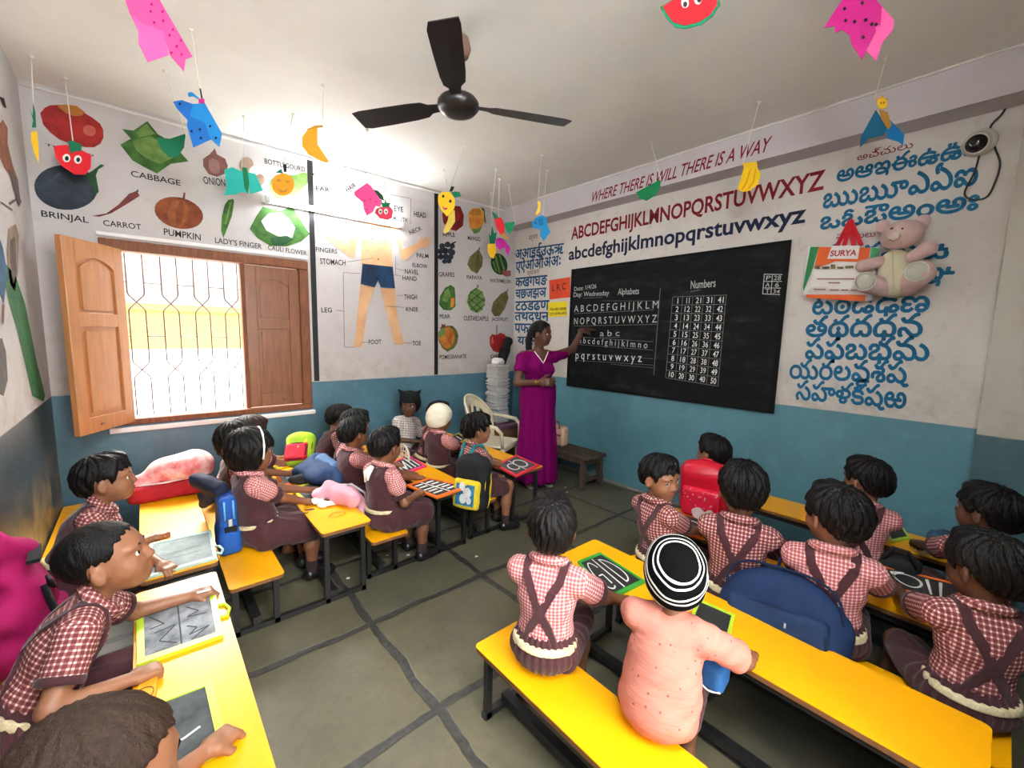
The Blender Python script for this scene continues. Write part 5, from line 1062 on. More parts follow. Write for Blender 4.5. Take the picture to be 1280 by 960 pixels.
# birds painted on the left wall
wl = wall_left
painting('painted_peacock', [([(2.927,1.871),(3.108,1.735),(3.171,1.59),(3.281,1.465),(3.38,1.286),(3.472,1.104),(3.783,1.03),(3.859,1.06),(3.712,1.263),(3.557,1.604),(3.404,1.732),(3.202,1.782),(3.046,1.836)], pm('peacock_green', (.05,.20,.05), .6, 22, (.02,.09,.05))), ([(2.927,1.871),(3.087,1.922),(3.174,1.853),(3.199,1.744),(3.058,1.586),(2.995,1.655),(2.904,1.751)], pm('peacock_blue', (.05,.14,.26), .4)), ([(3.024,1.937),(3.079,1.964),(3.128,1.946),(3.064,1.874),(2.99,1.863)], pm('peacock_blue', (.05,.14,.26), .4)), ([(3.027,1.585),(3.058,1.586),(2.997,1.495),(2.975,1.495)], BRN)], wl, PL)
painting('painted_bird', [([(3.336,2.442),(3.513,2.542),(3.613,2.532),(3.566,2.437),(3.635,2.356),(3.746,2.3),(3.751,2.193),(3.662,2.142),(3.606,2.224),(3.534,2.269),(3.416,2.278),(3.292,2.319)], pm('rust_feather', (.33,.13,.08), .4, 14)), ([(3.516,2.304),(3.665,2.301),(3.769,2.186),(3.681,2.14),(3.581,2.215)], pm('grey_feather', (.14,.12,.11), .4, 16))], wl, PL)
painting('painted_bird', [([(3.347,1.969),(3.54,2.025),(3.59,1.971),(3.462,1.767),(3.329,1.66),(3.239,1.69),(3.239,1.824)], TAN), ([(3.354,1.916),(3.484,1.955),(3.421,1.764),(3.311,1.695),(3.288,1.752)], pm('grey_feather', (.14,.12,.11), .4, 16))], wl, PL)
painting('painted_bird', [([(2.785,1.428),(2.952,1.432),(2.995,1.368),(2.963,1.242),(2.857,1.181),(2.724,1.215),(2.708,1.316)], pm('grey_feather', (.14,.12,.11), .4, 16))], wl, PL)
painting('painted_twig', [(ln((3.434,2.106), (3.738,2.207), .012), pm('grey_feather', (.14,.12,.11), .4, 16)), (ln((3.236,2.075), (3.497,2.089), .010), pm('grey_feather', (.14,.12,.11), .4, 16)), ([(3.478,2.641),(3.596,2.675),(3.631,2.638),(3.569,2.62)], K_)], wl, PL)

# ------------------------------------------------------------------ lettering on the blackboard wall
P_red = pm('letter_red', (.24,.008,.018), .3); P_navy = pm('letter_navy', (.012,.020,.060), .3); P_blue = pm('letter_blue', (.008,.15,.30), .25, 30); P_hindi = pm('letter_deep_blue', (.008,.09,.22), .25, 30)
wb = wall_board
word('WHERE THERE IS WILL THERE IS A WAY', (-2.782,2.767), (-1.23,2.79), (-2.787,2.86), PBM, beam, P_red, .012, slant=.25)
word('ABCDEFGHIJKLMNOPQRSTUVWXYZ', (-3.185,2.511), (-.929,2.516), (-3.175,2.638), PB, wb, P_red, .024, 'painted_alphabet')
word('abcdefghijklmnopqrstuvwxyz', (-3.209,2.301), (-1.018,2.316), (-3.199,2.434), PB, wb, P_navy, .024, 'painted_alphabet', cap=.74)
for s, a, b, t, M, bo in [('అచ్చులు', (-.765,2.649), (-.5,2.653), (-.769,2.699), P_red, .0), ('అఆఇఈఉఊ', (-.865,2.542), (-.246,2.536), (-.868,2.624), P_blue, .018), ('ఋౠఎఏఐ', (-.927,2.389), (-.212,2.378), (-.934,2.492), P_blue, .018), ('ఒఓఔఅంఅః', (-.93,2.251), (-.193,2.241), (-.936,2.341), P_blue, .018), ('హల్లులు', (-.831,2.174), (-.628,2.158), (-.835,2.217), P_red, .0),
    ('కఖగఘఙ', (-.92,2.034), (-.286,1.988), (-.928,2.128), P_blue, .018), ('చఛజఝఞ', (-.926,1.87), (-.251,1.848), (-.935,1.971), P_blue, .018), ('టఠడఢణ', (-.925,1.679), (-.335,1.687), (-.935,1.783), P_blue, .018), ('తథదధన', (-.95,1.525), (-.35,1.538), (-.959,1.637), P_blue, .018), ('పఫబభమ', (-.939,1.371), (-.306,1.396), (-.948,1.486), P_blue, .018), ('యరలవశష', (-1.023,1.223), (-.379,1.252), (-1.031,1.333), P_blue, .018), ('సహళక్షఱ', (-.97,1.076), (-.379,1.095), (-.977,1.187), P_blue, .018)]:
    word(s, a, b, t, PB, wb, M, .024 if M is P_blue else .008, 'painted_letters', cap=.58 if M is P_blue else None)
for s, a, b, t, M, bo in [('स्वर', (-3.854,2.598), (-3.701,2.599), (-3.856,2.646), P_red, .01), ('अआइईउऊऋ', (-4.094,2.413), (-3.288,2.386), (-4.094,2.514), P_hindi, .026), ('एऐओऔअंअः', (-4.08,2.262), (-3.326,2.259), (-4.081,2.365), P_hindi, .026), ('व्यंजन', (-3.867,2.191), (-3.659,2.198), (-3.869,2.237), P_red, .01), ('कखगघङ', (-4.082,2.071), (-3.526,2.062), (-4.083,2.177), P_hindi, .026), ('चछजझञ', (-4.077,1.932), (-3.534,1.926), (-4.078,2.034), P_hindi, .026), ('टठडढण', (-4.072,1.784), (-3.479,1.776), (-4.073,1.891), P_hindi, .026), ('तथदधन', (-4.082,1.662), (-3.474,1.651), (-4.082,1.759), P_hindi, .026), ('पफबभम', (-4.077,1.513), (-3.458,1.504), (-4.078,1.621), P_hindi, .026), ('यरलव', (-4.015,1.368), (-3.525,1.375), (-4.015,1.458), P_hindi, .026)]:
    word(s, a, b, t, PB, wb, M, .030 if M is P_hindi else .008, 'painted_letters', cap=.62)

# ------------------------------------------------------------------ blackboard
M_board, N, L, b = node_mat('chalky_blackboard'); tc = N.new('ShaderNodeTexCoord'); mp = N.new('ShaderNodeMapping'); mp.inputs['Scale'].default_value = (1,1.2,5); L.new(tc.outputs['Object'], mp.inputs[0])
n1 = noise(N, L, mp.outputs[0], 1.8, 6, .7); n2 = noise(N, L, tc.outputs['Object'], 12, 6, .7)
f = math_node(N, L, 'MULTIPLY', ramp(N, L, n1, .48, .85), ramp(N, L, n2, .3, .75)); L.new(mix_col(N, L, math_node(N, L, 'MULTIPLY', f, .35), (.0045,.0055,.0055), (.14,.15,.15)), b.inputs['Base Color']); b.inputs['Roughness'].default_value = .7; b.inputs['Specular IOR Level'].default_value = .15
bb = thing('blackboard', 'large blackboard chalked with alphabets and a grid of numbers', 'blackboard', (XR, 1.7, .93))
c4 = [(-3.147,2.194), (-1.091,2.205), (-1.099,.948), (-3.159,.937)]
def plate_b(poly, d0, d1, name, M):
    mb = MB(); mb.plate([tuple(p) for p in poly][::-1], (XR-d0,0,0), (0,-1,0), (0,0,1), d1-d0); return mb.build(name, M, bb)
plate_b(c4, .0005, .016, 'board', M_board)
M_rim = mat('worn_black_rim', (.005,.006,.006), .8, .15, mott=.0, bump=.4, bscale=30)
ctr = np.mean(np.array(c4), 0)
for i in range(4):
    a, b_, = np.array(c4[i]), np.array(c4[(i+1)%4]); ai, bi = a+(ctr-a)/np.linalg.norm(ctr-a)*.036, b_+(ctr-b_)/np.linalg.norm(ctr-b_)*.036
    plate_b([a, b_, bi, ai], .016, .021, 'board_edge', M_rim)
PBB = ((XR-.0165,0,0), (0,-1,0), (0,0,1))
M_ch = mat('chalk', (.66,.67,.65), .95, .1, mott=.45, mscale=90); M_chf = mat('faint_chalk', (.22,.23,.23), .95, .1, mott=.5, mscale=60); M_chb = mat('strong_chalk', (.84,.84,.82), .95, .1, mott=.15, mscale=60)
chalk = [('Date: 1/4/26', (-3.099,1.962), (-2.804,1.976), (-3.098,2.006), M_ch, .0), ('Day: Wednesday', (-3.105,1.901), (-2.644,1.897), (-3.104,1.949), M_ch, .0), ('Alphabets', (-2.539,1.895), (-2.305,1.89), (-2.543,1.954), M_ch, .002),
    ('A B C D E F G H I J K L M', (-3.09,1.742), (-2.095,1.754), (-3.092,1.811), M_ch, .0), ('N O P Q R S T U V W X Y Z', (-3.084,1.61), (-2.102,1.627), (-3.086,1.679), M_ch, .0), ('a b c', (-2.731,1.492), (-2.496,1.499), (-2.735,1.549), M_ch, .0),
    ('a b c d e f g h i j k l m n o', (-3.004,1.414), (-2.183,1.39), (-3.004,1.477), M_ch, .002), ('p q r s t u v w x y z', (-3.043,1.243), (-2.234,1.261), (-3.043,1.308), M_chb, .0), ('Numbers', (-1.807,1.907), (-1.6,1.91), (-1.812,1.973), M_ch, .004)]
for s, a, b_, t, M, bo in chalk: word(s, a, b_, t, PBB, bb, M, bo, 'chalk_writing')
for o in bb.children:
    if o.name.startswith('chalk_writing'):
        for v in o.data.vertices: v.co -= Vector((XR, 1.7, .93))
tl_, tr_, br_, bl_ = (np.array(q) for q in ((-1.958,1.847), (-1.503,1.84), (-1.512,1.111), (-1.977,1.137)))
def gridp(u, v): return tl_*(1-u)*(1-v)+tr_*u*(1-v)+br_*u*v+bl_*(1-u)*v
def chalk_lines(name, segs, M):
    o = painting(name, [(ln(a, b_, w), M) for a, b_, w in segs], bb, PBB)
    for v in o.data.vertices: v.co -= Vector((XR, 1.7, .93))
chalk_lines('chalk_grid', [(gridp(0,i/10), gridp(1,i/10), .005) for i in range(11)]+[(gridp(i/5,0), gridp(i/5,1), .005) for i in range(6)], M_chf)
for c in range(5):
    mb = MB()
    for r in range(10):
        s = str(c*10+r+1); w = {'1':.07,'11':.30}.get(s, .5 if len(s) > 1 else .28); u0 = (c+.5-w/2)/5; u1 = (c+.5+w/2)/5; a, b_ = gridp(u0,(r+.82)/10), gridp(u1,(r+.82)/10); h = np.linalg.norm(gridp(u0,(r+.16)/10)-a)
        text(mb, s, a, b_, h, *PBB, bold=.012 if c == 4 or r == 9 else .003)
    mb.build('chalk_numbers', M_chb, bb)
chalk_lines('chalk_rules', [((-2.089,1.931), (-2.1,1.15), .006), ((-3.083,1.725), (-2.142,1.741), .004), ((-2.718,1.844), (-2.094,1.818), .003), ((-3.083,1.592), (-2.101,1.61), .004), ((-2.737,1.479), (-2.489,1.488), .004), ((-3.017,1.477), (-2.123,1.452), .004), ((-3.021,1.398), (-2.117,1.376), .004), ((-3.046,1.304), (-2.112,1.297), .003), ((-3.042,1.226), (-2.108,1.241), .003), ((-2.575,1.217), (-2.106,1.215), .003), ((-2.965,1.88), (-2.713,1.879), .004), ((-1.802,1.882), (-1.717,1.893), .005)], M_chf)
chalk_lines('chalk_tally_box', [((-1.247,1.979), (-1.121,1.965), .005), ((-1.247,1.926), (-1.123,1.917), .005), ((-1.246,1.879), (-1.125,1.869), .005), ((-1.245,1.835), (-1.128,1.823), .005), ((-1.244,1.979), (-1.244,1.832), .005), ((-1.189,1.974), (-1.187,1.829), .005)], M_ch)
for s, a, b_, t in [('P', (-1.231,1.934), (-1.201,1.932), (-1.234,1.966)), ('28', (-1.18,1.93), (-1.133,1.927), (-1.183,1.962)), ('A', (-1.232,1.886), (-1.203,1.884), (-1.235,1.917)), ('6', (-1.168,1.88), (-1.141,1.879), (-1.171,1.912)), ('T', (-1.229,1.84), (-1.199,1.839), (-1.231,1.87)), ('34', (-1.177,1.835), (-1.132,1.831), (-1.18,1.864))]:
    o = word(s, a, b_, t, PBB, bb, M_ch, .002, 'chalk_tally')
    for v in o.data.vertices: v.co -= Vector((XR, 1.7, .93))
# paper notices beside the board
def notice(label, c, M, words, M_t, name='paper_notice'):
    ct = np.mean(np.array(c), 0); r = thing(name, label, 'notice', (XR, -ct[0], c[2][1]))
    mb = MB(); mb.plate([tuple(p) for p in c][::-1], (XR-.0008,0,0), (0,-1,0), (0,0,1), .0016); mb.build('sheet', M, r)
    mb = MB()
    for s, a, b_, t, bo in words:
        a_, b2, t_ = (np.array(q) for q in (a, b_, t)); d = (b2-a_)/np.linalg.norm(b2-a_); text(mb, s, a, b_, abs(float((t_-a_)@np.array((-d[1],d[0])))), (XR-.0026,0,0), (0,-1,0), (0,0,1), bold=bo, lift=.0006)
    mb.build('lettering', M_t, r)
notice('orange red paper notice lettered LRC beside the blackboard', [(-3.493,2.108), (-3.179,2.119), (-3.168,1.903), (-3.482,1.892)], mat('orange_paper', (.78,.075,.020), .7, mott=.2), [('L R C', (-3.442,1.982), (-3.231,1.992), (-3.445,2.052), .02)], mat('ink_maroon', (.10,.006,.01), .7))
notice('yellow notice about camera surveillance below the orange one', [(-3.504,1.859), (-3.21,1.862), (-3.202,1.702), (-3.489,1.692)], mat('yellow_paper', (.84,.66,.01), .55), [('YOU ARE UNDER', (-3.47,1.768), (-3.216,1.77), (-3.471,1.795), .03), ('CCTV SURVEILLANCE', (-3.472,1.717), (-3.21,1.725), (-3.473,1.741), .03)], mat('ink_black', (.012,.012,.012), .6))

# ------------------------------------------------------------------ paper crafts on strings from the ceiling
M_string = mat('white_string', (.72,.70,.60), .8)
def foam(n, c): return mat('craft_foam_'+n, c, .6, .2, mott=.06, mscale=14)
F_red, F_grn, F_yel, F_org, F_blu, F_pnk, F_mag, F_tea, F_blk, F_wht, F_gld = (foam(n, c) for n, c in (('red',(.70,.012,.022)),('green',(.005,.17,.075)),('yellow',(.88,.55,.015)),('orange',(.80,.33,.015)),('blue',(.005,.20,.50)),('pink',(.80,.07,.26)),('magenta',(.50,.012,.20)),('teal',(.02,.42,.36)),('black',(.012,.012,.012)),('white',(.85,.85,.82)),('gold',(.48,.24,.03))))
def craft(name, label, at, parts, sway=0.0, group='paper crafts hanging from the ceiling'):
    """parts: (part name, outline as points in the room, foam, depth order, curl)"""
    top = max(p[2] for q in parts for p in q[1]); allp = np.array([p for q in parts for p in q[1]])
    r = thing(name, label, 'hanging craft', (at[0], at[1], allp[:,2].min()), 0, group)
    n = np.array((at[0], at[1], 0)); n /= np.linalg.norm(n); s = np.array((-n[1], n[0], 0))
    for nm, pts, M, k, curl in parts:
        P = np.array(pts, float); x0 = np.dot(np.array((at[0],at[1],0)), s); P = P+n*(curl*np.abs(P@s-x0))[:,None]-n*k*.0035
        m = len(P); e = [P[(i+1)%m]-P[i] for i in range(m)]; ar = sum(np.dot(np.cross(P[i]-P[0], P[(i+1)%m]-P[0]), n) for i in range(m))
        ix = list(range(m)) if ar < 0 else list(range(m))[::-1]
        V = np.concatenate([P, P+n*.003]); F = [tuple(ix), tuple(i+m for i in ix[::-1])]+[(ix[a], ix[a]+m, ix[(a+1)%m]+m, ix[(a+1)%m]) for a in range(m)]
        MB().add(V, F).build(nm, M, r)
    hang = allp[allp[:,2].argmax()]
    MB().tube([(at[0], at[1], ZC-.001), (at[0]*.5+hang[0]*.5, at[1]*.5+hang[1]*.5, (ZC+top)/2), (hang[0]+n[0]*.001, hang[1]+n[1]*.001, top-.012)], .0028, 6).build('string', M_string, r)
    MB().lathe([(.012,0),(.012,-.006),(.003,-.012)], (at[0],at[1],ZC), 8).build('hook', M_string, r)
    return r
def dots(pts, M, r=.006):
    return [('spot', [(p[0]+q[0], p[1]+q[1], p[2]+q[2]) for q in ((.7*r,-.7*r,0),(0,0,r),(-.7*r,.7*r,0),(0,0,-r))], M, 2, 0) for p in pts]
craft('paper_butterfly', 'large pink spotted paper butterfly at the top left of the ceiling', (.029,2.415), [('wing', [(.04,2.415,2.736),(.087,2.414,2.714),(.145,2.414,2.708),(.158,2.414,2.625),(.121,2.414,2.596),(.086,2.414,2.569),(.062,2.415,2.628),(.063,2.415,2.679)], foam('hot_pink', (.78,.10,.33)), 0, 0), ('wing', [(.027,2.415,2.789),(.049,2.415,2.836),(.122,2.414,2.871),(.14,2.414,2.825),(.239,2.413,2.654),(.214,2.413,2.634),(.205,2.413,2.581),(.161,2.413,2.625),(.144,2.414,2.708),(.091,2.414,2.704),(.04,2.415,2.736)], F_pnk, 1, .05)]+dots([(.112,2.414,2.793),(.108,2.414,2.765),(.146,2.414,2.782),(.146,2.414,2.748),(.116,2.414,2.727),(.164,2.413,2.7),(.176,2.413,2.727),(.201,2.413,2.696),(.185,2.413,2.667),(.166,2.413,2.634),(.2,2.413,2.641)], F_mag))
craft('paper_butterfly', 'blue paper butterfly hanging above the painted onion', (.28,2.824), [('wing', [(.189,2.833,2.607),(.223,2.83,2.625),(.269,2.825,2.62),(.311,2.821,2.637),(.317,2.821,2.542),(.336,2.819,2.47),(.258,2.827,2.41),(.237,2.829,2.512),(.241,2.828,2.537),(.201,2.832,2.58)], foam('deep_blue', (.003,.12,.42)), 0, 0), ('wing', [(.269,2.825,2.62),(.318,2.821,2.639),(.384,2.814,2.512),(.37,2.815,2.442),(.331,2.819,2.473),(.313,2.821,2.541),(.252,2.827,2.556)], F_blu, 1, .08), ('body', [(.291,2.823,2.65),(.316,2.821,2.658),(.317,2.821,2.637),(.292,2.823,2.629)], F_mag, 2, 0), ('antenna', [(.249,2.827,2.665),(.266,2.826,2.676),(.295,2.823,2.655),(.29,2.823,2.649),(.271,2.825,2.656),(.252,2.827,2.648)], F_blu, 1, 0), ('antenna', [(.298,2.823,2.704),(.305,2.822,2.702),(.31,2.821,2.66),(.303,2.822,2.656)], F_blk, 1, 0)]+dots([(.255,2.827,2.485),(.29,2.823,2.503),(.292,2.823,2.463),(.334,2.819,2.531),(.356,2.817,2.48),(.215,2.831,2.603)], F_blk, .007))
craft('paper_strawberry', 'red paper strawberry with goggle eyes in front of the painted brinjal', (-.256,3.874), [('berry', [(-.332,3.869,2.551),(-.324,3.87,2.563),(-.279,3.873,2.582),(-.219,3.877,2.575),(-.171,3.88,2.553),(-.178,3.879,2.478),(-.206,3.878,2.429),(-.253,3.875,2.417),(-.306,3.871,2.453),(-.328,3.87,2.497)], F_red, 0, 0), ('leaf', [(-.27,3.873,2.605),(-.247,3.875,2.614),(-.208,3.877,2.602),(-.216,3.877,2.56),(-.235,3.876,2.56),(-.263,3.874,2.536)], F_grn, 1, 0), ('eye', [(-.265,3.874,2.508),(-.267,3.874,2.498),(-.271,3.873,2.489),(-.277,3.873,2.482),(-.284,3.872,2.479),(-.29,3.872,2.479),(-.295,3.872,2.483),(-.298,3.872,2.49),(-.299,3.871,2.499),(-.297,3.872,2.509),(-.292,3.872,2.518),(-.287,3.872,2.524),(-.28,3.873,2.528),(-.274,3.873,2.528),(-.269,3.873,2.524),(-.266,3.874,2.517)], F_wht, 1, 0), ('eye', [(-.216,3.877,2.514),(-.218,3.877,2.504),(-.222,3.877,2.495),(-.228,3.876,2.488),(-.235,3.876,2.484),(-.241,3.875,2.484),(-.246,3.875,2.488),(-.249,3.875,2.495),(-.25,3.875,2.504),(-.248,3.875,2.514),(-.244,3.875,2.524),(-.238,3.876,2.531),(-.231,3.876,2.534),(-.225,3.876,2.534),(-.22,3.877,2.531),(-.216,3.877,2.523)], F_wht, 1, 0), ('pupil', [(-.272,3.873,2.504),(-.273,3.873,2.499),(-.275,3.873,2.494),(-.278,3.873,2.49),(-.282,3.873,2.488),(-.285,3.872,2.489),(-.287,3.872,2.491),(-.289,3.872,2.495),(-.289,3.872,2.499),(-.288,3.872,2.505),(-.286,3.872,2.51),(-.283,3.873,2.513),(-.28,3.873,2.515),(-.277,3.873,2.515),(-.274,3.873,2.513),(-.273,3.873,2.509)], F_blk, 2, 0), ('pupil', [(-.223,3.876,2.51),(-.224,3.876,2.505),(-.226,3.876,2.5),(-.229,3.876,2.496),(-.232,3.876,2.494),(-.236,3.876,2.494),(-.238,3.875,2.496),(-.24,3.875,2.5),(-.24,3.875,2.505),(-.239,3.875,2.511),(-.237,3.876,2.516),(-.234,3.876,2.519),(-.231,3.876,2.521),(-.227,3.876,2.521),(-.225,3.876,2.519),(-.223,3.876,2.515)], F_blk, 2, 0)])
craft('paper_pineapple', 'slim yellow paper pineapple hanging in the far left corner', (-.37,3.705), [('fruit', [(-.401,3.702,2.561),(-.377,3.704,2.578),(-.377,3.704,2.494),(-.383,3.703,2.4),(-.396,3.702,2.451),(-.404,3.701,2.513)], F_yel, 0, 0), ('leaf', [(-.397,3.702,2.686),(-.388,3.703,2.653),(-.381,3.704,2.724),(-.376,3.704,2.671),(-.379,3.704,2.594),(-.396,3.702,2.588),(-.388,3.703,2.63)], F_grn, 1, 0)])
craft('paper_watermelon', 'plain green paper half round in front of the painted cabbage', (.195,3.358), [('slice', [(.133,3.362,2.587),(.197,3.358,2.598),(.274,3.354,2.649),(.261,3.354,2.566),(.226,3.356,2.503),(.187,3.359,2.493),(.151,3.361,2.527)], F_grn, 0, 0)])
craft('paper_banana', 'orange yellow paper banana hanging alone left of the fan', (.924,2.874), [('fruit', [(.874,2.89,2.726),(.887,2.886,2.717),(.885,2.887,2.624),(.944,2.868,2.536),(.927,2.873,2.525),(.895,2.884,2.532),(.833,2.904,2.556),(.803,2.913,2.596),(.804,2.913,2.649),(.832,2.904,2.694)], F_org, 0, 0), ('stem', [(.819,2.908,2.689),(.874,2.89,2.728),(.914,2.878,2.738),(.918,2.876,2.726),(.874,2.891,2.713)], F_gld, 1, 0)])
craft('paper_butterfly', 'teal paper butterfly hanging beside the tube light', (.635,3.662), [('wing', [(.504,3.684,2.585),(.55,3.677,2.613),(.613,3.666,2.595),(.632,3.662,2.456),(.594,3.669,2.453),(.561,3.675,2.431),(.494,3.686,2.415),(.512,3.683,2.477)], F_tea, 0, 0), ('wing', [(.631,3.662,2.599),(.688,3.653,2.598),(.731,3.645,2.493),(.648,3.659,2.45)], F_tea, 0, .1), ('body', [(.608,3.666,2.625),(.639,3.661,2.625),(.647,3.66,2.528),(.637,3.661,2.448),(.617,3.665,2.485)], F_grn, 1, 0)])
craft('paper_orange', 'round orange paper fruit with a drawn smile above the tube light', (.881,3.385), [('fruit', [(.874,3.387,2.503),(.87,3.388,2.479),(.86,3.391,2.456),(.844,3.395,2.437),(.824,3.4,2.423),(.803,3.405,2.416),(.782,3.411,2.416),(.764,3.415,2.424),(.75,3.419,2.438),(.741,3.421,2.458),(.739,3.422,2.48),(.743,3.421,2.504),(.753,3.418,2.527),(.769,3.414,2.546),(.788,3.409,2.56),(.809,3.404,2.567),(.829,3.398,2.567),(.848,3.394,2.56),(.863,3.39,2.546),(.872,3.387,2.526)], F_org, 0, 0), ('leaf', [(.765,3.415,2.563),(.799,3.406,2.593),(.811,3.403,2.565)], F_grn, 1, 0), ('stem', [(.811,3.403,2.628),(.832,3.398,2.627),(.831,3.398,2.579),(.813,3.403,2.575)], F_blk, 1, 0), ('eye', [(.797,3.407,2.514),(.795,3.407,2.511),(.792,3.408,2.508),(.787,3.41,2.506),(.781,3.411,2.506),(.776,3.412,2.507),(.772,3.413,2.509),(.77,3.414,2.512),(.769,3.414,2.515),(.771,3.414,2.518),(.774,3.413,2.521),(.779,3.411,2.523),(.785,3.41,2.523),(.79,3.409,2.522),(.794,3.408,2.52),(.796,3.407,2.518)], F_gld, 1, 0), ('eye', [(.848,3.394,2.515),(.846,3.394,2.511),(.843,3.395,2.509),(.838,3.396,2.507),(.832,3.398,2.506),(.827,3.399,2.507),(.823,3.4,2.509),(.82,3.401,2.512),(.82,3.401,2.515),(.822,3.4,2.519),(.825,3.4,2.521),(.83,3.398,2.523),(.836,3.397,2.524),(.841,3.395,2.523),(.845,3.394,2.521),(.848,3.394,2.518)], F_gld, 1, 0), ('mouth', [(.772,3.413,2.46),(.804,3.405,2.45),(.84,3.396,2.471),(.824,3.4,2.444),(.788,3.409,2.438)], F_gld, 1, 0)])
craft('paper_butterfly', 'pink paper butterfly by the word HAIR on the body chart', (1.352,3.258), [('leaf', [(1.378,3.247,2.554),(1.417,3.231,2.547),(1.448,3.218,2.517),(1.457,3.215,2.48),(1.424,3.228,2.493)], DGR, 0, 0), ('wing', [(1.26,3.296,2.518),(1.344,3.261,2.592),(1.371,3.25,2.574),(1.439,3.222,2.473),(1.431,3.225,2.43),(1.4,3.238,2.435),(1.384,3.245,2.391),(1.341,3.263,2.356),(1.322,3.271,2.392),(1.315,3.273,2.45),(1.263,3.295,2.494)], F_pnk, 1, 0)]+dots([(1.327,3.268,2.464),(1.366,3.252,2.477),(1.341,3.263,2.401),(1.404,3.237,2.465)], F_mag, .007))
craft('paper_strawberry', 'small pink paper strawberry with round eyes at the end of the tube light', (1.652,3.604), [('berry', [(1.573,3.64,2.526),(1.625,3.616,2.554),(1.677,3.592,2.56),(1.703,3.58,2.526),(1.696,3.583,2.467),(1.659,3.6,2.442),(1.598,3.628,2.455),(1.568,3.642,2.49)], foam('strawberry', (.78,.05,.12)), 0, 0), ('leaf', [(1.612,3.622,2.583),(1.638,3.61,2.581),(1.645,3.607,2.615),(1.653,3.603,2.586),(1.685,3.588,2.586),(1.669,3.596,2.549),(1.625,3.616,2.544)], F_grn, 1, 0), ('eye', [(1.622,3.617,2.51),(1.621,3.618,2.501),(1.617,3.619,2.493),(1.613,3.622,2.487),(1.607,3.624,2.485),(1.601,3.627,2.486),(1.597,3.629,2.491),(1.593,3.63,2.498),(1.592,3.631,2.506),(1.594,3.63,2.515),(1.597,3.629,2.523),(1.602,3.626,2.529),(1.607,3.624,2.531),(1.613,3.621,2.53),(1.618,3.619,2.525),(1.621,3.618,2.518)], F_wht, 1, 0), ('eye', [(1.664,3.598,2.514),(1.663,3.599,2.505),(1.659,3.6,2.497),(1.654,3.602,2.492),(1.649,3.605,2.489),(1.643,3.608,2.49),(1.638,3.61,2.495),(1.635,3.611,2.502),(1.634,3.612,2.511),(1.635,3.611,2.52),(1.639,3.61,2.528),(1.643,3.607,2.533),(1.649,3.605,2.535),(1.655,3.602,2.534),(1.66,3.6,2.53),(1.663,3.599,2.523)], F_wht, 1, 0), ('pupil', [(1.615,3.62,2.507),(1.614,3.621,2.504),(1.613,3.621,2.501),(1.611,3.622,2.498),(1.609,3.623,2.498),(1.606,3.624,2.498),(1.605,3.625,2.5),(1.603,3.626,2.502),(1.603,3.626,2.506),(1.603,3.626,2.509),(1.605,3.625,2.512),(1.607,3.624,2.514),(1.609,3.623,2.515),(1.611,3.622,2.514),(1.613,3.621,2.513),(1.615,3.621,2.51)], F_blk, 2, 0), ('pupil', [(1.657,3.601,2.511),(1.656,3.601,2.508),(1.655,3.602,2.505),(1.653,3.603,2.503),(1.651,3.604,2.502),(1.648,3.605,2.502),(1.646,3.606,2.504),(1.645,3.607,2.507),(1.645,3.607,2.51),(1.645,3.607,2.513),(1.646,3.606,2.516),(1.648,3.605,2.518),(1.651,3.604,2.519),(1.653,3.603,2.519),(1.655,3.602,2.517),(1.656,3.601,2.515)], F_blk, 2, 0)])
craft('paper_mango', 'yellow paper mango with a drawn face and green leaf by the fruit chart', (2.035,2.999), [('fruit', [(1.867,3.114,2.581),(1.896,3.094,2.617),(1.95,3.057,2.615),(1.98,3.037,2.554),(1.975,3.04,2.495),(1.926,3.073,2.426),(1.886,3.1,2.478),(1.867,3.114,2.535)], F_yel, 0, 0), ('leaf', [(1.95,3.057,2.612),(1.975,3.04,2.623),(2.009,3.017,2.619),(2.017,3.012,2.589),(1.977,3.039,2.574)], F_grn, 1, 0), ('stem', [(1.941,3.063,2.62),(1.953,3.055,2.661),(1.975,3.04,2.657),(1.959,3.051,2.619)], F_blk, 1, 0), ('eye', [(1.91,3.084,2.581),(1.909,3.085,2.577),(1.907,3.086,2.574),(1.904,3.088,2.571),(1.901,3.09,2.57),(1.898,3.093,2.571),(1.895,3.095,2.573),(1.893,3.096,2.576),(1.892,3.096,2.58),(1.893,3.096,2.584),(1.895,3.095,2.588),(1.898,3.093,2.59),(1.901,3.09,2.591),(1.904,3.088,2.591),(1.907,3.086,2.588),(1.909,3.085,2.585)], F_blk, 1, 0), ('eye', [(1.956,3.053,2.546),(1.956,3.053,2.541),(1.954,3.055,2.537),(1.951,3.057,2.534),(1.947,3.059,2.533),(1.944,3.061,2.534),(1.941,3.063,2.536),(1.939,3.064,2.54),(1.939,3.065,2.545),(1.939,3.064,2.55),(1.941,3.063,2.554),(1.944,3.061,2.557),(1.947,3.059,2.558),(1.951,3.057,2.558),(1.954,3.055,2.555),(1.956,3.053,2.551)], F_blk, 1, 0), ('mouth', [(1.892,3.096,2.507),(1.912,3.083,2.489),(1.93,3.071,2.495),(1.926,3.074,2.481),(1.908,3.086,2.477)], F_mag, 1, 0)])
craft('paper_banana', 'small yellow paper banana in front of the painted apple', (2.181,3.535), [('fruit', [(2.246,3.494,2.625),(2.266,3.482,2.62),(2.27,3.48,2.52),(2.22,3.511,2.427),(2.185,3.532,2.404),(2.177,3.537,2.433),(2.212,3.516,2.529),(2.22,3.511,2.594)], foam('lemon', (.90,.70,.12)), 0, 0)])
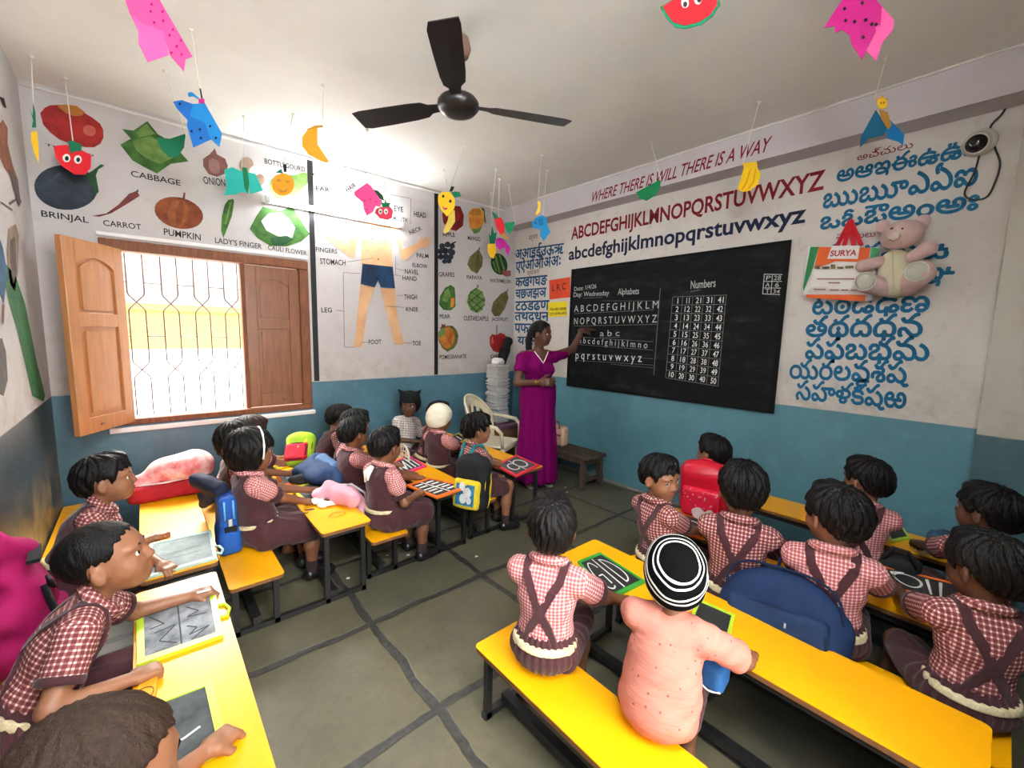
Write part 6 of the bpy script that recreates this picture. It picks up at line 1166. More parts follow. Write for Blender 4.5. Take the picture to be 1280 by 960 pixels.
craft('paper_parrot', 'red paper parrot with a green beak near the room corner', (2.511,3.188), [('body', [(2.499,3.197,2.558),(2.558,3.151,2.547),(2.581,3.133,2.475),(2.577,3.136,2.402),(2.55,3.157,2.397),(2.522,3.179,2.46)], F_red, 0, 0), ('beak', [(2.485,3.208,2.597),(2.52,3.181,2.576),(2.537,3.168,2.542),(2.504,3.193,2.536)], F_grn, 1, 0), ('tail', [(2.544,3.162,2.401),(2.574,3.138,2.409),(2.618,3.103,2.36),(2.593,3.123,2.356)], F_gld, 1, 0)])
craft('paper_watermelon', 'small green paper half round right of the red parrot', (2.874,3.45), [('slice', [(2.851,3.469,2.608),(2.933,3.401,2.625),(2.925,3.407,2.563),(2.897,3.431,2.504),(2.87,3.453,2.525)], foam('mid_green', (.01,.30,.12)), 0, 0)])
craft('paper_pineapple', 'yellow paper pineapple with green crown below the red parrot', (2.885,3.751), [('fruit', [(2.869,3.763,2.445),(2.93,3.716,2.463),(2.944,3.705,2.37),(2.92,3.724,2.295),(2.887,3.749,2.317),(2.87,3.762,2.367)], F_yel, 0, 0), ('leaf', [(2.875,3.758,2.554),(2.894,3.744,2.526),(2.902,3.737,2.635),(2.922,3.722,2.556),(2.944,3.705,2.569),(2.93,3.716,2.45),(2.886,3.75,2.448)], F_grn, 1, 0)])
craft('paper_butterfly', 'small magenta paper butterfly next to the yellow pineapple', (2.697,3.372), [('wing', [(2.679,3.387,2.408),(2.702,3.368,2.428),(2.742,3.336,2.41),(2.791,3.297,2.333),(2.781,3.305,2.251),(2.758,3.324,2.294),(2.749,3.331,2.339),(2.709,3.362,2.309),(2.68,3.386,2.351)], foam('violet_pink', (.50,.015,.32)), 0, 0)])
craft('paper_banana', 'thin yellow paper banana above the blue paper elephant', (2.598,2.692), [('fruit', [(2.583,2.707,2.611),(2.601,2.689,2.599),(2.6,2.691,2.526),(2.576,2.713,2.487),(2.57,2.72,2.505),(2.587,2.703,2.55)], F_yel, 0, 0)])
craft('paper_elephant', 'bright blue paper elephant hanging over the painted Hindi letters', (2.868,2.894), [('body', [(2.778,2.983,2.511),(2.802,2.96,2.558),(2.85,2.912,2.584),(2.875,2.887,2.551),(2.883,2.879,2.485),(2.902,2.86,2.432),(2.86,2.902,2.349),(2.834,2.928,2.405),(2.835,2.927,2.456),(2.784,2.977,2.469)], foam('sky_blue', (.02,.30,.62)), 0, 0), ('ear', [(2.817,2.945,2.538),(2.845,2.916,2.558),(2.856,2.905,2.498),(2.827,2.934,2.485)], F_blu, 1, 0), ('eye', [(2.807,2.954,2.511),(2.807,2.954,2.509),(2.806,2.955,2.507),(2.804,2.957,2.505),(2.803,2.959,2.505),(2.801,2.961,2.505),(2.799,2.962,2.506),(2.798,2.963,2.509),(2.798,2.964,2.511),(2.798,2.963,2.514),(2.799,2.962,2.516),(2.8,2.961,2.517),(2.802,2.959,2.518),(2.804,2.957,2.517),(2.806,2.955,2.516),(2.807,2.954,2.514)], F_blk, 1, 0)])
craft('paper_watermelon', 'dark green paper half round hanging over the red motto', (3.033,1.946), [('slice', [(2.983,2.024,2.612),(3.08,1.873,2.696),(3.08,1.873,2.641),(3.062,1.902,2.579),(3.028,1.954,2.544),(2.997,2.002,2.568)], foam('leaf_green', (.005,.22,.07)), 0, 0)])
craft('paper_banana', 'bright yellow paper banana bunch hanging over the red capitals', (3.006,1.178), [('fruit', [(2.986,1.229,2.593),(3.013,1.161,2.583),(3.022,1.138,2.533),(3.017,1.149,2.474),(3.003,1.186,2.441),(2.988,1.225,2.438),(2.975,1.256,2.459),(2.98,1.243,2.511)], foam('banana', (.92,.62,.0)), 0, 0), ('stem', [(2.983,1.237,2.615),(3.011,1.165,2.612),(3.014,1.157,2.581),(2.985,1.232,2.587)], F_yel, 1, 0), ('fold', [(2.999,1.195,2.576),(3.001,1.19,2.575),(2.995,1.206,2.49),(2.987,1.226,2.447),(2.985,1.233,2.452),(2.992,1.213,2.499)], F_org, 2, 0), ('fold', [(3.009,1.169,2.572),(3.012,1.164,2.568),(3.009,1.169,2.485),(3,1.193,2.45),(2.998,1.199,2.455),(3.007,1.177,2.493)], F_org, 2, 0)])
craft('paper_watermelon', 'red watermelon slice of paper with goggle eyes, at the top edge', (1.689,.943), [('rind', [(1.633,1.042,2.798),(1.691,.94,2.841),(1.738,.854,2.804),(1.74,.852,2.76),(1.729,.871,2.724),(1.71,.905,2.702),(1.682,.955,2.699),(1.665,.986,2.71),(1.646,1.019,2.752)], F_grn, 0, 0), ('flesh', [(1.639,1.033,2.795),(1.691,.94,2.84),(1.735,.86,2.806),(1.734,.862,2.759),(1.724,.881,2.729),(1.704,.916,2.712),(1.68,.959,2.71),(1.659,.997,2.732),(1.648,1.016,2.763)], F_red, 1, 0), ('eye', [(1.685,.95,2.786),(1.685,.95,2.779),(1.684,.953,2.774),(1.681,.956,2.771),(1.679,.961,2.771),(1.676,.966,2.773),(1.674,.97,2.778),(1.672,.973,2.785),(1.671,.974,2.792),(1.672,.974,2.799),(1.673,.971,2.804),(1.675,.968,2.807),(1.678,.963,2.807),(1.68,.958,2.805),(1.683,.954,2.8),(1.684,.951,2.793)], F_wht, 2, 0), ('eye', [(1.707,.91,2.788),(1.707,.911,2.781),(1.706,.913,2.776),(1.704,.917,2.773),(1.701,.921,2.773),(1.698,.926,2.775),(1.696,.93,2.78),(1.695,.933,2.787),(1.694,.934,2.794),(1.694,.934,2.801),(1.695,.931,2.806),(1.697,.928,2.809),(1.7,.923,2.809),(1.703,.919,2.806),(1.705,.914,2.802),(1.706,.912,2.795)], F_wht, 2, 0), ('pupil', [(1.682,.955,2.78),(1.682,.955,2.776),(1.681,.956,2.774),(1.68,.958,2.772),(1.679,.961,2.772),(1.677,.964,2.774),(1.676,.966,2.776),(1.675,.968,2.779),(1.675,.968,2.783),(1.675,.968,2.786),(1.676,.967,2.789),(1.677,.965,2.79),(1.678,.962,2.79),(1.68,.959,2.789),(1.681,.957,2.787),(1.682,.955,2.783)], F_blk, 3, 0), ('pupil', [(1.707,.911,2.784),(1.706,.912,2.78),(1.706,.913,2.778),(1.705,.915,2.776),(1.703,.917,2.776),(1.702,.92,2.778),(1.7,.922,2.78),(1.7,.924,2.783),(1.699,.925,2.787),(1.699,.924,2.79),(1.7,.923,2.793),(1.701,.921,2.794),(1.703,.918,2.794),(1.704,.916,2.793),(1.705,.914,2.791),(1.706,.912,2.787)], F_blk, 3, 0)])
craft('paper_butterfly', 'magenta spotted paper butterfly at the top right of the ceiling', (2.159,.516), [('wing', [(2.167,.481,2.793),(2.171,.465,2.782),(2.185,.406,2.687),(2.185,.406,2.654),(2.179,.432,2.62),(2.176,.443,2.559),(2.168,.476,2.606),(2.173,.454,2.665)], foam('hot_pink', (.78,.10,.33)), 0, 0), ('wing', [(2.146,.567,2.82),(2.156,.526,2.848),(2.171,.465,2.782),(2.184,.409,2.688),(2.179,.43,2.663),(2.172,.462,2.645),(2.169,.474,2.616),(2.166,.486,2.577),(2.157,.523,2.645),(2.155,.533,2.682),(2.149,.558,2.711),(2.144,.577,2.706),(2.143,.583,2.735),(2.135,.616,2.741)], F_mag, 1, .05)]+dots([(2.149,.556,2.782),(2.161,.504,2.781),(2.165,.488,2.716),(2.158,.521,2.723),(2.17,.469,2.694),(2.151,.549,2.737),(2.165,.49,2.656),(2.173,.456,2.688)], F_blk, .007))
craft('paper_butterfly', 'blue winged paper butterfly with a golden crowned body at right', (3.026,.576), [('wing', [(3.022,.594,2.723),(3.033,.538,2.618),(3.03,.552,2.585),(3.019,.611,2.584),(3.013,.643,2.546),(3.013,.644,2.603)], foam('petrol', (.005,.13,.26)), 0, .1), ('wing', [(3.033,.534,2.659),(3.046,.469,2.569),(3.046,.468,2.514),(3.043,.486,2.537),(3.034,.533,2.564),(3.031,.546,2.61)], F_blu, 0, .1), ('body', [(3.024,.581,2.719),(3.031,.545,2.693),(3.036,.523,2.624),(3.033,.535,2.605),(3.027,.568,2.668)], F_gld, 1, 0), ('head', [(3.031,.55,2.737),(3.03,.55,2.727),(3.03,.554,2.719),(3.028,.56,2.715),(3.027,.568,2.715),(3.025,.577,2.72),(3.024,.584,2.728),(3.023,.59,2.739),(3.022,.592,2.75),(3.022,.592,2.76),(3.023,.588,2.768),(3.024,.582,2.772),(3.026,.574,2.771),(3.028,.565,2.767),(3.029,.558,2.759),(3.03,.552,2.748)], F_yel, 2, 0), ('crown', [(3.02,.604,2.786),(3.023,.589,2.771),(3.026,.575,2.785),(3.028,.56,2.762),(3.031,.549,2.771),(3.03,.555,2.748),(3.023,.589,2.758)], F_org, 1, 0), ('eye', [(3.026,.574,2.745),(3.026,.574,2.744),(3.026,.574,2.742),(3.026,.575,2.742),(3.026,.576,2.742),(3.025,.577,2.742),(3.025,.578,2.743),(3.025,.578,2.745),(3.025,.579,2.747),(3.025,.579,2.748),(3.025,.578,2.75),(3.025,.578,2.75),(3.025,.577,2.75),(3.026,.576,2.75),(3.026,.575,2.748),(3.026,.574,2.747)], F_blk, 3, 0), ('eye', [(3.028,.562,2.744),(3.028,.562,2.742),(3.028,.562,2.741),(3.028,.563,2.74),(3.028,.564,2.74),(3.028,.565,2.741),(3.027,.566,2.742),(3.027,.567,2.744),(3.027,.567,2.745),(3.027,.567,2.747),(3.027,.566,2.748),(3.027,.566,2.749),(3.028,.565,2.749),(3.028,.564,2.748),(3.028,.563,2.747),(3.028,.562,2.745)], F_blk, 3, 0)])
for k, p in enumerate(((.059,3.326), (1.995,3.296), (1.564,2.443), (3.813,.335), (.744,3.718))):
    pass

# ------------------------------------------------------------------ ceiling fan
M_fan = mat('dark_brown_fan', (.012,.009,.008), .32, .5); M_fan2 = mat('fan_copper', (.16,.07,.035), .35, metal=.7)
fx, fy, fz = 1.288, 1.953, 2.633
fan = thing('ceiling_fan', 'dark brown three bladed ceiling fan', 'ceiling fan', (fx, fy, fz))
MB().lathe([(.0,-.035),(.045,-.035),(.085,-.022),(.105,.0),(.105,.022),(.092,.040),(.055,.055),(.025,.065),(.0,.066)], (fx,fy,fz), 32).build('motor_housing', M_fan, fan)
MB().tube([(fx,fy,fz+.06),(fx,fy,ZC-.03)], .012, 10).build('down_rod', M_fan, fan)
MB().lathe([(.012,-.11),(.050,-.095),(.062,-.06),(.05,-.015),(.03,-.005)], (fx,fy,ZC), 24).build('canopy', mat('canopy_rust', (.26,.15,.10), .6, mott=.4), fan)
mb = MB().tube([(fx-.02,fy,ZC),(fx-.02,fy,ZC-.05),(fx+.0,fy,ZC-.07),(fx+.02,fy,ZC-.05),(fx+.02,fy,ZC)], .007, 8); mb.build('ceiling_hook', M_fan2, fan)
for a in (-25, 121, -129):
    a = math.radians(a); c, s = math.cos(a), math.sin(a); L_ = 7; V = []; F = []
    prof = [(.09,.022,.022,.012),(.16,.030,.030,.012),(.19,.050,.052,.010),(.26,.058,.058,.008),(.42,.064,.062,.004),(.56,.066,.064,.0),(.60,.055,.058,-.001)]
    for d, w0, w1, dz in prof:
        for w, tz in ((-w0,-.012*w0/.06),(w1,.012*w1/.06)):
            for th in (.002,-.002): V.append((fx+c*d-s*w, fy+s*d+c*w, fz+.012+tz+dz*.2+th))
    for i in range(len(prof)-1):
        o = 4*i; F += [(o,o+4,o+6,o+2),(o+1,o+3,o+7,o+5),(o,o+1,o+5,o+4),(o+2,o+6,o+7,o+3)]
    F += [(0,2,3,1), (24,25,27,26)]
    bl = MB().add(V, F); bl.build('blade', M_fan, fan)

# ------------------------------------------------------------------ slates
M_slate = mat('slate_black', (.020,.022,.022), .6, .3, mott=.0, bump=.1, bscale=80); M_slateW = mat('chalk_rubbed_slate', (.36,.38,.41), .9, .1, mott=.6, mscale=14, col2=(.12,.13,.14)); M_slateG = mat('dusty_slate', (.10,.11,.115), .8, .2, mott=.6, mscale=10, col2=(.035,.04,.04))
def plastic(n, c): return mat('plastic_'+n, c, .38, .45)
def slate(label, q, z, M_fr, M_s, marks, M_m=None, handle=None, fw=.085, tilt=0):
    """q: four corners (tl, tr, br, bl) on the desk; marks: strokes in the slate's unit square or (text, x0, x1, y, h)"""
    Q = [np.array(p) for p in q]; ctr = sum(Q)/4
    f = lambda u, v: Q[0]*(1-u)*(1-v)+Q[1]*u*(1-v)+Q[2]*u*v+Q[3]*(1-u)*v
    zz = lambda u, v: z+tilt*(1-u)
    P = lambda u, v, dz=0: (*f(u, v), zz(u, v)+dz)
    r = thing('slate', label, 'slate', (ctr[0], ctr[1], z), 0, 'slates on the school desks')
    mb = MB(); a = fw; b_ = 1-fw
    V = [P(u,v,dz) for dz in (.013,.0005) for u, v in ((0,0),(1,0),(1,1),(0,1),(a,a),(b_,a),(b_,b_),(a,b_))]; F = []
    ccw = (Q[1]-Q[0])[0]*(Q[3]-Q[0])[1]-(Q[1]-Q[0])[1]*(Q[3]-Q[0])[0] > 0
    for i in range(4):
        j = (i+1)%4; F += [(i,j,4+j,4+i), (8+i,i+12,j+12,8+j), (i,8+i,8+j,j), (4+i,4+j,12+j,12+i)]
    if not ccw: F = [t[::-1] for t in F]
    mb.add(V, F).build('slate_frame', M_fr, r)
    mb = MB(); t = (0,1,2,3) if ccw else (3,2,1,0); e = .01
    V = [P(u,v,.009) for u, v in ((a-e,a-e),(b_+e,a-e),(b_+e,b_+e),(a-e,b_+e))]+[P(u,v,.002) for u, v in ((a-e,a-e),(b_+e,a-e),(b_+e,b_+e),(a-e,b_+e))]
    mb.add(V, [t, tuple(x+4 for x in t[::-1])]).build('writing_surface', M_s, r)
    if marks:
        mb = MB()
        for m in marks:
            if isinstance(m[0], str):
                Vg, Fg = glyphs(m[0], .01); x0, x1 = Vg[:,0].min(), Vg[:,0].max(); U = m[1]+(Vg[:,0]-x0)/(x1-x0)*(m[2]-m[1]); W = m[3]-Vg[:,1]/max(Vg[:,1].max(),.3)*m[4]
                mb.add([P(u,v,.0105) for u, v in zip(U, W)], Fg)
            else:
                w = m[0]; pts = m[1:]
                for i in range(len(pts)-1):
                    A, B_ = np.array(pts[i]), np.array(pts[i+1]); d = (B_-A)/max(np.linalg.norm(B_-A),1e-6); n = np.array((-d[1],d[0]))*w/2
                    V = [P(*(A-n),.0105), P(*(B_-n),.0105), P(*(B_+n),.0105), P(*(A+n),.0105)]; mb.add(V, [(0,1,2,3) if ccw else (3,2,1,0)])
        mb.build('chalk_marks', M_m or M_chb, r)
    if handle is not None:
        h0, h1 = np.array(P(*handle[0],.006)), np.array(P(*handle[1],.006)); d = (h0+h1)/2-np.array((*ctr,z+.006)); d[2] = 0; d /= np.linalg.norm(d)
        MB().tube([h0, h0+d*.022, (h0+h1)/2+d*.034, h1+d*.022, h1], .006, 8).build('slate_handle', M_fr, r)
    return r
def arc(cx, cy, rx, ry, a0=0, a1=360, n=18): return [(cx+rx*math.cos(math.radians(a0+(a1-a0)*i/n)), cy+ry*math.sin(math.radians(a0+(a1-a0)*i/n))) for i in range(n+1)]
LIM, PYEL, PORA, PPNK, PRED, PGRN, PTEA = plastic('lime', (.42,.62,.03)), plastic('yellow', (.75,.62,.02)), plastic('orange', (.80,.16,.012)), plastic('pink', (.72,.015,.16)), plastic('red', (.72,.03,.05)), plastic('green', (.03,.26,.035)), plastic('pale_teal', (.32,.48,.42))
M_dk = mat('finger_drawn_line', (.06,.065,.07), .9)
slate('lime framed slate rubbed grey with letters, under the smiling boy\'s forearms', [(-.079,2.031), (.162,1.997), (.151,1.679), (-.075,1.686)], ZT, LIM, M_slateW, [(.02,(.5,.1),(.5,.9)), (.02,(.15,.2),(.32,.42),(.15,.45)), (.02,(.2,.55),(.45,.5),(.25,.72),(.45,.85)), (.02,(.6,.2),(.75,.35),(.6,.42),(.85,.45)), (.02,(.58,.6),(.7,.68),(.6,.78),(.85,.72),(.62,.88))], M_dk, ((1,.35),(1,.62)))
slate('lime framed slate with a few white strokes, nearest the camera at left', [(-.14,1.50), (.098,1.479), (.104,1.19), (-.13,1.205)], ZT, LIM, M_slateG, [(.018,(.45,.45),(.6,.42)), (.025,(.42,.7),(.65,.66),(.8,.6))])
slate('grey dusty slate with pale frame on the desk under the window', [(-.033,2.649), (.214,2.64), (.201,2.3), (-.053,2.286)], ZT, PTEA, mat('teal_dusty_slate', (.30,.36,.35), .8, mott=.4, mscale=9), [(.012,(.2,.5),(.8,.45)), (.012,(.2,.65),(.8,.62))], M_chf, ((1,.6),(1,.85)), .05)
slate('yellow framed slate beside the fist of the girl with the white hairband', [(.678,3.048), (.897,3.099), (.91,2.762), (.708,2.717)], ZT, plastic('lemon', (.70,.66,.05)), M_slateG, [(.02,(.2,.5),(.8,.5)), (.014,(.3,.3),(.7,.32))])
slate('orange red framed slate filled with white chalk, second from the aisle on its desk', [(.679,3.438), (.846,3.478), (.84,3.163), (.66,3.119)], ZT, PORA, M_slateW, [('cat', .2,.8,.65,.3)], M_dk)
slate('yellow framed slate farthest down the desk below the shutter', [(.706,3.815), (.937,3.934), (.945,3.584), (.714,3.528)], ZT, PYEL, M_slateW, [])
slate('hot pink framed slate with hatched white strokes', [(1.443,3.132), (1.68,3.295), (1.651,2.926), (1.391,2.856)], ZT, PPNK, M_slate, [(.05,(.2+.16*i,.15),(.2+.16*i,.85)) for i in range(5)]+[(.05,(.2,.15),(.36,.85),(.52,.15))])
slate('orange framed slate with four white chalk blocks on the desk corner', [(1.323,2.633), (1.524,2.667), (1.661,2.346), (1.374,2.302)], ZT, PORA, M_slate, [(.05,(.5,.1),(.5,.9)), (.05,(.1,.5),(.9,.5))]+[(.06,(x,y),(x+.28,y)) for x in (.14,.58) for y in (.2,.34,.62,.76)])
slate('dark slate with thin yellow frame beyond the cream cap', [(2.209,3.566), (2.476,3.71), (2.426,3.449), (2.12,3.297)], ZT, plastic('olive_yellow', (.40,.38,.03)), M_slate, [(.05,(.3,.2),(.3,.8)), (.05,(.5,.2),(.5,.8)), (.05,(.7,.2),(.7,.8))])
slate('crimson framed slate with a round chalk figure, on the corner nearest the teacher', [(2.102,2.615), (2.434,2.738), (2.394,2.396), (2.056,2.308)], ZT, PRED, M_slateG, [(.05,*arc(.35,.5,.15,.22)), (.05,*arc(.65,.5,.18,.26)), (.03,(.5,.1),(.5,.9))])
slate('dark green framed slate with large chalk letters on the near right desk', [(1.495,1.226), (1.645,1.211), (1.602,.931), (1.375,.954)], ZT, PGRN, M_slate, [(.03,(.5,.08),(.5,.92)), (.028,*arc(.27,.5,.15,.36,60,330)), (.028,(.22,.5),(.34,.5),(.34,.75)), (.028,(.66,.15),(.66,.85)), (.028,*arc(.66,.5,.22,.34,-90,90))], None, None, .06)
slate('lime framed slate half hidden behind the striped beanie', [(1.66,.724), (1.673,.585), (1.523,.544), (1.507,.684)], ZT, LIM, M_slate, [], None, None, .08)
slate('orange framed slate with big chalk loops, in front of the boy looking back', [(2.408,1.262), (2.449,1.029), (2.198,.954), (2.146,1.175)], ZT, PORA, M_slate, [(.04,*arc(.35,.45,.2,.28)), (.04,*arc(.62,.55,.2,.28)), (.03,(.7,.7),(.6,.95))], None, None, .07)
slate('pink framed slate with a chalk ring, right of the curly haired boy', [(2.49,.782), (2.525,.662), (2.288,.605), (2.24,.739)], ZT, PPNK, M_slate, [(.05,*arc(.5,.45,.25,.25))], None, None, .07)
slate('tilted orange framed slate with a chalk nine, held at the right edge', [(2.541,.306), (2.632,-.004), (2.4,.049), (2.359,.193)], .455, PORA, M_slate, [(.04,*arc(.3,.45,.18,.28)), (.04,(.12,.45),(.14,.2),(.3,.1)), (.04,(.55,.15),(.62,.85)), (.04,(.7,.15),(.78,.85))], None, None, .06)
slate('lime framed slate under the forearm of the boy by the blue wall', [(3.253,.387), (3.355,.322), (3.112,.245), (2.964,.305)], ZT, LIM, M_slate, [], None, None, .10)

# ------------------------------------------------------------------ bags and other soft things
def fabric(n, c, m=.2, b=.25, s=30): return mat('fabric_'+n, c, .78, .2, bump=b, bscale=s, mott=m, mscale=12)
def ripple(a, k, seed): return lambda P: a*(np.sin(P[...,0]*k+2*np.sin(P[...,2]*k*.6+seed))*np.sin(P[...,1]*k*.8+P[...,2]*k*.5+seed)+.6*np.sin(P[...,2]*k*1.7+P[...,0]*k*.9+seed*2))
def soft(name, S, vox, M, parent, disp=None, it=1, label=None):
    mb = MB(); solid(mb, S, vox, 0, disp, it); return plain(mb).build(name, M, parent, label=label)
def backpack(label, c, R, size, cols, group='school bags', seed=0, panel=None, name='backpack', dome=0):
    """c: centre; R: axes (out through the front pocket, left, up); size (depth, width, height)"""
    c = A3(c); d, w, h = size; X = lambda x, y, z: c+R@A3((x,y,z))
    r = thing(name, label, 'bag', (c[0], c[1], c[2]-h/2), 0, group); M1, M2, M3 = cols
    S = Solid().box(c, A3((d/2,w/2,h/2)), min(d,w)*.42, R).ell(X(0,0,h*.34), A3((d*.50,w*.46,h*.22)), R, .04)
    if dome: S = Solid().box(X(0,0,-h*.2), A3((d/2,w/2,h*.30)), min(d,w)*.42, R).ell(X(0,0,h*.0), A3((d*.50,w*.51,h*.47)), R, .06)
    soft('bag_body', S, .0075, M1, r, ripple(.002 if not dome else .004, 38 if not dome else 22, seed))
    S = Solid().box(X(d*.46,0,-h*.16), A3((d*.20,w*.40,h*.27)), d*.16, R); soft('front_pocket', S, .0065, M2, r, ripple(.0012, 45, seed+1))
    def ring(y0, z0, hw, hh, x, rr, M, nm):
        pts = []
        for i in range(28):
            t = 2*PI*i/28; q = lambda v: math.copysign(abs(v)**.6, v); pts.append(X(x, y0+hw*q(math.cos(t)), z0+hh*q(math.sin(t))))
        MB().tube(pts, rr, 6, closed=True).build(nm, M, r)
    ring(0, -h*.16, w*.385, h*.255, d*.60, .0045, M3, 'piping'); ring(0, .03*h, w*.47, h*.46, d*.22, .005, M3, 'piping')
    for y in (-1,1):
        pts = [X(-d*.42, y*w*.22, h*.42), X(-d*.72, y*w*.25, h*.30), X(-d*.85, y*w*.28, 0), X(-d*.70, y*w*.32, -h*.32), X(-d*.40, y*w*.36, -h*.44)]
        mb = MB()
        for i in range(4): mb.bar(pts[i], pts[i+1], .034, .008, 0, R[:,0])
        mb.build('strap', M3 if cols[0] is not cols[2] else M1, r)
    MB().tube([X(-d*.2,.03,h*.47), X(-d*.2,.025,h*.56), X(-d*.2,-.025,h*.56), X(-d*.2,-.03,h*.47)], .006, 8).build('carry_handle', M1, r)
    MB().tube([X(d*.66,w*.10,-h*.02), X(d*.69,w*.10,-h*.07)], .004, 6).build('zip_pull', mat('zip_metal', (.6,.6,.6), .35, metal=.8), r)
    return r, X, h, w, d
F_bk, F_ye, F_cy = fabric('black', (.012,.013,.015)), fabric('yellow', (.72,.55,.03)), fabric('cyan_print', (.04,.28,.52), .75, .1, 40)
# black and yellow backpack worn by the boy at the aisle
r, X, h, w, d = backpack('black and yellow backpack with blue printed front, worn by the tousled boy', (1.685,2.345,.455), rot(203,8,0), (.14,.25,.37), (F_bk, F_ye, F_ye), seed=1)
MB().add([X(d*.672,-w*.29,-h*.36), X(d*.672,w*.29,-h*.36), X(d*.672,w*.29,h*.03), X(d*.672,-w*.29,h*.03)], [(0,1,2,3)]).build('printed_panel', F_cy, r)
mb = MB()
for y, z, q in ((-.10,-.02,.024),(.08,-.12,.03),(-.05,-.24,.028),(.14,-.26,.02),(.0,-.10,.016)): mb.add([X(d*.676, w*y+q*math.cos(t), h*z+q*math.sin(t)*1.2) for t in np.linspace(0,2*PI,12,endpoint=False)], [tuple(range(12))])
mb.build('print_spots', fabric('white_print', (.75,.78,.8)), r)
T = K11['T']
mb = MB(); 
for y in (-1,1):
    pl_ = [T(-.075,.06*y,.20), T(-.03,.070*y,.30), T(.035,.072*y,.292), T(.082,.072*y,.20), T(.07,.085*y,.06), T(-.02,.10*y,.03), T(-.08,.07*y,.05)]
a = math.radians(-8); pp = K11['root'].location
for y in (-1,1):
    mb = MB(); Pw = [Vector((pp.x+q[0]*math.cos(a)-q[1]*math.sin(a), pp.y+q[0]*math.sin(a)+q[1]*math.cos(a), q[2])) for q in [T(-.078,.055*y,.19), T(-.035,.070*y,.292), T(.03,.072*y,.290), T(.090,.070*y,.20), T(.090,.085*y,.08), T(.01,.108*y,.05), T(-.078,.075*y,.06)]]
    for i in range(6): mb.bar(Pw[i], Pw[i+1], .030, .008, 0, (1,0,0.2))
    mb.build('shoulder_strap', fabric('teal_strap', (.02,.22,.24)), r)
mb = MB(); q = T(.12,-.03,.02); w0 = Vector((pp.x+q[0]*math.cos(a)-q[1]*math.sin(a), pp.y+q[0]*math.sin(a)+q[1]*math.cos(a), q[2]))
# red backpack
F_rd = mat('glossy_red_fabric', (.62,.008,.030), .32, .5, bump=.15, bscale=25, mott=.12, mscale=8); F_rd2 = mat('glossy_red_pocket', (.68,.012,.045), .3, .5, bump=.1, bscale=30, mott=.1)
r, X, h, w, d = backpack('glossy red backpack with pale dots worn by the boy in profile', (2.50,1.105,.595), rot(192,-4,0), (.15,.27,.33), (F_rd, F_rd2, F_rd), seed=2)
mb = MB(); rr_ = random.Random(3)
for _ in range(26):
    y, z, q = rr_.uniform(-.36,.36), rr_.uniform(-.36,.10), rr_.uniform(.0025,.005); mb.add([X(d*.668, w*y+q*math.cos(t), h*z+q*math.sin(t)) for t in np.linspace(0,2*PI,8,endpoint=False)], [tuple(range(8))])
mb.build('printed_dots', fabric('pale_pink_print', (.80,.55,.58)), r)
mb = MB()
for y, z, q in ((-.02,-.33,.036),(.22,-.30,.026)): mb.add([X(d*.67, w*y+q*math.cos(t)*(1+.12*math.sin(5*t)), h*z+q*math.sin(t)) for t in np.linspace(0,2*PI,20,endpoint=False)], [tuple(range(20))])
mb.build('printed_flower', fabric('white_flower_print', (.82,.66,.64)), r)
# big navy bag
F_nv = fabric('navy', (.010,.028,.085), .3, .2, 18)
r, X, h, w, d = backpack('large round topped navy backpack behind the boy with the pink shirt', (1.835,.475,.44), rot(178,14,6), (.15,.43,.35), (F_nv, fabric('navy_light', (.014,.036,.10), .3), fabric('navy_dark', (.006,.016,.05), .2)), seed=3, dome=1)
# magenta backpack slumped on the left bench
F_mg = fabric('magenta', (.42,.010,.115), .3, .35, 14)
bg = thing('backpack', 'magenta backpack slumped against the left wall on the bench', 'bag', (-.37,2.19,ZB), 0, 'school bags')
S = Solid().box((-.385,2.20,.43), (.075,.15,.14), .07).ell((-.395,2.21,.58), (.065,.11,.16), None, .10).cap((-.40,2.16,.70),(-.41,2.11,.79), .055, .045, .06).half((0,0,ZB+.001),(0,0,-1)).half((XL+.006,0,0),(-1,0,0))
soft('bag_body', S, .008, F_mg, bg, ripple(.010, 30, 1.0))
soft('front_pocket', Solid().box((-.312,2.19,.40), (.035,.13,.085), .03).half((0,0,ZB+.002),(0,0,-1)), .007, fabric('magenta_light', (.50,.02,.17), .3), bg, ripple(.003, 30, 2))
MB().bar((-.318,2.03,.72), (-.335,2.20,.71), .012, .03, 0, (1,0,0)).build('trim_band', F_bk, bg)
MB().tube([(-.30,2.10,.63),(-.285,2.06,.62),(-.283,2.07,.60),(-.30,2.11,.60)], .006, 8, closed=True).build('buckle', F_bk, bg)
MB().tube([(-.31,2.10,.60),(-.27,2.02,.48),(-.262,1.99,.38),(-.28,2.03,.33)], .010, 8).build('strap', F_bk, bg)
# bulky red bag on the window desk
bg = thing('cloth_bag', 'bulky red and pale printed cloth bag on the far end of the window desk', 'bag', (.07,3.44,ZT), 0, 'school bags')
soft('bag_base', Solid().box((.075,3.43,ZT+.052), (.20,.13,.050), .03), .008, fabric('dark_red', (.36,.012,.02)), bg, ripple(.003, 20, 1))
S = Solid().cap((-.10,3.39,ZT+.10),(.22,3.45,ZT+.15), .05, .10, .05).ell((.13,3.44,ZT+.16), (.15,.12,.085), None, .06); S.half((0,0,ZT+.095),(0,0,-1))
soft('bag_top', S, .008, mat('fabric_pink_floral', (.85,.66,.62), .4, .4, bump=.2, bscale=25, mott=.5, mscale=9, col2=(.62,.05,.07)), bg, ripple(.004, 24, 2))
MB().tube([(-.14,3.36,ZT+.105),(.06,3.32,ZT+.108),(.28,3.36,ZT+.115)], .006, 6).build('zip', mat('pale_zip', (.75,.6,.6), .5), bg)
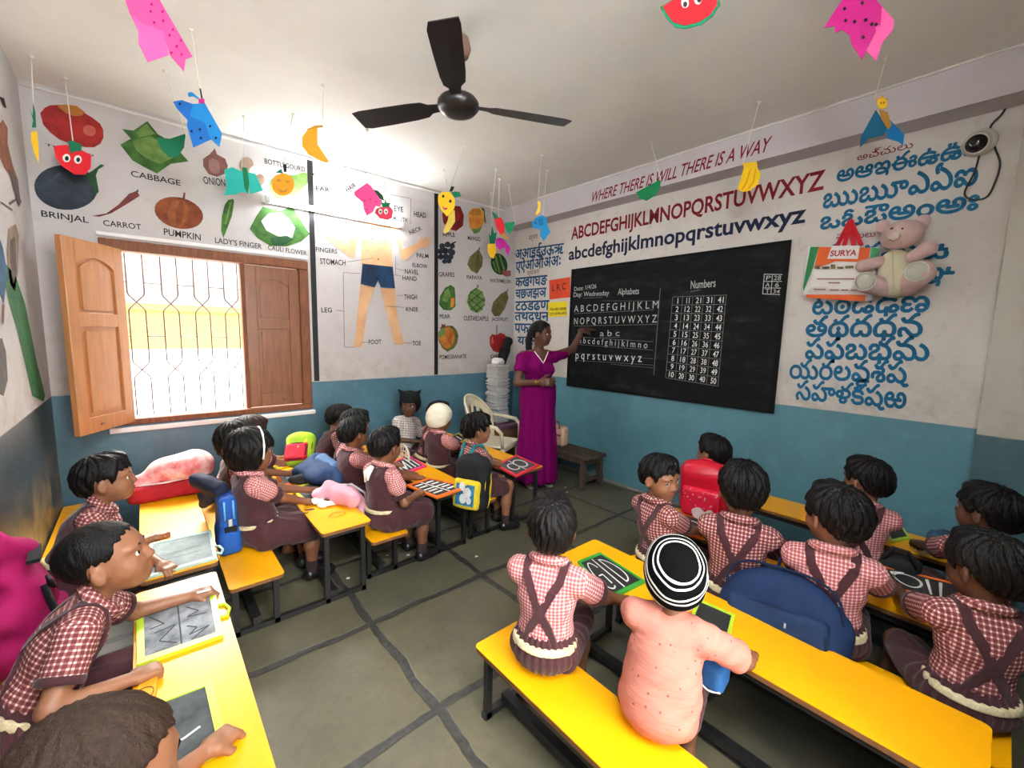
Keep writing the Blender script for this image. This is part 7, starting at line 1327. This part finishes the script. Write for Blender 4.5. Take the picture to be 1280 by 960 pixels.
# blue satchel standing on the bench
F_bl = fabric('royal_blue', (.015,.085,.36), .25, .25, 20)
bg = thing('satchel', 'blue and navy school satchel standing upright on the bench', 'bag', (.285,2.70,ZB), 0, 'school bags')
soft('bag_body', Solid().box((.292,2.71,ZB+.16), (.042,.105,.155), .03).box((.292,2.69,ZB+.07), (.052,.11,.068), .03, None, .02), .007, F_bl, bg, ripple(.002, 40, 1))
soft('navy_flap', Solid().cap((.27,2.74,ZB+.33),(.20,2.90,ZB+.35), .045, .05, .03).cap((.25,2.80,ZB+.30),(.21,2.88,ZB+.22), .04, .03, .03), .007, fabric('navy_flap', (.012,.016,.04), .3), bg, ripple(.005, 40, 2))
MB().box(.268,.322,2.592,2.602,ZB+.10,ZB+.16).build('dark_panel', F_bk, bg); MB().box(.284,.304,2.586,2.593,ZB+.165,ZB+.205,0,.003).build('buckle', mat('zip_metal', (.6,.6,.6), .35, metal=.8), bg)
for x in (.272,.312): MB().tube([(x,2.60,ZB+.30),(x,2.597,ZB+.20)], .005, 6).build('piping', fabric('sky_piping', (.15,.42,.75)), bg)
# lime and red backpack below the shutter
F_lm, F_r2 = fabric('lime', (.36,.60,.03)), fabric('bright_red', (.62,.02,.04))
r, X, h, w, d = backpack('small red, lime and black backpack on the desk below the shutter', (.86,3.44,ZT+.155), rot(-130,38,8), (.13,.20,.25), (F_lm, F_r2, F_bk), seed=5)
for y in (-.32,.32): MB().tube([X(d*.30,w*y,h*.42), X(d*.50,w*y,h*.1), X(d*.46,w*y,-h*.38)], .010, 8).build('yellow_stripe', F_ye, r)
# denim bundle
bg = thing('bag', 'slumped denim blue bag hanging over the far edge of the second desk', 'bag', (.90,3.06,ZT), 0, 'school bags')
S = Solid().ell((.88,3.10,ZT+.07), (.10,.20,.075)).ell((.945,3.00,ZT+.03), (.06,.18,.11), None, .05).cap((.80,3.22,ZT+.05),(.92,3.25,ZT+.10), .05, .06, .04).cap((.99,2.98,ZT+.04),(1.0,2.95,ZT-.10), .05, .035, .06)
S.fn(lambda P: np.where(P[...,0] < .935, ZT+.003-P[...,2], -1.0), 'i'); soft('bag_body', S, .0075, fabric('denim', (.022,.050,.125), .45, .35, 25), bg, ripple(.007, 26, 1))
soft('bag_flap', Solid().cap((.93,3.14,ZT+.135),(.96,2.97,ZT+.12), .05, .04, .03), .007, fabric('faded_denim', (.09,.17,.33), .4), bg, ripple(.004, 34, 3))
soft('dark_strap', Solid().cap((.73,3.14,ZT+.034),(.84,3.03,ZT+.05), .030, .034, .03).cap((.84,3.03,ZT+.05),(.93,2.93,ZT+.04), .034, .03, .03), .007, fabric('charcoal', (.02,.022,.026)), bg, ripple(.004, 40, 2))
# pink cloth bag
bg = thing('cloth_bag', 'pale pink cloth bag drooping over the near desk edge', 'bag', (.88,2.62,ZT), 0, 'school bags')
S = Solid().cap((.84,2.72,ZT+.06),(.91,2.52,ZT+.05), .055, .05, .04).cap((.93,2.60,ZT+.05),(.985,2.50,ZT-.06), .05, .04, .05).ell((.80,2.76,ZT+.035), (.05,.06,.035), None, .04)
S.fn(lambda P: np.where(P[...,0] < .935, ZT+.003-P[...,2], -1.0), 'i'); soft('bag_body', S, .007, fabric('pale_pink', (.72,.34,.42), .25, .3, 20), bg, ripple(.008, 30, 2))
MB().tube([(.86,2.62,ZT+.10),(.93,2.58,ZT+.12),(1.0,2.54,ZT+.06),(1.0,2.50,ZT-.02)], .008, 8).build('bag_handle', fabric('grey_strap', (.35,.33,.36)), bg)
# small things on the near desk end
pc = thing('plastic_wrapper', 'crumpled clear plastic wrapper on the yellow desk near the pink bag', 'wrapper', (.80,2.56,ZT))
soft('wrapper', Solid().ell((.80,2.62,ZT+.014), (.06,.035,.014)).ell((.76,2.70,ZT+.018), (.04,.05,.018), None, .02).half((0,0,ZT+.001),(0,0,-1)), .005, mat('clear_film', (.72,.70,.66), .18, .6), pc, ripple(.005, 90, 1))
pc = thing('rubber_band', 'loop of orange cord lying on the yellow desk end', 'cord', (.80,2.46,ZT))
MB().tube([(.80+.045*math.cos(t)+.01*math.sin(3*t), 2.46+.030*math.sin(t), ZT+.004) for t in np.linspace(0,2*PI,24,endpoint=False)], .0028, 6, closed=True).build('cord', mat('orange_cord', (.62,.30,.05), .5), pc)
# orange foam duster
du = thing('duster', 'flat orange foam duster with a drawn face under the fist', 'duster', (.0,1.44,ZT))
MB().plate([(-.094,1.548), (-.04,1.617), (-.027,1.59), (-.037,1.474), (-.083,1.492)][::-1], (0,0,ZT+.001), (1,0,0), (0,1,0), .012).build('foam_pad', F_org, du)
cx, cy = (-.059,1.533)
MB().tube([(cx+.022*math.cos(t), cy+.026*math.sin(t), ZT+.0135) for t in np.linspace(0,2*PI,20,endpoint=False)], .0011, 5, closed=True).build('drawn_face', F_blk, du)
# chalk stick and red thread in the smiling boy's hand
ck = MB().tube([(.101,1.962,.475), (.145,1.968,.468)], .004, 8); tag(ck.build('chalk_stick', mat('chalk_white', (.82,.82,.8), .9)), 'white chalk stick in the smiling boy\'s far hand', 'chalk')
# dark bag between the right rows and blue pouch
bg = thing('bag', 'black bag wedged on the bench between the two right rows', 'bag', (2.62,.30,ZB), 0, 'school bags')
soft('bag_body', Solid().box((2.60,.225,ZB+.12), (.05,.075,.115), .045).half((0,0,ZB+.001),(0,0,-1)), .008, fabric('black_nylon', (.020,.021,.024), .3), bg, ripple(.004, 30, 4))
MB().tube([(2.57,.17,ZB+.20),(2.55,.20,ZB+.275),(2.55,.25,ZB+.275),(2.57,.28,ZB+.20)], .009, 8).build('strap', F_bk, bg)
bg = thing('pouch', 'blue quilted pouch held in the far right corner', 'bag', (3.05,.12,ZT), 0, 'school bags')
soft('pouch_body', Solid().ell((3.04,.10,ZT+.065), (.055,.085,.062)).half((0,0,ZT+.001),(0,0,-1)), .006, fabric('steel_blue', (.045,.115,.20), .5, .4, 40), bg, lambda P: .003*np.sin(P[...,1]*140))
bg = thing('bag', 'blue bag with white piping on the lap of the pupil in salmon shirt', 'bag', (1.36,.50,.38), 0, 'school bags')
soft('bag_body', Solid().box((1.345,.515,.425), (.045,.040,.040), .02), .007, fabric('mid_blue', (.03,.13,.36), .3), bg, ripple(.003, 30, 6))
MB().tube(curve_through([(1.302,.478,.40),(1.298,.515,.388),(1.302,.55,.40)]), .003, 6).build('piping', M_whitecloth, bg)
# patterned purse and cream basket between the left rows
bg = thing('bag', 'small maroon and white patterned bag beside the striped wrap', 'bag', (1.60,3.72,ZT), 0, 'school bags')
soft('bag_body', Solid().box((1.60,3.70,ZT+.068), (.05,.08,.065), .03), .007, mat('fabric_patterned', (.55,.36,.38), .8, mott=.9, mscale=45, col2=(.10,.015,.03)), bg, ripple(.003, 35, 2))
bs = thing('basket', 'cream woven basket standing between the pink slate and the cream cap', 'basket', (1.60,3.22,ZT))
mb = MB()
for i in range(9):
    t = PI*i/8; mb.tube([(1.60+.012*math.sin(t*3), 3.22+.10*math.cos(t), ZT+.002), (1.605, 3.22+.092*math.cos(t), ZT+.035+.085*math.sin(t))], .0035, 5)
for k in (.3,.6,1.0): mb.tube([(1.60+.004*k, 3.22+(.10-.008*k)*math.cos(t), ZT+.006+k*(.03+.085*math.sin(t))) for t in np.linspace(0,PI,15)], .0045 if k < 1 else .009, 6)
mb.build('basket_weave', mat('cream_cane', (.66,.62,.50), .6, bump=.3, bscale=60), bs)
MB().box(1.585,1.612,3.125,3.315,ZT+.001,ZT+.010,0,.003).build('basket_base', mat('cream_cane', (.66,.62,.50), .6, bump=.3, bscale=60), bs)

# ------------------------------------------------------------------ teacher's corner
M_cream = mat('cream_plastic', (.66,.60,.44), .42, .4, mott=.12, mscale=6)
ch = thing('plastic_chair', 'cream moulded plastic armchair beside the teacher', 'chair', (2.70,3.40,0), 0)
cyaw = math.radians(-62); cc, cs = math.cos(cyaw), math.sin(cyaw); CX = lambda x, y, z: (2.66+x*cc-y*cs, 3.36+x*cs+y*cc, z)
seat = Solid().box(CX(.0,0,.395), (.215,.21,.012), .01, rot(-62,0,0)).box(CX(.20,0,.375), (.018,.20,.028), .012, rot(-62,0,0)); soft('seat', seat, .008, M_cream, ch, None, 0)
# curved back shell
V = []; F = []; nu, nv = 16, 8
for i in range(nu+1):
    t = -1+2*i/nu; a = t*1.25
    for j in range(nv+1):
        k = j/nv; zt = .40+(.455-.235*abs(t)**2.2)*k; rr = .215+.045*k; V.append(CX(-rr*math.cos(a)*1.0-.03*k, rr*1.02*math.sin(a), zt))
vi = lambda i, j: i*(nv+1)+j
for i in range(nu):
    for j in range(nv):
        if 2 <= j <= 5 and 3 <= i <= 12 and i%2 == 0: continue       # slots of the back
        F.append((vi(i,j), vi(i+1,j), vi(i+1,j+1), vi(i,j+1)))
bk = MB().add(V, F, 0, True).build('backrest', M_cream, ch); md = bk.modifiers.new('thickness', 'SOLIDIFY'); md.thickness = .012
top = [V[vi(i,nv)] for i in range(nu+1)]; MB().tube(top, .013, 8).build('top_rim', M_cream, ch)
for y in (-1,1):
    MB().tube([CX(-.10,y*.246,.63), CX(.02,y*.262,.615), CX(.15,y*.262,.60), CX(.20,y*.25,.55), CX(.205,y*.225,.40)], [.016,.020,.020,.018,.016], 8).build('armrest', M_cream, ch)
    for x in (-.17,.19):
        MB().tube([CX(x,y*.185,.40), CX(x*1.12,y*.215,0)], [.026,.017], 8).build('leg', M_cream, ch)
# old wooden bench
M_old = mat('weathered_wood', (.12,.085,.060), .8, .2, bump=.5, bscale=18, mott=.55, mscale=6, stretch=(12,2,12), col2=(.045,.032,.024))
ob = thing('wooden_bench', 'weathered dark wooden bench against the wall below the blackboard', 'bench', (3.29,2.98,0))
for k in range(3): MB().box(3.135+.100*k, 3.228+.100*k, 2.50, 3.46, .305, .335, 0, .005).build('seat_plank', M_old, ob)
for y in (2.575,3.39):
    for x, dx in ((3.165,-.022),(3.405,.022)):
        MB().bar((x,y,.305), (x+dx,y-.01,0), .045, .045, 0, (0,1,0)).build('leg', M_old, ob)
    MB().box(3.16,3.41,y-.015,y+.015,.245,.305,0,.003).build('end_rail', M_old, ob); MB().box(3.15,3.42,y-.015,y+.012,.07,.105,0,.003).build('stretcher', M_old, ob)
for x in (3.165,3.405): MB().box(x-.012,x+.012,2.575,3.39,.25,.305,0,.003).build('side_rail', M_old, ob)
hb = thing('handbag', 'cream and pink handbag on the wooden bench behind the teacher', 'bag', (3.25,3.06,.335))
soft('bag_body', Solid().box((3.27,3.02,.335+.11), (.055,.12,.105), .04).half((0,0,.337),(0,0,-1)), .0075, fabric('cream_leather', (.70,.45,.33), .2, .1), hb, ripple(.002, 25, 1))
MB().tube([(3.22,2.95,.53),(3.215,2.96,.60),(3.215,3.08,.60),(3.22,3.09,.53)], .007, 8).build('bag_handle', fabric('brown_leather', (.22,.07,.04)), hb)
MB().box(3.213,3.225,2.93,3.11,.45,.47,0,.003).build('bag_trim', fabric('brown_leather', (.22,.07,.04)), hb)
# low box carrying the tall stack of notebooks
bx = thing('storage_box', 'brown cardboard box with cloth under the stack of notebooks', 'box', (3.13,3.86,0))
MB().box(2.93,3.33,3.68,4.06,.002,.40,0,.008).build('carton', mat('brown_carton', (.22,.11,.055), .85, mott=.25), bx)
soft('cloth', Solid().box((3.12,3.86,.43), (.21,.19,.032), .03), .009, mat('fabric_purple_print', (.26,.14,.20), .85, mott=.8, mscale=14, col2=(.06,.03,.06)), bx, ripple(.006, 22, 1))
zz = .466; nb0 = None; k = 0; covers = [mat('notebook_cover_%s' % n, c, .6) for n, c in (('grey',(.42,.40,.40)),('brown',(.30,.20,.17)),('blue',(.18,.22,.30)),('white',(.62,.60,.58)))]; M_pg = mat('paper_pages', (.72,.70,.66), .8, mott=.2, mscale=60)
rr_ = random.Random(11)
protos = []
for cvm in covers:
    mb = MB().box(-.085,.085,-.105,.105,0,.0022,0).box(-.083,.083,-.104,.104,.0022,.0118,1).box(-.085,.085,-.105,.105,.0118,.014,0); protos.append((mb, cvm))
meshes = []
while zz < 1.125:
    i = rr_.choice((0,0,1,2,3,3)); x, y, a = 3.12+rr_.uniform(-.012,.012), 3.86+rr_.uniform(-.012,.012), rr_.uniform(-.10,.10)
    nbk = next((m_ for m_ in meshes if m_[0] == i), None)
    if nbk is None:
        o = protos[i][0].build('notebook', [covers[i], M_pg]); meshes.append((i, o))
    else: o = nbk[1].copy(); COL.objects.link(o)
    o.location = (x,y,zz); o.rotation_euler = (0,0,a); tag(o, 'thin notebook in the tall paper stack left of the teacher', 'notebook', 'notebooks in the tall stack'); zz += .0146; k += 1
wp = thing('paper_bundle', 'crumpled pale paper bundle on top of the notebook stack', 'paper', (3.12,3.86,zz))
soft('paper', Solid().ell((3.12,3.86,zz+.035), (.07,.08,.045)).ell((3.07,3.84,zz+.02), (.05,.05,.03)).half((0,0,zz+.001),(0,0,-1)), .007, mat('pale_paper', (.62,.60,.56), .8), wp, ripple(.006, 45, 1))
hg = thing('cloth_bag', 'black cloth bag hanging on the wall right of the painted cherry', 'bag', (3.36,4.05,1.05))
S = Solid().cap((3.42,4.045,1.40),(3.36,4.045,1.26), .060, .055, .05).cap((3.36,4.045,1.26),(3.30,4.045,1.08), .050, .060, .05).half((0,YW-.002,0),(0,1,0)); soft('bag_body', S, .008, fabric('black_cotton', (.012,.012,.013), .2), hg, ripple(.004, 30, 2))
MB().tube([(3.42,YW-.01,1.46),(3.42,YW-.03,1.455),(3.42,YW-.03,1.43)], .005, 6).build('hanging_loop', F_bk, hg)
# paper scraps on the floor
sc0 = None
for i, (x, y) in enumerate([(1.02,2.62),(1.10,2.75),(1.16,2.58),(1.24,2.83),(.86,2.48),(1.27,2.50),(.80,2.62),(1.30,2.68),(3.0,2.62),(3.08,2.72),(2.98,2.85),(1.62,2.20)]):
    if sc0 is None:
        sc0 = MB().add([(-.012,-.008,0),(.011,-.010,.002),(.013,.008,0),(-.004,.012,.003)], [(0,1,2,3)]).add([(-.012,-.008,0),(.011,-.010,.002),(.013,.008,0),(-.004,.012,.003)], [(3,2,1,0)]).build('paper_scrap', mat('scrap_paper', (.75,.73,.68), .8)); o = sc0
    else: o = sc0.copy(); COL.objects.link(o)
    o.location = (x,y,.0015); o.rotation_euler = (0,0,i*1.1); tag(o, 'small scrap of white paper on the stone floor', 'paper scrap', 'paper scraps on the floor')

# ------------------------------------------------------------------ hung on the blackboard wall: carrier bag, teddy bear, camera
sb = thing('carrier_bag', 'orange, green and white printed carrier bag hanging by red handles', 'bag', (3.5,.80,1.77))
def wall_soft(poly, x0, x1, name, M, parent):
    """stuffed flat pouch with the given outline (y, z)"""
    P2 = np.array([(p[1], p[2]) for p in poly]); n = len(P2)
    def f(P):
        q = P[...,1:]; d = np.full(q.shape[:-1], 9.0); ins = np.zeros(q.shape[:-1], bool)
        for i in range(n):
            a, b = P2[i], P2[(i+1)%n]; e = b-a; w_ = q-a; h = np.clip((w_@e)/(e@e), 0, 1); d = np.minimum(d, np.sqrt(((w_-h[...,None]*e)**2).sum(-1)))
            c1 = (a[1] <= q[...,1]) != (b[1] <= q[...,1]); xi = a[0]+(q[...,1]-a[1])*(e[0]/(e[1] if abs(e[1]) > 1e-9 else 1e-9)); ins ^= c1 & (q[...,0] < xi)
        s = np.where(ins, -d, d); xc, hx = (x0+x1)/2, (x1-x0)/2; th = hx*np.clip(-s/.07, .25, 1)**.5
        return np.maximum(s, np.abs(P[...,0]-xc)-th)
    S = Solid(); S._add(f, (x0, *P2.min(0)), (x1, *P2.max(0)), .004, 0, 'u'); return soft(name, S, .0065, M, parent, ripple(.0025, 30, 1))
# body panels share one pouch: colour bands are separate panels in front
pouch = [(3.5,.976,2.138), (3.5,.583,2.079), (3.5,.597,1.76), (3.5,.628,1.749), (3.5,.962,1.803), (3.5,.979,1.821)]
wall_soft(pouch, 3.455, 3.546, 'bag_body', mat('bag_white_film', (.80,.79,.76), .35, .4, bump=.3, bscale=20), sb)
def panel(name, pts, M, dx=0.0):
    P = [(3.449-dx, p[1], p[2]) for p in pts]; mb = MB(); mb.add(P, [tuple(range(len(P)))]); mb.add(P, [tuple(range(len(P)))[::-1]]); mb.v = [(x, y, z) if i < len(P) else (x+.0012, y, z) for i, (x, y, z) in enumerate(mb.v)]; return mb.build(name, M, sb)
M_bo = mat('bag_orange_film', (.80,.12,.008), .3, .45, bump=.3, bscale=20, mott=.15); M_bg = mat('bag_green_film', (.01,.22,.06), .3, .45, bump=.3, bscale=20); M_br = mat('bag_red_plastic', (.55,.008,.02), .35, .45, bump=.4, bscale=30)
panel('green_side', [(3.449,.945,2.123), (3.449,.898,2.118), (3.449,.924,1.962), (3.449,.96,1.83), (3.449,.966,1.861)], M_bg)
panel('orange_band', [(3.449,.898,2.118), (3.449,.625,2.077), (3.449,.628,2.007), (3.449,.682,1.997), (3.449,.798,2.013), (3.449,.911,1.978)], M_bo)
panel('orange_foot', [(3.449,.945,1.809), (3.449,.623,1.79), (3.449,.622,1.748), (3.449,.938,1.787)], M_bo)
panel('green_side', [(3.449,.622,2.077), (3.449,.579,2.068), (3.449,.586,1.931), (3.449,.624,2.006)], M_bg, .0006)
panel('name_label', [(3.449,.825,2.114), (3.449,.679,2.097), (3.449,.683,2.015), (3.449,.844,2.034)], mat('bag_label_white', (.82,.80,.77), .4), .0014)
mb = MB(); a, b_ = (3.449,.83,2.049), (3.449,.692,2.038); text(mb, 'SURYA', (-a[1],a[2]), (-b_[1],b_[2]), .036, (3.4468,0,0), (0,-1,0), (0,0,1), bold=.03, lift=.0008); mb.build('lettering', mat('bag_ink_red', (.42,.01,.03), .5), sb)
mb = MB()
for x0, x1, y in ((190,480,480),(280,370,508),(165,260,560),(290,360,562),(378,430,562),(448,500,562)):
    a, b_ = ((3.449,1.074,2.347), (3.449,.995,2.333)); sx = (b_[1]-a[1])/100; A_ = np.array((3.449,.89,1.908)); B_ = np.array((3.449,.685,1.892)); C_ = np.array((3.449,.883,1.837))
    p = lambda x, y: A_+(B_-A_)*(x-190)/290+(C_-A_)*(y-480)/82
    q = [p(x0,y-4), p(x1,y-4), p(x1,y+4), p(x0,y+4)]; mb.add([(3.4485, t[1], t[2]) for t in q], [(3,2,1,0)])
mb.build('printed_lines', mat('bag_ink_dark', (.30,.10,.10), .5), sb)
mb = MB()
for x0, x1, y, hh in ((180,215,395,16),(232,290,398,12),(300,335,392,20),(350,395,400,10),(410,470,396,12)):
    q = [p(x0,y-hh), p(x1,y-hh), p(x1,y+hh*.6), p(x0,y+hh*.6)]; mb.add([(3.4480, t[1], t[2]) for t in q], [(3,2,1,0)])
mb.build('printed_picture', mat('bag_ink_picture', (.30,.22,.08), .5, mott=.8, mscale=70, col2=(.02,.02,.02)), sb)
for k, (x0, xb) in enumerate(((345,445),(400,440),(470,455),(530,455))):
    A_, B_ = np.array((3.455,.798,2.114)), np.array((3.535,.761,2.281)); A_ = A_+(np.array((3.455,.663,2.095))-A_)*(x0-345)/200
    mb = MB(); mb.bar(A_, B_, .024, .006, 0, (1,0,0)); mb.build('bag_handle', M_br, sb)
MB().tube([(3.549,B_[1],B_[2]+.012),(3.53,B_[1],B_[2]+.010),(3.525,B_[1],B_[2]+.02)], .004, 6).build('nail', M_iron, sb)
# teddy bear
tb = thing('teddy_bear', 'pale pink and cream teddy bear hanging on the wall', 'teddy bear', (3.46,.48,1.78))
Tp = lambda x, y, dx=0: A3((3.455-dx, *(np.array(TA)+(np.array(TB)-np.array(TA))*(x-600)/500+(np.array(TC)-np.array(TA))*(y-200)/400)))
TA, TB, TC = (3.44,.626,2.108)[1:], (3.44,.333,2.067)[1:], (3.44,.596,1.788)[1:]
F_tp, F_tc, F_tg = fabric('plush_pink', (.70,.50,.47), .2, .5, 90), fabric('plush_cream', (.72,.68,.48), .15, .5, 90), fabric('plush_grey', (.55,.56,.48), .15, .5, 90)
S = Solid().ell(Tp(800,430), (.072,.085,.115)).ell(Tp(790,330), (.055,.065,.06), None, .04).ell(Tp(790,520), (.075,.085,.07), None, .04); soft('body', S, .006, F_tc, tb, ripple(.0015, 40, 1))
S = Solid().ell(Tp(850,150,.03), (.078,.098,.082), rot(0,0,-10)).ell(Tp(800,165,.085), (.040,.042,.036), None, .02)
for q in ((690,75),(1000,45)): S.ell(Tp(*q), (.018,.036,.036), None, .015)
soft('head', S, .006, F_tp, tb, ripple(.0015, 40, 2))
soft('muzzle', Solid().ell(Tp(812,172,.105), (.022,.034,.030)), .005, fabric('plush_muzzle', (.66,.58,.46), .1, .4, 90), tb)
for q in ((790,122),(868,124)): soft('eye', Solid().ell(Tp(*q,.100), .009), .003, M_iris, tb)
MB().tube([Tp(770,200,.125), Tp(812,214,.128), Tp(852,196,.125), Tp(858,160,.122)], .0018, 6).build('mouth_stitch', mat('stitch_dark', (.15,.10,.08), .8), tb)
soft('arm', Solid().cap(Tp(930,310,.03), Tp(1050,250,.05), .034, .042), .006, F_tp, tb); soft('arm', Solid().cap(Tp(680,350,.03), Tp(545,385,.045), .034, .038), .006, F_tp, tb)
soft('leg', Solid().cap(Tp(900,520,.02), Tp(1000,430,.09), .055, .068), .006, F_tp, tb); soft('leg', Solid().cap(Tp(720,540,.02), Tp(590,520,.09), .055, .060), .006, F_tp, tb)
soft('foot_pad', Solid().ell(Tp(985,425,.135), (.024,.052,.056)), .006, F_tg, tb); soft('foot_pad', Solid().ell(Tp(588,515,.128), (.024,.046,.050)), .006, F_tg, tb)
for (x, y) in ((985,425),(588,515)):
    c = Tp(x,y,.142); MB().tube([c+A3((0,.050*math.cos(t),.053*math.sin(t))) for t in np.linspace(0,2*PI,20,endpoint=False)], .004, 6, closed=True).build('foot_piping', fabric('white_piping', (.72,.70,.64)), tb)
MB().tube([Tp(790,260,.075), Tp(795,400,.078), Tp(800,560,.078)], .002, 6).build('seam', mat('stitch_cream', (.50,.46,.30), .8), tb)
MB().tube([Tp(1000,20,-.06), Tp(1000,10,-.093)], .004, 6).build('hanging_nail', M_iron, tb)
# camera on the wall
cm = thing('security_camera', 'white dome security camera with dark lens high at right', 'camera', (3.50,.235,2.58))
cp = A3((3.5,.229,2.582)); Rc = rot(180-14,-18,0)
def Cm(x, y, z): return tuple(cp+Rc@A3((x,y,z)))
mb = MB().lathe([(.0,-.05),(.066,-.05),(.070,-.02),(.066,.0),(.052,.014),(.048,.02)], (0,0,0), 28, 0, 'x'); mb.v = [Cm(*q) for q in mb.v]; mb.build('camera_body', mat('ivory_plastic', (.72,.70,.62), .35, .45), cm)
mb = MB().lathe([(.047,.012),(.045,.022),(.034,.038),(.018,.046),(.0,.048)], (0,0,0), 24, 0, 'x'); mb.v = [Cm(*q) for q in mb.v]; mb.build('lens_dome', mat('dark_glass', (.006,.006,.008), .06, .6), cm)
mb = MB().lathe([(.056,-.005),(.060,.012),(.053,.017)], (0,0,0), 28, 0, 'x'); mb.v = [Cm(*q) for q in mb.v]; mb.build('bezel', mat('ivory_dark', (.48,.46,.38), .4), cm)
MB().box(3.508,3.549,.195,.275,2.54,2.62,0,.006).build('bracket', mat('ivory_plastic', (.72,.70,.62), .35, .45), cm)
cb = MB(); cb.tube(curve_through([(3.53,.218,2.521), (3.542,.228,2.443), (3.543,.255,2.344), (3.543,.229,2.3), (3.543,.171,2.296), (3.543,.146,2.361), (3.543,.136,2.461), (3.543,.163,2.55), (3.543,.192,2.66), (3.543,.158,2.717), (3.543,.144,2.752)]), .0045, 8)
tag(cb.build('camera_cable', mat('black_cable', (.02,.02,.02), .5)), 'thin dark cable looping from the wall camera', 'cable')

bpy.data.objects.remove(_fo); bpy.data.curves.remove(_fc)
for o in list(bpy.data.objects):
    if '_l' in o: del o['_l']
